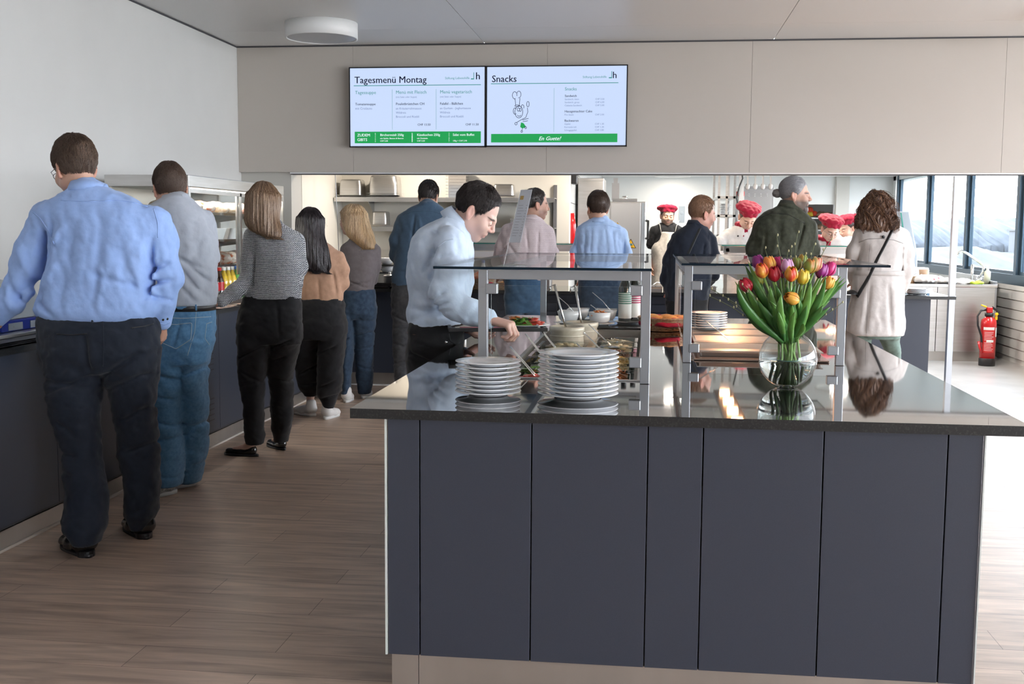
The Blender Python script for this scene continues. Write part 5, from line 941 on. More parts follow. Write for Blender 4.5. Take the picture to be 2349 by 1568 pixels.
items = [('Tagesmenü Montag', .040, .80, .118, 0, L_), ('Stiftung Lebenshilfe', .705, .84, .040, 1, L_), ('h', .925, .835, .125, 0, L_), ('Tagessuppe', .045, .665, .058, 1, L_), ('Menü mit Fleisch', .345, .665, .058, 1, L_), ('Menü vegetarisch', .668, .665, .058, 1, L_),
 ('(mit Salat oder Suppe)', .345, .615, .030, 2, L_), ('(mit Salat oder Suppe)', .668, .615, .030, 2, L_), ('Tomatensuppe', .045, .525, .044, 0, L_), ('mit Croûtons', .045, .472, .040, 2, L_), ('Pouletbrüstchen CH', .345, .525, .044, 0, L_), ('an Kräuterrahmsauce', .345, .470, .038, 2, L_), ('Wildreis', .345, .418, .038, 2, L_), ('Broccoli und Rüebli', .345, .368, .038, 2, L_),
 ('Falafel - Bällchen', .668, .525, .044, 0, L_), ('an Gurken - Joghurtsauce', .668, .470, .038, 2, L_), ('Wildreis', .668, .418, .038, 2, L_), ('Broccoli und Rüebli', .668, .368, .038, 2, L_), ('CHF 13.50', .60, .268, .038, 0, 'RIGHT'), ('CHF 11.50', .95, .268, .038, 0, 'RIGHT'),
 ('ZUDEM', .058, .135, .050, 4, L_), ('GIBTS', .058, .078, .050, 4, L_), ('Birchermüsli 250g', .228, .140, .042, 4, L_), ('mit Äpfeln, Banane & Beeren', .228, .102, .026, 4, L_), ('CHF 5.00', .228, .070, .026, 4, L_), ('Käsekuchen 250g', .500, .140, .042, 4, L_), ('mit Zwiebeln', .500, .102, .026, 4, L_), ('CHF 5.50', .500, .070, .026, 4, L_), ('Salat vom Buffet', .762, .140, .042, 4, L_), ('100g = CHF 2.90', .762, .070, .026, 4, L_)]
screen((800, 154), (1113.5, 337), 'left wall screen titled Tagesmenü Montag with three menu columns', items, [(.035, .765, .965, .773, 1), (.318, .22, .3195, .72, 1), (.640, .22, .6415, .72, 1), (.040, .050, .966, .195, 3), (.190, .065, .196, .178, 4), (.462, .065, .468, .178, 4), (.732, .065, .738, .178, 4)]+logo(.893, .835))
items = [('Snacks', .040, .80, .118, 0, L_), ('Stiftung Lebenshilfe', .685, .84, .038, 1, L_), ('h', .892, .835, .115, 0, L_), ('Snacks', .560, .690, .056, 1, L_), ('Sandwich', .560, .610, .040, 0, L_), ('Sandwich, klein', .560, .572, .029, 2, L_), ('Sandwich, gross', .560, .534, .029, 2, L_), ('Ciabatta-Sandwich', .560, .496, .029, 2, L_), ('CHF 3.50', .775, .572, .029, 2, L_), ('CHF 6.00', .775, .534, .029, 2, L_), ('CHF 5.00', .775, .496, .029, 2, L_),
 ('Hausgemachter Cake', .560, .420, .040, 0, L_), ('Pro Stück', .560, .382, .029, 2, L_), ('CHF 2.00', .775, .382, .029, 2, L_), ('Backwaren', .560, .306, .040, 0, L_), ('Gipfeli', .560, .268, .029, 2, L_), ('Kernenbrötli', .560, .230, .029, 2, L_), ('Schoggigipfeli', .560, .192, .029, 2, L_), ('CHF 1.30', .775, .268, .029, 2, L_), ('CHF 1.30', .775, .230, .029, 2, L_), ('CHF 2.80', .775, .192, .029, 2, L_), ('En Guete!', .455, .078, .068, 4, 'CENTER')]
t, x0, z0, Wd, Hd, y = screen((1115, 151), (1437.5, 335.5), 'right wall screen titled Snacks with price list', items, [(.035, .775, .935, .783, 1), (.484, .18, .4855, .72, 1), (.038, .052, .934, .158, 3)]+logo(.868, .835))
# plain outline drawing of a cook with tall hat and spoon (generic)
b = MB(); P = lambda u, v: (x0+u*Wd, y+.0038, z0+v*Hd); lw = .0022
def arc(cu, cv, ru, rv, a0, a1, n=12): return [P(cu+ru*math.cos(a), cv+rv*math.sin(a)) for a in np.linspace(a0, a1, n)]
for q in (arc(.205, .635, .016, .045, .6, 5.0), arc(.235, .645, .015, .042, -1.8, 3.6), [P(.208, .60), P(.212, .51)], [P(.243, .60), P(.238, .51)], arc(.224, .505, .018, .010, 0, 6.3), arc(.236, .43, .028, .075, 0, 6.3, 20), arc(.208, .44, .012, .04, .8, 5.5), arc(.262, .49, .010, .028, -.6, 3.6), arc(.232, .46, .008, .022, 0, 6.3), arc(.246, .455, .007, .020, 0, 6.3), arc(.238, .395, .012, .018, 3.3, 6.1), [P(.25, .33), P(.285, .36), P(.30, .43), P(.296, .48)], arc(.300, .525, .009, .034, 0, 6.3), [P(.25, .33), P(.222, .30)], arc(.216, .285, .008, .016, 0, 6.3), [P(.262, .22), P(.258, .20)], arc(.257, .188, .006, .012, 0, 6.3), arc(.285, .235, .006, .014, 0, 6.3), [P(.262, .33), P(.305, .35)], [P(.264, .31), P(.300, .32)]): b.tube(q, lw, 4, mi=0)
b.prism([P(.252, .30), P(.270, .29), P(.288, .245), P(.262, .222), P(.246, .245)], (0, 0, 0), (0, .001, 0), mi=3); b.build('drawing', TM, t)
# ================================================================ SNEEZE GUARDS on the island
def guard(label, x0, x1, ya, yb, gx0, gx1, ztop, clamps, gya=None):
    t = thing('sneeze_guard', label, 'glass guard', ((x0+x1)/2, (ya+yb)/2, .91)); w = .033; zf = 1.272
    for y0, nm in ((ya, 'front_frame'), (yb, 'rear_frame')):
        b = MB(); b.box((x0, y0, .911), (x0+w, y0+w, zf+w)); b.box((x1-w, y0, .911), (x1, y0+w, zf+w)); b.box((x0+w, y0, zf), (x1-w, y0+w, zf+w)); b.build(nm, 'alu', t, bevel=.0015)
    b = MB(); b.box((x0+.002, ya+w, zf+.002), (x0+w, yb, zf+w-.001)); b.box((x1-w, ya+w, zf+.002), (x1-.002, yb, zf+w-.001)); b.build('side_rails', 'alu', t)
    gy = (ya if gya is None else gya)-.045
    o = MB().box((gx0, gy, ztop), (gx1, yb+.08, ztop+.009)).build('glass_top', ['glass', 'glassedge'], t)
    for p in o.data.polygons:
        if abs(p.normal.z) < .5: p.material_index = 1
    for (a, c, nm) in (((x0+w+.012, ya+.010, .955), (x1-w-.012, ya+.018, zf-.022), 'front_pane'), ((x0+.010, ya+w+.01, .955), (x0+.018, yb-.01, zf-.02), 'side_pane'), ((x1-.018, ya+w+.01, .955), (x1-.010, yb-.01, zf-.02), 'side_pane')):
        if nm == 'side_pane' and c[0] > 0.5 or (nm == 'side_pane' and label.startswith('left') and a[0] < -.3): continue
        o = MB().box(a, c).build(nm, ['glass', 'brightedge'], t); big = 1 if nm == 'front_pane' else 0
        for p in o.data.polygons:
            if abs(p.normal[big]) < .5: p.material_index = 1
    for cx, cz in clamps:
        b = MB(); b.box((cx-.021, ya-.004, cz-.018), (cx+.021, ya+.03, cz+.018)); b.build('clamp', 'alu', t, bevel=.003)
    for cz in (1.0, 1.12, 1.24):
        b = MB(); b.box((x0+.004, ya+w, cz-.02), (x0+.024, ya+w+.03, cz+.02)); b.build('hinge', 'chrome', t, bevel=.002)
    return t
guard('left glass sneeze guard on aluminium frame over the salad bar', -.603, .005, 3.95, 6.24, -.757, .006, 1.308, [(-.555, 1.238), (-.045, .985), (-.045, 1.238)])
guard('right glass sneeze guard on aluminium frame over the warm section, behind the tulips', .140, .783, 4.63, 6.30, .126, .94, 1.308, [(.190, 1.225), (.185, .97), (.738, .97), (.738, 1.2)])
# ================================================================ SALAD BAR
t = thing('salad_well', 'sunken steel cold well for salads in the island top', 'salad bar', ((GX0+GX1)/2, 5.03, .74)); b = MB()
b.box((GX0, GY0, .74), (GX1, GY1, .745)); b.box((GX0, GY0, .74), (GX0+.004, GY1, .914)); b.box((GX1-.004, GY0, .74), (GX1, GY1, .914)); b.box((GX0, GY0, .74), (GX1, GY0+.004, .914)); b.box((GX0, GY1-.004, .74), (GX1, GY1, .914)); b.build('basin', 'steel', t)
b = MB(); b.box((GX0-.012, GY0-.012, .911), (GX1+.012, GY0, .915)); b.box((GX0-.012, GY1, .911), (GX1+.012, GY1+.012, .915)); b.box((GX0-.012, GY0, .911), (GX0, GY1, .915)); b.box((GX1, GY0, .911), (GX1+.012, GY1, .915)); b.build('rim', 'steel', t)
FOOD = {'carrot': ((.75, .22, .04), 'shreds'), 'corn': ((.80, .50, .08), 'grains'), 'lettuce': ((.18, .42, .06), 'leaves'), 'tomato': ((.62, .06, .03), 'slices'), 'beans': ((.30, .12, .06), 'grains'), 'potato': ((.72, .60, .36), 'slices'), 'cucumber': ((.35, .50, .22), 'slices'), 'celery': ((.66, .62, .46), 'shreds'), 'beetroot': ((.22, .02, .05), 'grains'), 'pasta': ((.78, .56, .22), 'grains')}
for k, (c, s_) in FOOD.items(): M['f_'+k] = mat(k, c, .4, noise=(120, tuple(x*.7 for x in c), .4, .6), coat=.2)
def food(kind, x0, y0, x1, y1, z, seed, n=46):
    """a mound of chopped food"""
    rg = np.random.default_rng(seed); c, s_ = FOOD[kind]; b = MB(); nx = 7; vs = []
    for i in range(nx):
        for j in range(nx):
            u, v = i/(nx-1), j/(nx-1); vs.append((x0+(x1-x0)*u, y0+(y1-y0)*v, z+.022*math.sin(math.pi*u)*math.sin(math.pi*v)+rg.normal()*.002))
    b.add(vs, [(i*nx+j, (i+1)*nx+j, (i+1)*nx+j+1, i*nx+j+1) for i in range(nx-1) for j in range(nx-1)], True)
    for _ in range(n):
        u, v = rg.random(2)*.86+.07; p = np.array([x0+(x1-x0)*u, y0+(y1-y0)*v, z+.022*math.sin(math.pi*u)*math.sin(math.pi*v)+.004]); d = rg.normal(size=3); d[2] *= .3; d /= np.linalg.norm(d)
        if s_ == 'shreds': b.tube([p-d*.018, p+np.array([0, 0, .004]), p+d*.018], .0022, 4)
        elif s_ == 'grains': b.ell(p, (.0065, .0055, .005), 6, 4)
        elif s_ == 'slices': b.cyl(p, p+np.array([d[0]*.2, d[1]*.2, 1.])*.004, .016, n=9)
        else:
            e = np.cross(d, [0, 0, 1.]); b.add([p-d*.025, p+e*.016+[0, 0, .008], p+d*.025+[0, 0, .004], p-e*.016+[0, 0, .010], p+[0, 0, -.002]], [(0, 4, 1), (1, 4, 2), (2, 4, 3), (3, 4, 0)], True)
    return b
M['gastro'] = glass('clear_polycarbonate', (.90, .92, .91), .03, 1.5, 1.3)
def tray_box(b, x0, y0, x1, y1, z0, z1, fl=.012):
    s = .008
    for a, c in (((x0-fl, y0-fl, z1-.003), (x1+fl, y0, z1)), ((x0-fl, y1, z1-.003), (x1+fl, y1+fl, z1)), ((x0-fl, y0, z1-.003), (x0, y1, z1)), ((x1, y0, z1-.003), (x1+fl, y1, z1))): b.box(a, c)
    b.prism([(x0, y0, z1), (x0+.003, y0, z1), (x0+s+.003, y0, z0), (x0+s, y0, z0)], (0, 0, 0), (0, y1-y0, 0)); b.prism([(x1, y0, z1), (x1-s, y0, z0), (x1-s-.003, y0, z0), (x1-.003, y0, z1)], (0, 0, 0), (0, y1-y0, 0))
    b.prism([(x0, y0, z1), (x0, y0+s, z0), (x0, y0+s+.003, z0), (x0, y0+.003, z1)], (0, 0, 0), (x1-x0, 0, 0)); b.prism([(x0, y1, z1), (x0, y1-.003, z1), (x0, y1-s-.003, z0), (x0, y1-s, z0)], (0, 0, 0), (x1-x0, 0, 0)); b.box((x0+s, y0+s, z0), (x1-s, y1-s, z0+.003)); return b
grid = [('tomato', 'carrot'), ('lettuce', 'carrot'), ('celery', 'pasta'), ('corn', 'corn'), ('pasta', 'beans'), ('potato', 'potato'), ('cucumber', 'celery')]
cols_ = {'tomato': 'sliced tomato', 'carrot': 'grated carrot', 'lettuce': 'lettuce', 'celery': 'pale shredded celery', 'pasta': 'pasta salad', 'corn': 'sweetcorn', 'beans': 'brown beans', 'potato': 'potato salad', 'cucumber': 'sliced cucumber'}
rowname = ['in the row nearest the plates', 'in the second row from the plates', 'in the third row from the plates', 'in the middle row of the well', 'in the row just behind the middle', 'in the row before the crocks', 'in the last row, beside the crocks']
for r_, (ka, kb) in enumerate(grid):
    y0 = 4.06+r_*.235; y1 = y0+.205
    for c_, kd in enumerate((ka, kb)):
        x0, x1 = ((-.515, -.285), (-.262, -.05))[c_]
        if r_ == 6 and c_ == 0: continue
        tt = thing('salad_container', 'clear container of %s %s, %s side' % (cols_[kd], rowname[r_], ('left', 'right')[c_]), 'food container', ((x0+x1)/2, (y0+y1)/2, .80), group='clear salad containers in the cold well')
        tray_box(MB(), x0+.014, y0+.012, x1-.014, y1-.012, .80, .908).build('container', 'gastro', tt); food(kd, x0+.028, y0+.026, x1-.028, y1-.026, .880, 60+r_*2+c_).build('food', 'f_'+kd, tt)
        if (r_+c_) % 2 == 0:
            rg = np.random.default_rng(r_*7+c_); p = np.array([(x0+x1)/2, (y0+y1)/2, .885]); a = rg.uniform(-.6, .2); d = np.array([-.55+.3*a, .10+.2*a, .62]); d /= np.linalg.norm(d); e = p+d*.17
            b = MB(); s0 = np.cross(d, [0, 1, 0]); s0 /= np.linalg.norm(s0); n_ = np.cross(s0, d)
            for sg in (-1, 1): b.tube([p+n_*sg*.020-d*.02, p+n_*sg*.018+d*.06, p+n_*sg*.012+d*.14, e+n_*sg*.002], [.012, .007, .007, .008], 8, flat=.25)
            o = b.build('serving_tongs', 'chrome', loc=p-d*.02); tag(o, 'steel tongs resting in the %s container %s' % (cols_[kd], rowname[r_].replace('in the ', '')), 'tongs', 'serving tongs in the salad bar')
# crocks with ladles
M['crock'] = mat('cream_stoneware', (.62, .56, .46), .3, noise=(40, (.56, .50, .40), .4, .6), coat=.3)
for i, (cx, cy) in enumerate(((-.40, 5.52), (-.345, 5.80))):
    tt = thing('dressing_crock', ('front', 'rear')[i]+' cream stoneware crock for salad dressing', 'crock', (cx, cy, .80)); r = .082; b = MB(); b.lathe([(.0, 0), (r*.9, 0), (r, .02), (r*1.02, .10), (r*.98, .145), (r*1.06, .155), (r*1.06, .172), (r*.96, .176), (r*.93, .15), (r*.93, .10), (0, .10)], (cx, cy, .80), 36)
    for z in (.05, .09, .13): b.lathe([(r*1.02, z-.004), (r*1.05, z), (r*1.02, z+.004)], (cx, cy, .80), 36)
    b.build('pot', 'crock', tt); b = MB(); b.lathe([(0, .122), (r*.92, .122)], (cx, cy, .80), 24); b.build('dressing', mat('dressing', ((.75, .68, .5), (.5, .32, .12))[i], .2), tt)
    b = MB(); a = np.array([cx+.01, cy, .91]); e = a+np.array([-.075, 0, .27]) if i == 0 else a+np.array([-.05, .05, .25]); b.tube([a, a*.5+e*.5, e, e+np.array([-.020, 0, -.012]), e+np.array([-.024, 0, -.035])], [.005, .0055, .006, .005, .004], 8); b.ell(a, (.026, .026, .012)); o = b.build('ladle', 'chrome', loc=a); tag(o, 'steel ladle standing in the %s dressing crock' % ('front', 'rear')[i], 'ladle')
# raised black shelf at the far end with bowls, plates and bottles
b = MB(); b.box((-.50, 6.05, .9101), (-.02, 6.75, .925)); o = b.build('display_plinth', mat('black_slate', (.015, .016, .018), .12), bevel=.002); tag(o, 'flat black slate slab behind the salad well', 'slab')
def plate(b, cx, cy, z, r, n=48, up=None): u = up or r*.11; b.lathe([(0, .003), (r*.52, .003), (r*.58, .000), (r*.60, .003), (r*.66, .008), (r*.97, u), (r, u+.002), (r*.985, u+.004), (r*.66, .0125), (r*.58, .008), (0, .008)], (cx, cy, z), n); return b
PLT = []
def plates(cx, cy, z, r, n, pitch, label, group, lab2):
    me = None
    for i in range(n):
        if me is None: o = plate(MB(), cx, cy, z, r, 72).build('dinner_plate', 'porcelain', loc=(cx, cy, z)); me = o
        else: o = dup(me, loc=(cx, cy, z+pitch*i))
        o['label'] = lab2 if i == n-1 else label; o['category'] = 'plate'; o['group'] = group
plates(-.517, 3.61, .911, .108, 8, .0138, 'small white plate inside the left-hand stack at the near edge', 'left stack of small white plates', 'top white plate of the smaller left-hand stack')
plates(-.223, 3.60, .911, .131, 10, .0145, 'large white plate inside the right-hand stack at the near edge', 'right stack of large white plates', 'top white plate of the larger right-hand stack')
for i, (cx, cy, r) in enumerate(((-.44, 6.22, .085), (-.27, 6.20, .085), (-.115, 6.35, .105), (-.36, 6.5, .09))):
    o = plate(MB(), cx, cy, .926, r).build('saucer_plate', 'porcelain'); tag(o, ['white saucer under the left square bowl', 'white saucer under the round white cup bowl', 'white plate under the two oil bottles', 'white saucer at the back of the slate slab'][i], 'plate')
for i, (cx, cy) in enumerate(((-.44, 6.22), (-.40, 6.40), (-.24, 6.38))):
    b = MB(); s = .062; v0 = []; 
    for (q, z) in ((.55, .0), (.8, .018), (1., .050)): v0 += [(cx+s*q*a, cy+s*q*c, .940+z+(.012 if q == 1. else 0)) for a, c in ((-1, -1), (0, -.86), (1, -1), (.86, 0), (1, 1), (0, .86), (-1, 1), (-.86, 0))]
    for (q, z) in ((.96, .050), (.7, .014)): v0 += [(cx+s*q*a, cy+s*q*c, .942+z+(.010 if q > .9 else 0)) for a, c in ((-1, -1), (0, -.86), (1, -1), (.86, 0), (1, 1), (0, .86), (-1, 1), (-.86, 0))]
    b.add(v0, [(k*8+j, k*8+(j+1) % 8, (k+1)*8+(j+1) % 8, (k+1)*8+j) for k in range(4) for j in range(8)]+[tuple(range(32, 40)), tuple(range(8))[::-1]], True); o = b.build('square_bowl', 'porcelain'); tag(o, ['front left square white bowl with flared corners', 'square white bowl behind the left one, with flared corners', 'square white bowl behind the round bowl'][i], 'bowl')
tt = thing('round_bowl', 'round white bowl of orange topping on a saucer', 'bowl', (-.27, 6.20, .939)); b = MB(); b.lathe([(0, .0), (.040, 0), (.055, .012), (.062, .058), (.059, .058), (.052, .014), (0, .01)], (-.27, 6.20, .939), 32); b.build('bowl', 'porcelain', tt); food('carrot', -.31, 6.16, -.23, 6.24, .975, 5, 30).build('topping', 'f_carrot', tt)
M['winebottle'] = mat('dark_green_glass', (.006, .012, .008), .06, spec=.9); M['lab'] = mat('white_label', (.78, .78, .74), .6)
for i, (cx, cy, cl) in enumerate(((-.135, 6.32, (.13, .27, .20)), (-.085, 6.40, (.42, .06, .13)))):
    tt = thing('oil_bottle', ('dark oil bottle with green banded label, the nearer of two', 'dark vinegar bottle with crimson banded label, the farther of two')[i], 'bottle', (cx, cy, .937)); b = MB(); b.lathe([(0, 0), (.034, 0), (.036, .006), (.036, .185), (.030, .21), (.014, .245), (.013, .30), (.015, .302), (.015, .325), (0, .326)], (cx, cy, .937), 28); b.build('glass_body', 'winebottle', tt)
    b = MB(); b.lathe([(.0368, .02), (.0368, .10)], (cx, cy, .937), 28); b.build('label_lower', 'lab', tt); b = MB(); b.lathe([(.0368, .10), (.0368, .165)], (cx, cy, .937), 28)
    mm = mat('banded_label', cl, .6); b.build('label_upper', mm, tt); b = MB()
    for z in (.108, .120, .132, .144, .156): b.lathe([(.0371, z), (.0371, z+.004)], (cx, cy, .937), 28)
    b.build('label_bands', 'lab', tt); b = MB(); b.lathe([(.0152, .28), (.0158, .30), (.0155, .327), (0, .328)], (cx, cy, .937), 20); b.build('cap', 'black', tt)
for i, (x, y, dx, dz) in enumerate(((-.40, 6.22, -.10, .10), (-.25, 6.20, -.07, .06), (-.20, 6.36, -.12, .12))):
    p = np.array([x, y, .975]); b = MB(); b.tube([p, p+np.array([dx*.5, 0, dz*.6]), p+np.array([dx, .01, dz])], [.008, .0035, .006], 8, flat=.4); o = b.build('spoon', 'chrome', loc=p); tag(o, ['steel spoon in the front left square bowl', 'steel spoon in the round bowl of orange topping', 'long steel spoon in the back square bowl'][i], 'spoon')
# menu stand on the left guard
tt = thing('menu_stand', 'clear tilted acrylic stand with a printed sheet on the left glass guard', 'sign', (-.50, 4.05, 1.318)); zb = 1.3175
A, B, C_, D = np.array([-.528, 4.06, zb]), np.array([-.475, 4.0, zb]), np.array([-.414, 4.06, zb+.282]), np.array([-.474, 4.12, zb+.276]); nrm = -np.cross(B-A, D-A); nrm /= np.linalg.norm(nrm)
b = MB(); b.prism([A, B, C_, D], (0, 0, 0), nrm*.003); b.prism([A+nrm*.003, B+nrm*.003, B+np.array([.05, .05, 0]), A+np.array([.05, .05, 0])], (0, 0, 0), (0, 0, .003)); b.build('acrylic', 'glass', tt)
q = lambda u, v: A+(B-A)*u+(D-A)*v; b = MB(); b.prism([q(.05, .30), q(.95, .30), q(.95, .99), q(.05, .99)], -nrm*.0006, -nrm*.0012); b.build('sheet', mat('printed_sheet', (.62, .66, .74), .6), tt)
b = MB(); rg = np.random.default_rng(2)
b.prism([q(.15, .86), q(.42, .86), q(.42, .91), q(.15, .91)], -nrm*.0013, -nrm*.0017, mi=1)
for k in range(12):
    v = .78-k*.036; w_ = .3+.25*rg.random(); b.prism([q(.18, v), q(.18+w_, v), q(.18+w_, v+.008), q(.18, v+.008)], -nrm*.0013, -nrm*.0016); b.prism([q(.74, v), q(.86, v), q(.86, v+.008), q(.74, v+.008)], -nrm*.0013, -nrm*.0016)
b.build('print', [mat('faint_grey_print', (.42, .45, .52), .6), mat('ochre_logo', (.55, .38, .12), .6)], tt)
# tray held by the man at the salad bar
tt = thing('serving_tray', 'black tray held by the man leaning over the salad bar', 'tray', (-.72, 5.2, .985)); Rz = rotm(-12, 0); 
def bx(u0, v0, u1, v1, z0, z1): return [Rz@np.array([u, v, 0])+np.array([-.71, 5.2, 0]) for u, v in ((u0, v0), (u1, v0), (u1, v1), (u0, v1))], (0, 0, z0), (0, 0, z1)
b = MB(); b.prism(*bx(-.21, -.15, .21, .15, .985, .989))
for u0, v0, u1, v1 in ((-.225, -.165, .225, -.15), (-.225, .15, .225, .165), (-.225, -.15, -.21, .15), (.21, -.15, .225, .15)): b.prism(*bx(u0, v0, u1, v1, .985, 1.002))
b.build('tray_body', 'black', tt, bevel=.003); b = MB(); b.prism(*bx(-.19, -.13, -.06, .13, .9893, .9905)); b.build('liner', mat('paper_liner', (.55, .5, .42), .8), tt)
b = MB(); b.prism(*bx(-.17, -.14, .02, -.02, .991, .996)); o = b.build('napkin', 'c_crimson', bevel=.001); tag(o, 'folded crimson napkin on the black tray', 'napkin')
cx, cy = -.575, 5.24; o = plate(MB(), cx, cy, .9905, .115, 48).build('salad_plate', 'porcelain'); tag(o, 'white plate of salad on the black tray', 'plate')
tt = thing('salad_portion', 'small heap of salad, tomato and lettuce on the tray plate', 'salad', (cx, cy, 1.0)); food('lettuce', cx-.07, cy-.06, cx+.05, cy+.06, 1.003, 8, 40).build('lettuce', 'f_lettuce', tt); food('tomato', cx-.01, cy-.05, cx+.08, cy+.05, 1.004, 9, 14).build('tomato', 'f_tomato', tt); food('carrot', cx-.08, cy-.02, cx-.01, cy+.05, 1.010, 10, 30).build('carrot', 'f_carrot', tt)
# bread basket between the guards
M['wicker'] = mat('brown_wicker', (.22, .14, .085), .6, noise=(70, (.34, .23, .14), .4, .6)); M['bread'] = mat('golden_crust', (.55, .27, .08), .55, noise=(30, (.70, .42, .16), .4, .6))
def basket(name, label, cx, cy, z, rx, ry, h, rolls, cloth_m):
    tt = thing(name, label, 'basket', (cx, cy, z)); b = MB(); ns = 44
    for k in range(9):
        q = .82+.18*k/8; b.tube([(cx+rx*q*math.cos(2*math.pi*j/ns)*(1+.010*(-1)**(j+k)), cy+ry*q*math.sin(2*math.pi*j/ns)*(1+.010*(-1)**(j+k)), z+.006+h*k/8) for j in range(ns+1)], .0058, 6)
    for j in range(0, ns, 2): a = 2*math.pi*j/ns; b.tube([(cx+rx*.82*math.cos(a), cy+ry*.82*math.sin(a), z+.003), (cx+rx*math.cos(a), cy+ry*math.sin(a), z+h+.006)], .004, 5)
    b.lathe([(0, .004), (.82, .004), (.98, h)], (0, 0, 0), 32); v = np.array(b.v[-32*3:]); b.v[-32*3:] = [(cx+p[0]*rx, cy+p[1]*ry, z+p[2]) for p in v]; b.build('wickerwork', 'wicker', tt)
    vv = Vol((cx-rx*1.2, cy-ry*1.2, z+h*.3), (cx+rx*1.2, cy+ry*1.2, z+h+.08), .007); vv.ell((cx, cy, z+h*.7), (rx*.95, ry*.95, .04), k=0); vv.ell((cx, cy, z+h+.03), (rx*.7, ry*.7, .04), k=.02, op='s'); vv.noise(.009, 38, 3, ridge=True); P, Q = vv.surf(); np_mesh('napkin_lining', P, Q, cloth_m, tt)
    for i, (u, w) in enumerate(rolls):
        x, y = cx+u*rx, cy+w*ry; vb = Vol((x-.07, y-.06, z+h*.3), (x+.07, y+.06, z+h+.08), .006); vb.ell((x, y, z+h*.85), (.052, .038, .032), k=0); vb.cone((x-.03, y, z+h*.85+.034), (x+.03, y, z+h*.85+.034), .003, k=.006, op='s'); P, Q = vb.surf(); o = np_mesh('bread_roll', P, Q, 'bread', org=(x, y, z+h*.85-.03)); tag(o, 'golden bread roll in the %s' % ('wicker basket on the island' if z < .95 else 'basket'), 'bread roll', 'bread rolls in the wicker basket')
basket('bread_basket', 'oval wicker basket lined with crimson napkins between the two glass guards', .075, 6.13, .911, .13, .15, .062, [(-.3, -.3), (.3, -.4), (.15, .25), (-.45, .3), (.6, .1)], 'c_crimson')
# ================================================================ WARM SECTION under the right guard
M['glow'] = mat('hot_lamp', (1, .7, .4), .3, emit=(1, .50, .22), es=20.); M['warmsteel'] = mat('warm_hotplate_glass', (.30, .22, .18), .10, .4)
tt = thing('heated_display', 'steel heat-lamp gantry and hotplate under the right glass guard', 'food warmer', (.46, 5.4, .911)); b = MB(); b.box((.19, 4.72, .9112), (.74, 6.22, .918)); b.build('hotplate', 'warmsteel', tt, bevel=.002)
b = MB(); b.box((.36, 4.75, 1.245), (.46, 6.25, 1.270)); b.build('lamp_rail', 'steel', tt)
for k in range(5):
    b = MB(); y = 4.88+k*.30; b.box((.385, y-.03, 1.236), (.435, y+.03, 1.2449)); b.build('heat_lamp', 'glow', tt)
    l = area('heat_lamp_light', (.41, y, 1.232), (.05, .06), .8, (1, .45, .24))
for k in range(4):
    b = MB(); y0 = 4.80+k*.36; tray_box(b, .215, y0, .715, y0+.32, .919, .945, .010); b.build('steel_dish', 'steel', tt)
for i in range(7):
    o = plate(MB(), .30, 5.85, .9455+i*.012, .10, 40).build('warm_plate', 'porcelain') if i == 0 else dup(o, loc=(.30, 5.85, .9455+i*.012)); tag(o, 'white plate in the stack under the heat lamps', 'plate', 'plate stack in the warm section')
b = MB(); p = np.array([.36, 5.2, .955]); 
for sg in (-1, 1): b.tube([p+np.array([0, sg*.02, 0]), p+np.array([-.06, sg*.018, .05]), p+np.array([-.13, 0, .10])], [.010, .006, .007], 8, flat=.3)
o = b.build('serving_tongs', 'chrome', loc=p); tag(o, 'steel tongs lying in the warm section', 'tongs')
# ================================================================ VASE OF TULIPS
vx, vy, vr = .480, 3.97, .100; vz = .911
tt = thing('vase', 'round clear glass vase half full of water on the island', 'vase', (vx, vy, vz)); prof = []
for k in range(15):
    a = -1.35+k*(2.37/14); prof.append((vr*math.cos(a), vr*.985+vr*math.sin(a)-.002))
M['vaseglass'] = glass('vase_glass', (.95, .975, .97), 0, 1.5, 1.6); M['water'] = mat('water', (1, 1, 1), 0, trans=1., ior=1.33)
b = MB(); b.lathe([(0, .001), (.022, 0)]+prof+[(r*.965, z) for r, z in prof[::-1]]+[(0, .010)], (vx, vy, vz), 48); b.build('glass_bowl', 'vaseglass', tt)
wl = .088; b = MB(); b.lathe([(0, .008)]+[(r*.955, z) for r, z in prof if .006 < z < wl]+[(math.sqrt(max(vr**2-(wl-vr*.985)**2, 0))*.955, wl), (0, wl)], (vx, vy, vz), 40); o = b.build('water', 'water', tt)
import bmesh
bm = bmesh.new(); bm.from_mesh(o.data); bmesh.ops.remove_doubles(bm, verts=bm.verts, dist=1e-5); bmesh.ops.recalc_face_normals(bm, faces=bm.faces); bm.to_mesh(o.data); bm.free()
for k, c in {'stem': (.24, .42, .10), 'leaf': (.055, .18, .035), 'leaf2': (.13, .31, .06)}.items(): M['t_'+k] = mat('tulip_'+k, c, .38, noise=(25, tuple(x*.75 for x in c), .4, .6), sss=.05)
TC = {'red': ((.42, .008, .02), (.45, .01, .03)), 'flame': ((.62, .05, .02), (.85, .50, .05)), 'yellow': ((.82, .55, .05), (.45, .5, .1)), 'pink': ((.66, .36, .58), (.55, .3, .5)), 'purple': ((.20, .01, .14), (.3, .03, .22)), 'orange': ((.75, .22, .04), (.8, .42, .06)), 'green': ((.22, .30, .05), (.5, .14, .03)), 'magenta': ((.55, .02, .16), (.4, .01, .12)), 'peach': ((.75, .22, .14), (.45, .42, .15))}
for k, (a, c) in TC.items(): M['t_'+k] = mat('petal_'+k, a, .45, noise=(28, c, .42, .62), stretch=(1, 1, .35), sss=.1)
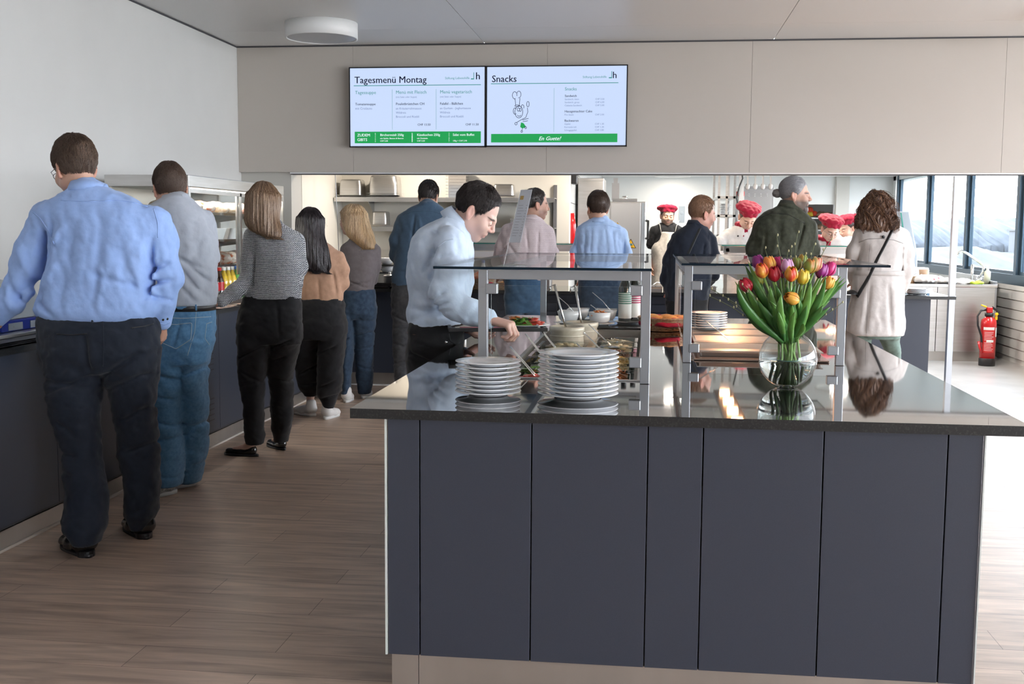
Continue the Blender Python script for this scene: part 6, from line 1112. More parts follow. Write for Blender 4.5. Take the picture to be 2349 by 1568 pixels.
def tulip(x, y, col, dY, word, lean=None, sz=1., op=.0):
    top = aty(x, y, 3.97+dY); base = np.array([vx+rng.normal()*.022, vy+rng.normal()*.022, vz+.015]); mid = np.array([vx+(top[0]-vx)*.22+rng.normal()*.006, vy+(top[1]-vy)*.22, vz+.185]); ax = (top-mid) if lean is None else np.array(lean, float); ax = ax/np.linalg.norm(ax); fb = top-ax*.026*sz
    tt = thing('tulip', word, 'tulip', tuple(base), group='tulips in the round vase'); b = MB()
    P = [base+(mid-base)*s+np.array([.012, 0, 0])*math.sin(s*3) for s in (0, .5, 1)]; c2 = mid+(fb-mid)*.5+(ax-np.array([0, 0, 1.]))*-.02; P += [mid*(1-s)**2+2*c2*s*(1-s)+fb*s*s for s in (.25, .5, .75, 1)]; b.tube(P, [.0042]*4+[.004, .0038, .0042], 7); b.build('stem', 't_stem', tt)
    u = np.cross(ax, [0, 1, .1]); u /= np.linalg.norm(u); w = np.cross(ax, u)
    for k in range(6):
        a = k*math.pi/3+rng.normal()*.1; rr = 1. if k % 2 else .90; e = u*math.cos(a)+w*math.sin(a); f = -u*math.sin(a)+w*math.cos(a); vs = []; m_ = 7
        for i in range(m_):
            s = i/(m_-1); rad = (.006+.0225*math.sin(min(1, s*1.35)*1.9)**.8*(1-.62*s*s*(1-op)))*rr*sz; hh = s*.056*sz; hw = .019*sz*math.sin(math.pi*(s*.86+.10))**.7*(1 if s < .95 else .35)
            for j in (-1, -.5, 0, .5, 1): an = j*hw/max(rad, .006); vs.append(fb+ax*hh+(e*math.cos(an)+f*math.sin(an))*rad*(1+.03*(1-abs(j)))+e*op*.01*s)
        b = MB(); b.add(vs, [(i*5+j, i*5+j+1, (i+1)*5+j+1, (i+1)*5+j) for i in range(m_-1) for j in range(4)], True); o = b.build('petal', 't_'+col, tt); so = o.modifiers.new('s', 'SOLIDIFY'); so.thickness = .0012
    return tt, mid, top
FL = [(1748, 622, 'flame', -.07, 'red and yellow flamed tulip at front left of the bouquet'), (1815, 630, 'flame', -.085, 'red and yellow flamed tulip at front centre of the bouquet'), (1776, 630, 'red', -.06, 'plain red tulip between the two flamed ones'), (1806, 612, 'pink', -.02, 'pale pink tulip at the top centre'), (1765, 606, 'orange', 0, 'yellow-orange tulip behind the front left one'), (1740, 603, 'purple', .02, 'dark purple tulip at the top left'),
 (1785, 607, 'magenta', .04, 'magenta tulip left of the pale pink one'), (1826, 607, 'green', .03, 'green-yellow tulip bud behind the pale pink one'), (1858, 612, 'green', -.02, 'green and red tulip right of centre'), (1871, 608, 'peach', -.01, 'peach-pink tulip at the top right'), (1884, 622, 'purple', .0, 'violet tulip at the right beside the peach one'), (1902, 618, 'magenta', .03, 'violet-magenta tulip at the far right top'), (1712, 655, 'red', -.03, 'dark red tulip hanging at the far left'), (1842, 637, 'yellow', -.04, 'yellow tulip half closed below the green one'), (1741, 638, 'yellow', .03, 'pale yellow tulip low on the left'), (1900, 650, 'orange', -.03, 'slim orange tulip low on the right'), (1818, 685, 'orange', -.10, 'open orange tulip drooping in front of the leaves'), (1840, 600, 'green', .06, 'green tulip bud at the top behind the peach tulip'), (1795, 622, 'magenta', .05, 'deep pink tulip behind the red one')]
for x, y, c, d_, w_ in FL: tulip(x, y, c, d_, w_, sz=.84 if w_.startswith(('green-', 'green tulip', 'slim')) else .94, lean=(-.8, -.3, .35) if 'drooping' in w_ else ((-.6, -.1, .9) if 'hanging' in w_ else None))
tt = thing('foliage', 'broad green tulip leaves filling the bouquet', 'leaves', (vx, vy, vz+.15))
def leafm(base, tip, wd, bend, mt, cup=.4):
    b = MB(); vs = []; n = 11; base = np.array(base, float); tip = np.array(tip, float); d = tip-base; s0 = np.cross(d, [.1, 1, .2]); s0 /= np.linalg.norm(s0); nn = np.cross(s0, d); nn /= np.linalg.norm(nn)
    for i in range(n):
        s = i/(n-1); c = base+d*s+np.array(bend)*math.sin(math.pi*s*.9); w = wd*(math.sin(math.pi*(.06+.94*s))**.75)*(1-.25*s)
        for j in (-1, -.5, 0, .5, 1): vs.append(c+s0*w*j+nn*w*cup*(j*j)*(1-.3*s))
    b.add(vs, [(i*5+j, i*5+j+1, (i+1)*5+j+1, (i+1)*5+j) for i in range(n-1) for j in range(4)], True); o = b.build('leaf', mt, tt); so = o.modifiers.new('s', 'SOLIDIFY'); so.thickness = .0012; return o
LV = [(1712, 608, -.02, .016), (1722, 660, -.06, .020), (1775, 652, -.08, .018), (1860, 648, -.09, .020), (1888, 634, -.08, .015), (1928, 634, -.03, .016), (1885, 700, -.06, .018), (1716, 722, -.09, .024), (1738, 690, -.08, .018), (1800, 680, -.05, .017), (1830, 650, -.10, .015), (1760, 690, -.10, .017), (1850, 700, -.10, .016), (1905, 690, 0, .016), (1735, 640, .05, .018), (1790, 650, .06, .018), (1870, 660, .06, .018), (1820, 700, -.11, .014), (1780, 730, -.10, .016), (1840, 742, -.08, .015), (1700, 640, .02, .014), (1910, 660, -.05, .014), (1765, 668, .0, .02), (1810, 665, .02, .02), (1850, 672, .02, .02), (1745, 705, -.03, .02), (1890, 668, .03, .018)]
LV += [(x+rng.normal()*14, y+rng.normal()*16, d_+rng.normal()*.03, wd_*.8) for x, y, d_, wd_ in LV[:24]]+[(1805+rng.normal()*48, 672+rng.normal()*26, -.05+rng.normal()*.05, .016+rng.random()*.006) for _ in range(22)]
for i, (x, y, d_, wd_) in enumerate(LV):
    tip = aty(x, y, 3.97+d_); s = np.sign(x-1805); leafm((vx+.016*s+rng.normal()*.008, vy+d_*.2, vz+.15+rng.random()*.03), tip, wd_*.95, ((tip[0]-vx)*.08+rng.normal()*.014, d_*.15+rng.normal()*.01, .004), ('t_leaf', 't_leaf2')[i % 2])
for i in range(16):
    a = rng.uniform(0, 6.28); b = MB(); p = np.array([vx+.045*math.cos(a)*rng.random()**.5, vy+.045*math.sin(a), vz+.012]); q_ = np.array([vx+.025*math.cos(a+2.6), vy+.025*math.sin(a+2.6), vz+.20]); b.tube([p, p*.5+q_*.5, q_], .0042, 7); b.build('stem', 't_stem', tt)
b = MB(); b.tube([(vx+.036*math.cos(a), vy+.036*math.sin(a), vz+.092) for a in np.linspace(0, 6.3, 20)], .0025, 6); b.build('binding', mat('dark_green_tie', (.02, .10, .06), .5), tt)
M['twig'] = mat('olive_twig', (.10, .12, .05), .6); M['bud'] = mat('pale_bud', (.45, .42, .24), .6)
TW = [(1783, 540, -.02), (1829, 535, .0), (1755, 566, .02), (1804, 576, .01), (1850, 580, .03), (1735, 590, .04), (1634, 662, -.03), (1625, 676, -.05), (1700, 652, -.08), (1930, 694, 0), (1906, 548, .08), (1870, 560, .05), (1668, 690, -.1), (1760, 592, .05), (1815, 565, .06)]
for i, (x, y, d_) in enumerate(TW):
    tip = aty(x, y, 3.97+d_); bs = np.array([vx, vy, vz+.12]); c2 = np.array([vx+(tip[0]-vx)*.35, vy+d_*.4, vz+(tip[2]-vz)*.72]); P = [bs*(1-s)**2+2*c2*s*(1-s)+tip*s*s+rng.normal(size=3)*.002 for s in np.linspace(0, 1, 9)]
    o = thing('twig', 'thin budding willow twig among the tulips reaching %s' % ('up' if y < 600 else 'sideways'), 'twig', tuple(bs), group='budding twigs in the tulip bouquet'); b = MB(); b.tube(P, np.linspace(.0022, .0012, 9), 5); b.build('stalk', 'twig', o); 
    for k in range(3, 9): b = MB(); p = P[k]+np.array([.003*(-1)**k, 0, .002]); b.ell(p, (.0028, .0028, .0050), 7, 5); b.build('bud', 'bud', o)
# ================================================================ LEFT COUNTER: refrigerated display case
X0, X1, Y0, Y1, Z0, Z1 = -3.46, -2.90, 6.87, 8.74, .911, 1.775
tt = thing('display_case', 'stainless steel and glass refrigerated display case on the left counter', 'display case', ((X0+X1)/2, (Y0+Y1)/2, Z0))
b = MB(); b.box((X0, Y0, Z1-.075), (X1, Y1, Z1)); b.build('top_hood', 'steel', tt, bevel=.004)
b = MB(); b.box((X0, Y0, Z0), (X1, Y1, Z0+.03)); b.build('base', 'steel', tt)
for y, nm in ((Y0, 'end_frame'), (Y1-.03, 'end_frame')):
    b = MB(); b.box((X0, y, Z0+.03), (X0+.035, y+.03, Z1-.075)); b.box((X1-.035, y, Z0+.03), (X1, y+.03, Z1-.075)); b.build(nm, 'steel', tt)
    b = MB(); b.box((X0+.035, y+.012, Z0+.03), (X1-.035, y+.018, Z1-.075)); b.build('end_glass', 'glass', tt)
b = MB(); b.box((X0, Y0, Z0+.03), (X0+.02, Y1, Z1-.075)); b.build('back_panel', mat('case_back', (.34, .34, .33), .3, .4), tt)
yc = (Y0+Y1)/2
for ya, yb, dx in ((Y0+.03, yc+.03, 0), (yc-.03, Y1-.03, .014)):
    b = MB(); x = X1-.024-dx; b.box((x, ya, Z0+.20), (x+.012, ya+.03, Z1-.085)); b.box((x, yb-.03, Z0+.20), (x+.012, yb, Z1-.085)); b.box((x, ya, Z1-.11), (x+.012, yb, Z1-.085)); b.build('door_frame', 'steel', tt)
    b = MB(); b.box((x+.003, ya+.03, Z0+.20), (x+.008, yb-.03, Z1-.11)); b.build('door_glass', 'glass', tt)
for k, z in enumerate((1.165, 1.35, 1.535)):
    b = MB(); b.box((X0+.02, Y0+.05, z), (X1-.09, Y1-.05, z+.006)); b.build('glass_shelf', 'glass', tt); b = MB(); b.box((X1-.095, Y0+.05, z-.006), (X1-.088, Y1-.05, z+.012)); b.build('price_rail', 'chrome', tt)
    for y in (Y0+.35, yc, Y1-.35): b = MB(); b.prism([(X0+.02, y, z), (X1-.12, y, z-.004), (X1-.12, y, z-.014), (X0+.02, y, z-.07)], (0, 0, 0), (0, .004, 0)); b.build('bracket', 'steel', tt)
M['caselamp'] = mat('case_light', (1, 1, 1), .3, emit=(1, .93, .82), es=6.)
b = MB(); b.box((X1-.10, Y0+.06, Z1-.083), (X1-.07, Y1-.06, Z1-.0755)); b.build('light_strip', 'caselamp', tt); l = area('case_lamp', (X1-.09, yc, Z1-.09), (.02, 1.6), 5., (1, .93, .84))
# contents
M['wrap'] = mat('cellophane_wrap', (.74, .68, .58), .25, noise=(22, (.50, .34, .20), .45, .6), coat=.3); M['wrap2'] = mat('salad_wrap', (.70, .60, .52), .3, noise=(30, (.55, .14, .06), .5, .62), coat=.3)
def blob(name, m, c, r, lab, cat, grp, seed, h=.009, amp=.007):
    v = Vol(np.array(c)-np.array(r)-.03, np.array(c)+np.array(r)+.03, h); v.ell(c, r, k=0); v.noise(amp, 45, seed, ridge=True); zf = c[2]-r[2]*.82; v.cut(lambda X, Y, Z: zf-Z); P, Q = v.surf(); o = np_mesh(name, P, Q, m, org=(c[0], c[1], zf)); tag(o, lab, cat, grp); return o
for i in range(7): blob('wrapped_sandwich', ('wrap', 'wrap2')[i % 3 == 2], (-3.10, 7.02+i*.235, 1.541+.038), (.13, .085, .046), ('wrapped light bread roll sandwich', 'wrapped salad sandwich with red filling')[i % 3 == 2]+' on the top shelf of the display case', 'sandwich', 'wrapped sandwiches on the top shelf', 70+i)
for i in range(4): 
    b = MB(); y = 7.55+i*.27; b.prism([(-3.26, y, 1.356), (-3.02, y, 1.356), (-2.99, y, 1.44), (-3.26, y, 1.44)], (0, 0, 0), (0, .19, 0)); o = b.build('cake_box', 'white', bevel=.003); tag(o, 'white folded carton on the middle shelf of the display case', 'carton', 'white cartons in the display case')
M['jam'] = mat('dark_red_jar_content', (.12, .012, .015), .12, coat=.6); M['lid'] = mat('white_lid', (.8, .8, .78), .35)
def jar(x, y, z, lab, grp, r=.040, h=.13):
    tt = thing('fruit_jar', lab, 'jar', (x, y, z), grp); b = MB(); b.lathe([(0, 0), (r, 0), (r*1.02, .01), (r*1.02, h*.72), (r*.8, h*.86), (r*.8, h*.9), (0, h*.9)], (x, y, z), 20); b.build('glass_body', 'jam', tt); b = MB(); b.lathe([(r*.84, h*.88), (r*.84, h), (0, h)], (x, y, z), 20); b.build('lid', 'lid', tt)
for i in range(4):
    for k in range(2): jar(-3.08, 7.45+i*.088, 1.172+k*.131, 'dark red fruit jar with white lid on the lower glass shelf', 'dark red jars on the lower shelf')
for i in range(5): blob('wrapped_salad', 'wrap2', (-3.12, 7.90+i*.165, 1.172+.045), (.10, .07, .052), 'clear bowl of mixed salad on the lower glass shelf', 'salad bowl', 'salad bowls on the lower shelf', 80+i)
def bottle(x, y, z, liq, cap, lab, nm, grp, lbl=None, h=.225, r=.032):
    tt = thing('drink_bottle', nm, 'bottle', (x, y, z), grp); b = MB(); b.lathe([(0, 0), (r*.9, 0), (r, .008), (r, h*.30), (r*.92, h*.36), (r, h*.44), (r, h*.58), (r*.62, h*.76), (r*.40, h*.86), (r*.40, h*.93), (0, h*.93)], (x, y, z), 18); b.build('filled_body', liq, tt)
    b = MB(); b.lathe([(r*.46, h*.90), (r*.46, h), (0, h)], (x, y, z), 14); b.build('cap', cap, tt)
    if lbl: b = MB(); b.lathe([(r*1.02, h*.30), (r*1.02, h*.56)], (x, y, z), 18); b.build('label', lbl, tt)
M['cola'] = mat('cola', (.02, .008, .006), .08, coat=.6); M['juice'] = mat('yellow_juice', (.70, .48, .04), .1, coat=.6); M['lime'] = mat('green_drink', (.10, .35, .08), .1, coat=.6); M['clearw'] = mat('pale_water', (.55, .62, .66), .08, coat=.6); M['capred'] = mat('red_cap', (.60, .02, .02), .4); M['capblue'] = mat('blue_cap', (.04, .16, .55), .4); M['lblred'] = mat('red_wrap_label', (.50, .01, .02), .4)
kinds = [('cola', 'capred', 'lblred', 'cola bottle with red cap and red label'), ('juice', 'lid', None, 'yellow juice bottle with white cap'), ('lime', 'capblue', 'lab', 'green drink bottle with blue cap'), ('clearw', 'capblue', None, 'clear water bottle with blue cap')]
for r_, (x, order) in enumerate(((-2.975, [0, 0, 0, 0, 1, 1, 1, 2, 2]), (-3.05, [0, 1, 0, 1, 1, 2, 2, 3, 3]), (-3.13, [3, 3, 1, 3, 3, 3, 2, 3, 3]))):
    for i, k in enumerate(order): q = kinds[k]; bottle(x, 7.30+i*.082, .942, q[0], q[1], None, q[3]+(', front row', ', middle row', ', back row')[r_]+' low in the display case', 'drinks in the display case, '+q[3], q[2])
# menu cards and cutlery by the case
M['card'] = mat('printed_card', (.62, .55, .50), .5, noise=(30, (.45, .10, .08), .48, .6))
for i, (x, y, a) in enumerate(((-2.84, 7.30, 5), (-2.86, 7.44, -8), (-2.85, 7.60, 12), (-2.84, 7.16, 0), (-2.87, 7.05, -14))):
    R_ = rotm(a); q = [R_@np.array([u, v, 0])+np.array([x, y, 0]) for u, v in ((-.035, -.06), (.035, -.06), (.035, .06), (-.035, .06))]; b = MB(); b.prism(q, (0, 0, .9112+i*.0012), (0, 0, .912+i*.0012)); o = b.build('menu_card', 'card'); tag(o, 'small red and white printed card lying on the counter edge before the display case', 'card', 'printed cards before the display case')
# ---- near end of the left counter
M['cobalt'] = mat('cobalt_plastic', (.01, .03, .30), .3); M['greyp'] = mat('pale_grey_plastic', (.36, .40, .44), .35)
def boxy(px0, px1, Y, depth):
    A = aty(*px0, Y); B = aty(*px1, Y); return A, B
for i, (yy, lab) in enumerate(((4.95, 'pale grey cutlery dispenser with cobalt base, beside the man in bright blue shirt'), (4.35, 'cobalt topped cutlery dispenser at the left picture edge'))):
    x0, x1 = (-3.32, -3.02) if i == 0 else (-3.36, -3.06); tt = thing('cutlery_dispenser', lab, 'dispenser', (x0+.15, yy+.2, .945)); z = .945
    b = MB(); b.box((x0, yy, z), (x1, yy+.42, z+.055)); b.build('base', 'cobalt', tt, bevel=.006); b = MB(); b.prism([(x0+.01, yy+.01, z+.056), (x1-.01, yy+.01, z+.056), (x1-.07, yy+.01, z+.20), (x0+.01, yy+.01, z+.24)], (0, 0, 0), (0, .40, 0)); b.build('housing', 'greyp', tt, bevel=.004)
    for k in range(2): b = MB(); b.box((x1, yy+.05+k*.19, z+.006), (x1+.004, yy+.17+k*.19, z+.040)); b.box((x1+.004, yy+.09+k*.19, z+.018), (x1+.006, yy+.13+k*.19, z+.026)); b.build('drawer_front', 'greyp', tt)
b = MB(); b.box((-3.40, 4.2, .9112), (-2.95, 5.6, .944)); b.box((-3.40, 4.2, .944), (-3.38, 5.6, .96)); o = b.build('tray_rail_base', 'steel', bevel=.003); tag(o, 'low stainless platform under the cutlery dispensers', 'platform')
for k in range(3):
    b = MB(); z = .9115+k*.007; b.box((-2.94, 4.35, z), (-2.83, 5.35, z+.003)); b.box((-2.94, 4.35, z), (-2.935, 5.35, z+.006)); b.box((-2.835, 4.35, z), (-2.83, 5.35, z+.006)); o = b.build('tray', 'black'); tag(o, 'dark tray in the low stack on the counter edge at the left', 'tray', 'dark trays on the left counter')
for i in range(6):
    o = plate(MB(), -3.15, 5.85, .912+i*.012, .10, 32).build('side_plate', 'steel') if i == 0 else dup(o, loc=(-3.15, 5.85, .912+i*.012)); tag(o, 'steel dish in the small stack between dispenser and display case', 'dish', 'steel dishes on the left counter')
tt = thing('acrylic_post', 'clear acrylic holder standing beside the cutlery dispenser', 'holder', (-2.99, 5.42, .945)); b = MB(); b.box((-3.0, 5.40, .945), (-2.985, 5.50, 1.16)); b.box((-3.04, 5.40, .945), (-2.96, 5.50, .95)); b.build('acrylic', 'glass', tt)
# ================================================================ FAR COUNTER
def fguard(lab, x0, x1, warm):
    tt = thing('sneeze_guard', lab, 'glass guard', ((x0+x1)/2, 10.3, .909)); z = 1.312
    o = MB().box((x0, 10.05, z), (x1, 10.62, z+.009)).build('glass_top', ['glass', 'greenedge'], tt)
    for p in o.data.polygons:
        if abs(p.normal.z) < .5: p.material_index = 1
    b = MB(); b.box((x0+.02, 10.10, z-.06), (x1-.02, 10.14, z-.002)); b.box((x0+.02, 10.50, z-.05), (x1-.02, 10.54, z-.002)); b.build('rails', 'steel', tt)
    for x in (x0+.04, (x0+x1)/2, x1-.07): b = MB(); b.box((x, 10.30, .909), (x+.03, 10.33, z-.002)); b.box((x, 10.10, z-.05), (x+.03, 10.54, z-.02)); b.build('post', 'steel', tt)
    if warm:
        for k in range(3):
            x = x0+.25+k*(x1-x0-.5)/2; b = MB(); b.box((x-.10, 10.28, z-.052), (x+.10, 10.36, z-.04)); b.build('heat_lamp', 'glow', tt); area('heat_lamp_light', (x, 10.32, z-.055), (.18, .06), 4., (1, .5, .3))
fguard('left glass guard with green edge on the far counter, behind the check shirt man', -1.72, -.16, False); fguard('right glass guard with warm lamps on the far counter before the kitchen staff', .62, 1.93, True)
b = MB(); b.box((-1.62, 10.09, 1.195), (-1.40, 10.098, 1.245)); o = b.build('price_sign', 'white'); tag(o, 'small white price strip under the left far glass guard', 'sign')
tt = thing('service_bench', 'low stainless bench on the far counter at the corner', 'bench', (-2.4, 10.5, .909)); b = MB(); b.box((-3.2, 10.38, .909), (-1.95, 10.70, 1.02)); b.build('bench', 'steel', tt, bevel=.004)
b = MB(); b.box((-2.9, 10.42, 1.021), (-2.38, 10.66, 1.029)); o = b.build('serving_tray', 'black', bevel=.002); tag(o, 'black tray under the white bowls on the steel bench', 'tray')
for k in range(2):
    for i in range(3):
        x, y, z = -2.80+i*.155, 10.54, 1.0295+k*.075; b = MB(); b.lathe([(0, 0), (.040, 0), (.060, .02), (.072, .062), (.068, .062), (.056, .022), (0, .006)], (x, y, z), 20); o = b.build('soup_bowl', 'porcelain'); tag(o, 'white soup bowl on the black tray of the steel bench', 'bowl', 'white soup bowls on the far counter')
b = MB(); b.box((-2.9, 10.42, 1.092), (-2.38, 10.66, 1.1035)); o = b.build('serving_tray', 'black'); tag(o, 'thin black tray between the two layers of white bowls', 'tray')
for i, (x, y, r, h) in enumerate(((-2.36, 10.10, .055, .10), (-2.22, 10.14, .05, .09))):
    tt = thing('steel_pot', ('left', 'right')[i]+' small lidded steel pot on the far counter near the blonde woman', 'pot', (x, y, .909)); b = MB(); b.lathe([(0, 0), (r, 0), (r, h), (r*1.1, h+.004), (r*1.08, h+.01), (0, h+.02)], (x, y, .909), 20); b.build('pot', 'chrome', tt); b = MB(); b.ell((x, y, .909+h+.03), (.012, .012, .012)); b.build('lid_knob', 'steel', tt)
for i in range(4):
    b = MB(); x = -2.75+i*.02; b.box((x, 9.98, .909+i*.012), (x+.40, 10.28, .913+i*.012)); b.box((x, 9.98, .909+i*.012), (x+.40, 9.985, .920+i*.012)); o = b.build('serving_tray', 'black'); tag(o, 'dark serving tray in the stack at the corner of the far counter', 'tray', 'dark trays at the counter corner')
# covered steel containers and a squeeze bottle behind the left island guard
for i, (x, w_) in enumerate(((-1.66, .24), (-1.38, .22), (-1.12, .22))):
    b = MB(); tray_box(b, x, 10.15, x+w_, 10.45, .909, 1.07, .012); b.box((x-.012, 10.14, 1.071), (x+w_+.012, 10.46, 1.076)); o = b.build('gastro_container', 'steel'); tag(o, ('left', 'middle', 'right')[i]+' deep steel container under the left far glass guard', 'food container', 'deep steel containers on the far counter')
bottle(-1.49, 10.05, .909, 'lid', 'capblue', None, 'white squeeze bottle with blue cap on the far counter', None, None, .26, .034)
basket('fruit_basket', 'patterned basket with crimson napkins on the far counter beside the salad man', -1.50, 9.995, .909, .115, .10, .085, [], 'c_crimson')
M['melon'] = mat('pink_fruit', (.75, .20, .14), .5, noise=(30, (.8, .4, .25), .4, .6)); blob('fruit_piece', 'melon', (-1.49, 9.995, 1.03), (.08, .06, .045), 'pink wrapped fruit heap in the patterned basket', 'fruit', None, 91)
tt = thing('wooden_crate', 'brown wooden crate of dark rolls on the far counter', 'crate', (-1.22, 9.99, .909)); b = MB(); tray_box(b, -1.34, 9.90, -1.06, 10.10, .909, .975, .004); b.build('crate', 'wicker', tt)
for i in range(5): blob('bread_roll', 'bread', (-1.30+i*.045, 9.96+.03*(i % 2), .96), (.034, .030, .024), 'brown roll in the wooden crate on the far counter', 'bread roll', 'rolls in the wooden crate', 95+i, .007, .002)
for i, (x, y) in enumerate(((-.62, 10.0), (-.05, 10.0), (.12, 10.05), (.30, 9.98), (.42, 10.1))):
    b = MB(); tray_box(b, x, y-.08, x+.16, y+.12, .909, .955, .010); o = b.build('steel_dish', 'chrome'); tag(o, ('low steel dish in front of the check shirt man', 'low steel dish at the middle of the far counter', 'low steel dish right of the blue shirt man', 'low steel dish beside the navy jacket', 'low steel dish behind the navy jacket')[i], 'dish')
b = MB()
for k in range(2): b.tube([(.02+k*.1, 9.95, .962), (.06+k*.1, 10.02, .99), (.16+k*.1, 10.1, .965)], .005, 6)
o = b.build('serving_tongs', 'chrome'); tag(o, 'steel tongs on the low dishes in front of the man in T-shirt and apron', 'tongs')
for i in range(4):
    o = plate(MB(), 2.30, 10.12, .9095+i*.011, .13, 40).build('dinner_plate', 'porcelain') if i == 0 else dup(o, loc=(2.30, 10.12, .9095+i*.011)); tag(o, 'white plate in the low stack at the right end of the far counter', 'plate', 'white plates at the right counter end')
for i, (x, y) in enumerate(((2.05, 10.25), (2.15, 10.42))): o = plate(MB(), x, y, .9095+i*.03, .12, 32).build('dinner_plate', 'porcelain'); tag(o, ('single white plate left of the low plate stack', 'white plate raised behind the low plate stack')[i], 'plate')
b = MB(); b.box((2.06, 10.34, .909), (2.26, 10.50, .938)); o = b.build('napkin_block', 'white'); tag(o, 'white napkin block under the raised plate', 'napkins')
b = MB(); b.lathe([(0, 0), (.03, 0), (.035, .03), (.03, .035), (0, .035)], (2.36, 10.36, .909), 20); o = b.build('blue_dish', mat('slate_blue_glaze', (.12, .18, .30), .2)); tag(o, 'small slate-blue dish behind the plate stack', 'dish')
# ================================================================ KITCHEN, left part
def pan(x0, x1, y0, y1, z0, z1, lab, grp=None, name='steel_pan', layers=2):
    """upturned gastronorm pan: flared rim below, rounded box above"""
    v = Vol((x0-.05, y0-.05, z0-.01), (x1+.05, y1+.05, z1+.03), .008); cx, cy = (x0+x1)/2, (y0+y1)/2; a, c = (x1-x0)/2, (y1-y0)/2
    v.loft([(z0+.02, cx, cy, a, c), (z1-.03, cx, cy, a*.93, c*.93), (z1-.008, cx, cy, a*.89, c*.89), (z1, cx, cy, a*.82, c*.82)], k=0, n=7, cap=0); P, Q = v.surf(); tt = thing(name, lab, 'pan', (cx, cy, z0), grp); np_mesh('pan_body', P, Q, 'steel', tt)
    for k in range(layers): b = MB(); b.box((x0-.018, y0-.018, z0+k*.020), (x1+.018, y1+.018, z0+.004+k*.020)); b.build('rim', 'chrome', tt, bevel=.0015)
ZS = 1.760
tt = thing('wall_shelf', 'upper long stainless shelf on the cream kitchen wall', 'shelf', (-2.1, 11.5, 1.73)); b = MB(); b.box((-3.235, 11.35, 1.755), (-.96, 11.69, 1.760)); b.box((-3.235, 11.345, 1.715), (-.96, 11.35, 1.76)); b.build('shelf_board', 'steel', tt)
for x in (-2.9, -2.0, -1.1): b = MB(); b.prism([(x, 11.69, 1.75), (x, 11.40, 1.75), (x, 11.40, 1.735), (x, 11.69, 1.58)], (0, 0, 0), (.006, 0, 0)); b.build('bracket', 'steel', tt)
tt = thing('wall_shelf', 'lower long stainless shelf on the cream kitchen wall', 'shelf', (-1.9, 11.5, 1.44)); b = MB(); b.box((-2.86, 11.38, 1.455), (-.96, 11.69, 1.460)); b.box((-2.86, 11.375, 1.415), (-.96, 11.38, 1.46)); b.build('shelf_board', 'steel', tt)
for x in (-2.5, -1.8, -1.1): b = MB(); b.prism([(x, 11.69, 1.45), (x, 11.42, 1.45), (x, 11.42, 1.44), (x, 11.69, 1.30)], (0, 0, 0), (.006, 0, 0)); b.build('bracket', 'steel', tt)
b = MB(); b.box((-1.0, 11.66, 1.20), (-.965, 11.698, 1.90)); o = b.build('shelf_rail', 'steeldark'); tag(o, 'vertical slotted shelf rail at the right end of the wall shelves', 'rail')
pan(-3.20, -2.96, 11.40, 11.62, ZS, 1.945, 'smaller upturned steel pan, far left on the upper shelf'); pan(-2.88, -2.58, 11.38, 11.64, ZS, 1.985, 'larger upturned steel pan, second on the upper shelf', layers=3); pan(-1.60, -1.38, 11.40, 11.62, ZS, 1.90, 'upturned steel pan on the upper shelf above the man with the tray', layers=2)
pan(-2.86, -2.70, 11.42, 11.62, 1.461, 1.62, 'upturned steel pan on the lower shelf behind the blonde woman', layers=1); pan(-2.02, -1.86, 11.42, 11.62, 1.461, 1.63, 'upturned steel pan on the lower shelf beside the petrol shirt man', layers=1)
for i in range(9):
    b = MB(); z = ZS+i*.031; b.box((-2.08, 11.40, z), (-1.85, 11.64, z+.004)); b.box((-2.055, 11.42, z+.004), (-1.875, 11.62, z+.030)); o = b.build('baking_tin', 'chrome'); tag(o, 'shallow steel tin in the tall stack on the upper shelf', 'tin', 'stacked shallow tins on the upper shelf')
b = MB(); b.box((-1.42, 11.44, 1.461), (-1.24, 11.60, 1.55)); b.cyl((-1.33, 11.43, 1.56), (-1.33, 11.60, 1.56), .035); o = b.build('small_appliance', 'steeldark', bevel=.004); tag(o, 'small dark steel appliance on the lower shelf behind the menu stand', 'appliance')
b = MB(); b.tube([(-3.05, 10.75, 2.36), (-3.05, 10.75, 2.0), (-3.04, 10.75, 1.75), (-3.02, 10.75, 1.2)], .004, 6); o = b.build('pull_string', 'steeldark'); tag(o, 'thin grey cord hanging at the left of the hatch', 'cord')
b = MB(); b.box((-3.2, 10.95, 0), (-.95, 11.65, .88)); o = b.build('back_bench', 'steel'); tag(o, 'stainless work bench along the cream kitchen wall', 'bench')
b = MB(); b.box((-1.85, 11.1, .881), (-1.50, 11.4, 1.15)); o = b.build('dark_appliance', 'navyglass' if 'navyglass' in M else 'black', bevel=.006); tag(o, 'dark box appliance on the bench seen under the left far guard', 'appliance')
# tiled recess with red fire blanket tube and wall dispenser
b = MB(); b.tube([(-.845, 12.15, 1.62), (-.835, 12.15, 1.50), (-.838, 12.15, 1.10)], [.02, .028, .030], 10, flat=1.4); o = b.build('fire_hose', 'red'); tag(o, 'red hose hanging on the white tiled recess wall', 'hose')
b = MB(); b.box((-.856, 12.1, 1.93), (-.79, 12.35, 2.10)); o = b.build('wall_dispenser', 'black', bevel=.01); tag(o, 'black wall dispenser high on the tiled recess', 'dispenser')
tt = thing('refrigerator', 'tall stainless steel refrigerator behind the man in light blue shirt', 'refrigerator', (-.68, 13.35, 0)); b = MB(); b.box((-.835, 13.0, 0), (-.54, 13.65, 2.03)); b.build('body', 'steel', tt, bevel=.004); b = MB(); b.box((-.83, 12.97, .12), (-.545, 12.999, 2.0)); b.build('door', 'steel', tt, bevel=.003); b = MB(); b.box((-.552, 12.94, .8), (-.54, 12.97, 1.9)); b.build('handle', 'steeldark', tt)
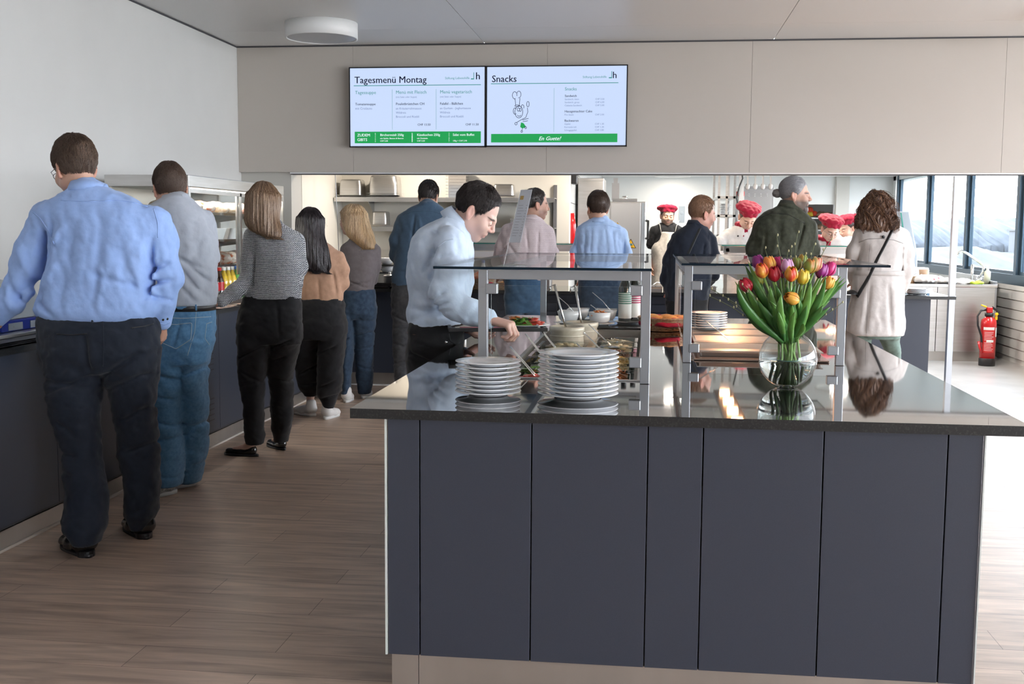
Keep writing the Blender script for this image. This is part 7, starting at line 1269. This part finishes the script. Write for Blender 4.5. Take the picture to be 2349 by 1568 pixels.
tt = thing('combi_oven', 'stainless combi oven with yellow hot-surface warning signs', 'oven', (-.285, 13.2, 0)); b = MB(); b.box((-.47, 12.95, .75), (-.06, 13.6, 1.765)); b.build('cabinet', 'steel', tt, bevel=.006)
b = MB(); b.box((-.455, 12.925, .80), (-.115, 12.949, 1.75)); b.build('door', mat('satin_oven_door', (.56, .56, .56), .35, .8), tt, bevel=.004); b = MB(); b.box((-.105, 12.93, .80), (-.075, 12.949, 1.75)); b.box((-.075, 12.935, 1.0), (-.065, 12.949, 1.6)); b.build('side_strip', 'greyp', tt)
b = MB(); b.tube([(-.05, 12.94, 1.55), (-.03, 12.88, 1.55), (-.03, 12.88, 1.35), (-.05, 12.94, 1.35)], .014, 8); b.build('handle', 'black', tt); b = MB(); b.box((-.46, 12.96, .0), (-.08, 13.58, .749)); b.build('stand', 'steeldark', tt)
b = MB(); b.box((-.44, 13.0, 1.766), (-.16, 13.4, 1.80)); b.lathe([(0, .03), (.03, .03), (.03, 0)], (-.30, 13.05, 1.80), 16); b.build('top_vent', 'chrome', tt)
def warn(cx, cz, s, y):
    b = MB(); T = lambda q, d: [(cx-q, y-d, cz-q*.58), (cx+q, y-d, cz-q*.58), (cx, y-d, cz+q*1.16)]; b.prism(T(s, .001), (0, 0, 0), (0, .001, 0), mi=1); b.prism(T(s*.82, .0015), (0, 0, 0), (0, .0005, 0), mi=0)
    for k in (-1, 0, 1): b.tube([(cx+k*s*.2+.1*s*math.sin(a*3), y-.0025, cz-s*.25+s*.6*a/2.2) for a in np.linspace(0, 2.2, 8)], s*.045, 4, mi=1)
    b.box((cx-s*.45, y-.0025, cz-s*.42), (cx+s*.45, y-.0015, cz-s*.36), mi=1); b.build('warning_sign', [mat('warning_yellow', (.85, .48, .01), .4), 'black'], tt)
warn(-.222, 1.275, .062, 12.924); warn(-.375, 1.51, .020, 12.924)
# small steel chimney pipes above the oven
b = MB(); b.box((-.47, 13.62, 1.80), (-.38, 13.69, 2.0)); b.box((-.45, 13.62, 2.0), (-.40, 13.66, 2.06)); o = b.build('flue_box', 'steeldark'); tag(o, 'grey flue box on the wall above the oven', 'box')
# hanging rack, cabinet and utensils in the middle of the kitchen
tt = thing('hanging_rack', 'steel shelving rack hung from the kitchen ceiling left of the grey cabinet', 'rack', (.95, 15.6, 1.3)); 
for x, y in ((.86, 15.0), (1.06, 15.0), (.86, 16.2), (1.06, 16.2), (.96, 15.0)): b = MB(); b.box((x, y, 1.30), (x+.03, y+.03, 2.36)); b.build('post', 'steel', tt)
for z in (1.36, 1.62, 1.86): b = MB(); b.box((.86, 15.0, z), (1.09, 16.23, z+.03)); b.build('shelf', 'steel', tt)
for k in range(7): 
    o = plate(MB(), .97, 15.25, 1.651+k*.022, .085, 24).build('stacked_bowl', 'porcelain') if k == 0 else dup(o, loc=(.97, 15.25, 1.651+k*.022)); tag(o, 'white dish in the stack on the hanging rack', 'dish', 'white dishes on the hanging rack')
b = MB(); b.box((1.10, 14.6, .0), (1.16, 14.66, 2.36)); o = b.build('support_post', 'white'); tag(o, 'white square post beside the hanging rack', 'post')
b = MB(); b.tube([(1.09, 14.58, 2.35), (1.14, 14.57, 2.1), (1.10, 14.57, 2.0), (1.07, 14.57, 1.85), (1.10, 14.58, 1.72), (1.20, 14.57, 1.6), (1.28, 14.57, 1.5)], .010, 7); o = b.build('power_cable', 'black'); tag(o, 'black cable looping down by the white post', 'cable')
tt = thing('steel_cabinet', 'tall grey metal cabinet with vent holes behind the kitchen staff', 'cabinet', (1.44, 16.2, 0)); b = MB(); b.box((1.20, 16.0, 0), (1.68, 16.5, 2.056)); b.build('body', mat('grey_metal', (.36, .36, .37), .4, .5), tt, bevel=.004); b = MB(); b.box((1.235, 15.985, .1), (1.645, 15.999, 2.02)); b.build('door', mat('grey_metal_door', (.40, .40, .41), .4, .5), tt, bevel=.002)
for r_ in range(2):
    for i in range(4): b = MB(); x = 1.285+i*.082; z = 1.945-r_*.026; b.box((x, 15.982, z), (x+.040, 15.986, z+.006)); b.cyl((x+.052, 15.986, z+.003), (x+.052, 15.980, z+.003), .007, n=10, mi=1); b.build('vent_hole', ['steeldark', 'white'], tt)
for i, x in enumerate((1.26, 1.36, 1.46, 1.56)): b = MB(); b.box((x, 15.4, 2.0), (x+.02, 15.42, 2.36)); b.ell((x+.01, 15.41, 2.03), (.03, .006, .045)); o = b.build('hanging_utensil', 'steel'); tag(o, 'long steel utensil hanging above the grey cabinet', 'utensil', 'utensils hanging above the grey cabinet')
tt = thing('storage_jar', 'white jar with red lid beside the grey cabinet', 'jar', (1.15, 15.5, 1.83)); b = MB(); b.lathe([(0, 0), (.05, 0), (.05, .10), (0, .10)], (1.17, 15.3, 1.80), 20); b.build('jar', 'lid', tt); b = MB(); b.lathe([(.055, .10), (.055, .16), (0, .16)], (1.17, 15.3, 1.80), 20); b.build('lid', 'capred', tt)
tt = thing('mixer', 'grey kitchen mixer head on a stand below the red-lidded jar', 'mixer', (1.17, 15.3, 0)); b = MB(); b.box((1.11, 15.22, 1.55), (1.24, 15.4, 1.799)); b.build('head', 'steeldark', tt, bevel=.02); b = MB(); b.box((1.12, 15.24, 0), (1.20, 15.38, 1.549)); b.build('stand', 'greyp', tt)
b = MB(); b.box((1.1, 12.5, 0), (2.6, 13.0, .88)); b.box((1.08, 12.48, .88), (2.62, 13.02, .91)); o = b.build('work_table', 'steel'); tag(o, 'stainless work table behind the kitchen staff', 'table')
b = MB(); b.cyl((.53, 19.895, 1.74), (.53, 19.88, 1.74), .03); b.box((.48, 19.885, 1.58), (.58, 19.898, 1.86)); o = b.build('wall_socket', 'greyp', bevel=.004); tag(o, 'grey wall socket box on the far white wall', 'socket')
# store room shelves seen through the hatch
tt = thing('store_shelf', 'shelving with produce seen through the opening in the far wall', 'shelf', (2.9, 20.6, 0)); 
for z in (1.18, 1.45, 1.66): b = MB(); b.box((2.38, 20.4, z), (3.5, 20.85, z+.02)); b.build('board', 'steel', tt)
for x in (2.40, 3.16, 3.46): b = MB(); b.box((x, 20.4, 0), (x+.03, 20.43, 2.2)); b.build('upright', 'steel', tt)
M['pyel'] = mat('yellow_pepper', (.75, .55, .05), .4); M['pred'] = mat('red_pepper', (.65, .06, .02), .4); M['sack'] = mat('brown_sack', (.28, .20, .13), .8)
for i, (x, m, z, n_) in enumerate(((2.72, 'pyel', 1.70, 'yellow pepper'), (2.80, 'pyel', 1.72, 'yellow pepper'), (2.86, 'pred', 1.73, 'red pepper'), (2.78, 'pred', 1.80, 'red pepper'))): blob('bell_pepper', m, (x, 20.5, z+.02), (.06, .05, .05), n_+' on the top store shelf', 'pepper', 'peppers on the store shelf', 110+i, .012, .003)
for i, (x, z) in enumerate(((2.98, 1.73), (3.1, 1.72), (2.75, 1.50), (3.0, 1.51))): blob('paper_sack', 'sack', (x, 20.5, z), (.10, .08, .06), 'brown sack on the store shelves', 'sack', 'brown sacks in the store', 120+i, .014, .008)
b = MB(); b.box((2.72, 20.42, 1.21), (3.05, 20.7, 1.36)); o = b.build('plastic_crate', 'cobalt', bevel=.006); tag(o, 'blue plastic crate on the lowest store shelf', 'crate')
# ================================================================ KITCHEN, right part: sink unit by the windows
tt = thing('sink_unit', 'stainless sink bench in front of the kitchen windows', 'sink', (3.3, 13.5, 0)); b = MB(); b.box((2.72, 13.085, .835), (3.84, 13.75, .868)); b.build('worktop', 'chrome', tt, bevel=.003)
b = MB(); b.box((2.74, 13.10, .11), (3.20, 13.7, .834)); b.build('cabinet', 'steel', tt, bevel=.002); b = MB(); b.box((3.205, 13.10, .11), (3.82, 13.7, .834)); b.build('cabinet', 'steel', tt, bevel=.002); b = MB(); b.box((2.76, 13.14, 0), (3.80, 13.68, .109)); b.build('plinth', 'plinth', tt)
b = MB(); b.box((2.62, 13.75, 0), (4.03, 14.9, .86)); b.box((3.84, 13.5, .868), (3.86, 14.9, .94)); b.build('rear_bench', 'steel', tt); b = MB(); b.box((3.82, 13.10, .0), (3.84, 13.75, .90)); b.build('end_panel', 'steeldark', tt)
tt = thing('mixer_tap', 'tall chrome lever tap over the sink bench', 'tap', (3.74, 13.45, .868)); b = MB(); b.cyl((3.74, 13.45, .868), (3.74, 13.45, .93), .03); b.tube([(3.74, 13.45, .93), (3.78, 13.45, 1.0), (3.78, 13.45, 1.06), (3.74, 13.45, 1.10), (3.60, 13.45, 1.20), (3.53, 13.45, 1.235), (3.495, 13.45, 1.21), (3.49, 13.45, 1.17)], [.014, .014, .014, .015, .015, .014, .013, .012], 10); b.build('spout', 'chrome', tt)
b = MB(); b.cyl((3.66, 13.45, .868), (3.66, 13.45, 1.08), .016); b.build('pillar', 'steel', tt); b = MB(); b.cyl((3.74, 13.45, .93), (3.68, 13.40, .96), .009); b.build('lever', 'chrome', tt)
tt = thing('soap_bottle', 'clear soap bottle with pump beside the tap', 'bottle', (3.90, 13.6, .861)); b = MB(); b.lathe([(0, 0), (.036, 0), (.036, .13), (.014, .15), (.014, .17), (0, .17)], (3.80, 13.35, .869), 18); b.build('bottle_body', mat('milky_plastic', (.70, .70, .55), .3), tt); b = MB(); b.cyl((3.80, 13.35, 1.03), (3.80, 13.35, 1.07), .006); b.box((3.77, 13.345, 1.065), (3.81, 13.355, 1.075)); b.build('pump', 'lid', tt)
M['towel'] = mat('white_red_towel', (.74, .72, .72), .85, noise=(9, (.55, .12, .14), .60, .64)); M['lime2'] = mat('lime_cloth', (.45, .60, .06), .8)
blob('tea_towel', 'towel', (3.15, 13.35, .90), (.19, .13, .05), 'crumpled white towel with red stripes on the sink bench', 'towel', None, 130, .012, .016); blob('tea_towel', 'towel', (3.34, 13.30, .89), (.14, .12, .035), 'second striped towel spread right of the crumpled one', 'towel', None, 131, .012, .012)
blob('cloth', 'c_white', (3.52, 13.28, .885), (.14, .08, .035), 'white cloth in front of the tap', 'cloth', None, 132, .012, .010); blob('cleaning_cloth', 'lime2', (3.64, 13.18, .879), (.075, .05, .022), 'lime green cleaning cloth at the bench edge', 'cloth', None, 133, .008, .008)
b = MB(); b.box((2.95, 13.95, .861), (3.30, 14.2, 1.02)); o = b.build('carton', 'white', bevel=.004); tag(o, 'white carton on the bench below the windows', 'carton')
tt = thing('fruit_crate', 'low wooden crate with red wrapped goods at the left of the sink bench', 'crate', (2.98, 13.4, .869)); b = MB(); tray_box(b, 2.84, 13.3, 3.0, 13.6, .869, .94, .006); b.build('crate', mat('pale_wood', (.45, .30, .18), .7), tt); o = blob('wrapped_goods', 'towel', (2.92, 13.45, .95), (.07, .10, .045), 'red and white wrapped goods in the wooden crate', 'package', None, 134, .010, .012)
b = MB(); b.lathe([(0, 0), (.045, 0), (.058, .14), (.054, .14), (.042, .005)], (3.17, 13.62, .869), 18); o = b.build('paper_cup', mat('kraft_cup', (.40, .27, .18), .7)); tag(o, 'brown paper cup beside the towels', 'cup')
tt = thing('dish_hood', 'tilted white appliance hood standing by the kitchen window', 'appliance', (3.15, 14.5, .87)); b = MB(); b.prism([(2.98, 14.5, .862), (3.29, 14.5, .862), (3.29, 14.5, 1.15), (3.165, 14.5, 1.695), (2.98, 14.5, 1.695)], (0, 0, 0), (0, .30, 0)); b.build('hood', 'greyp', tt, bevel=.01); b = MB(); b.prism([(3.06, 14.499, 1.68), (3.075, 14.499, 1.68), (3.20, 14.499, .95), (3.185, 14.499, .95)], (0, 0, 0), (0, -.004, 0)); b.build('hood_edge', 'greenedge', tt)
b = MB(); b.tube([(2.75, 13.12, .88), (2.95, 13.25, .96)], .008, 7); b.tube([(2.95, 13.25, .96), (3.0, 13.3, .99)], .018, 8); o = b.build('kitchen_knife', 'steeldark'); tag(o, 'knife sharpener leaning at the left edge of the sink bench', 'knife')
# ================================================================ FIRE EXTINGUISHER
ex, ey = 3.668, 12.75; r = .082; tt = thing('fire_extinguisher', 'red fire extinguisher with black hose on the kitchen floor by the window wall', 'fire extinguisher', (ex, ey, 0))
b = MB(); b.lathe([(0, .07), (r, .07), (r, .46), (r*.92, .50), (r*.5, .53), (.03, .545), (0, .545)], (ex, ey, 0), 36); b.build('cylinder', 'red', tt); b = MB(); b.lathe([(0, 0), (r*1.03, 0), (r*1.05, .01), (r*1.05, .08), (r, .085)], (ex, ey, 0), 36); b.build('foot_ring', 'black', tt)
b = MB(); b.cyl((ex, ey, .54), (ex, ey, .575), .045); b.build('neck_ring', 'black', tt); b = MB(); b.box((ex-.03, ey-.03, .575), (ex+.03, ey+.03, .64)); b.build('valve', 'red', tt, bevel=.008); b = MB(); b.prism([(ex+.02, ey-.015, .625), (ex+.11, ey-.015, .575), (ex+.115, ey-.015, .59), (ex+.03, ey-.015, .65)], (0, 0, 0), (0, .03, 0)); b.build('lever', 'black', tt, bevel=.004)
M['safety'] = mat('safety_yellow', (.85, .50, .01), .4); b = MB(); b.prism([(ex-.03, ey-.01, .63), (ex-.09, ey-.01, .655), (ex-.088, ey-.01, .668), (ex-.03, ey-.01, .65)], (0, 0, 0), (0, .02, 0)); b.build('safety_pin', 'safety', tt, bevel=.003); b = MB(); b.box((ex+.06, ey-.02, .50), (ex+.085, ey+.01, .545)); b.cyl((ex+.07, ey-.02, .565), (ex+.07, ey-.035, .565), .018); b.build('gauge', 'safety', tt, bevel=.004)
b = MB(); b.tube([(ex-.03, ey, .61), (ex-.09, ey-.01, .60), (ex-.125, ey-.02, .54), (ex-.12, ey-.03, .44), (ex-.09, ey-.05, .34), (ex-.08, ey-.06, .26)], .011, 9); b.build('hose', 'black', tt); b = MB(); b.tube([(ex-.115, ey-.06, .27), (ex-.10, ey-.065, .20), (ex-.075, ey-.07, .14)], .012, 8); b.build('nozzle', 'red', tt)
def wrapq(a0, a1, z0, z1, m_, nm, rr, n=10): b = MB(); vs = [(ex+rr*math.sin(a), ey-rr*math.cos(a), z) for z in (z0, z1) for a in np.linspace(a0, a1, n)]; b.add(vs, [(i, i+1, n+i+1, n+i) for i in range(n-1)], True); return b.build(nm, m_, tt)
wrapq(-.9, .55, .395, .425, 'lid', 'label_header', r+.0012); wrapq(.75, 1.35, .32, .42, 'lid', 'inspection_tag', r+.0012)
M['lblr'] = mat('label_red', (.60, .03, .03), .4); wrapq(-.95, .60, .15, .394, 'lblr', 'label', r+.0010)
for k in range(13): 
    if k != 6: wrapq(-.75, .30+.15*math.sin(k*2.3), .170+k*.0165, .174+k*.0165, 'lid', 'label_text', r+.0016)
wrapq(-.45, .45, .262, .286, 'lid', 'label_text', r+.0018)
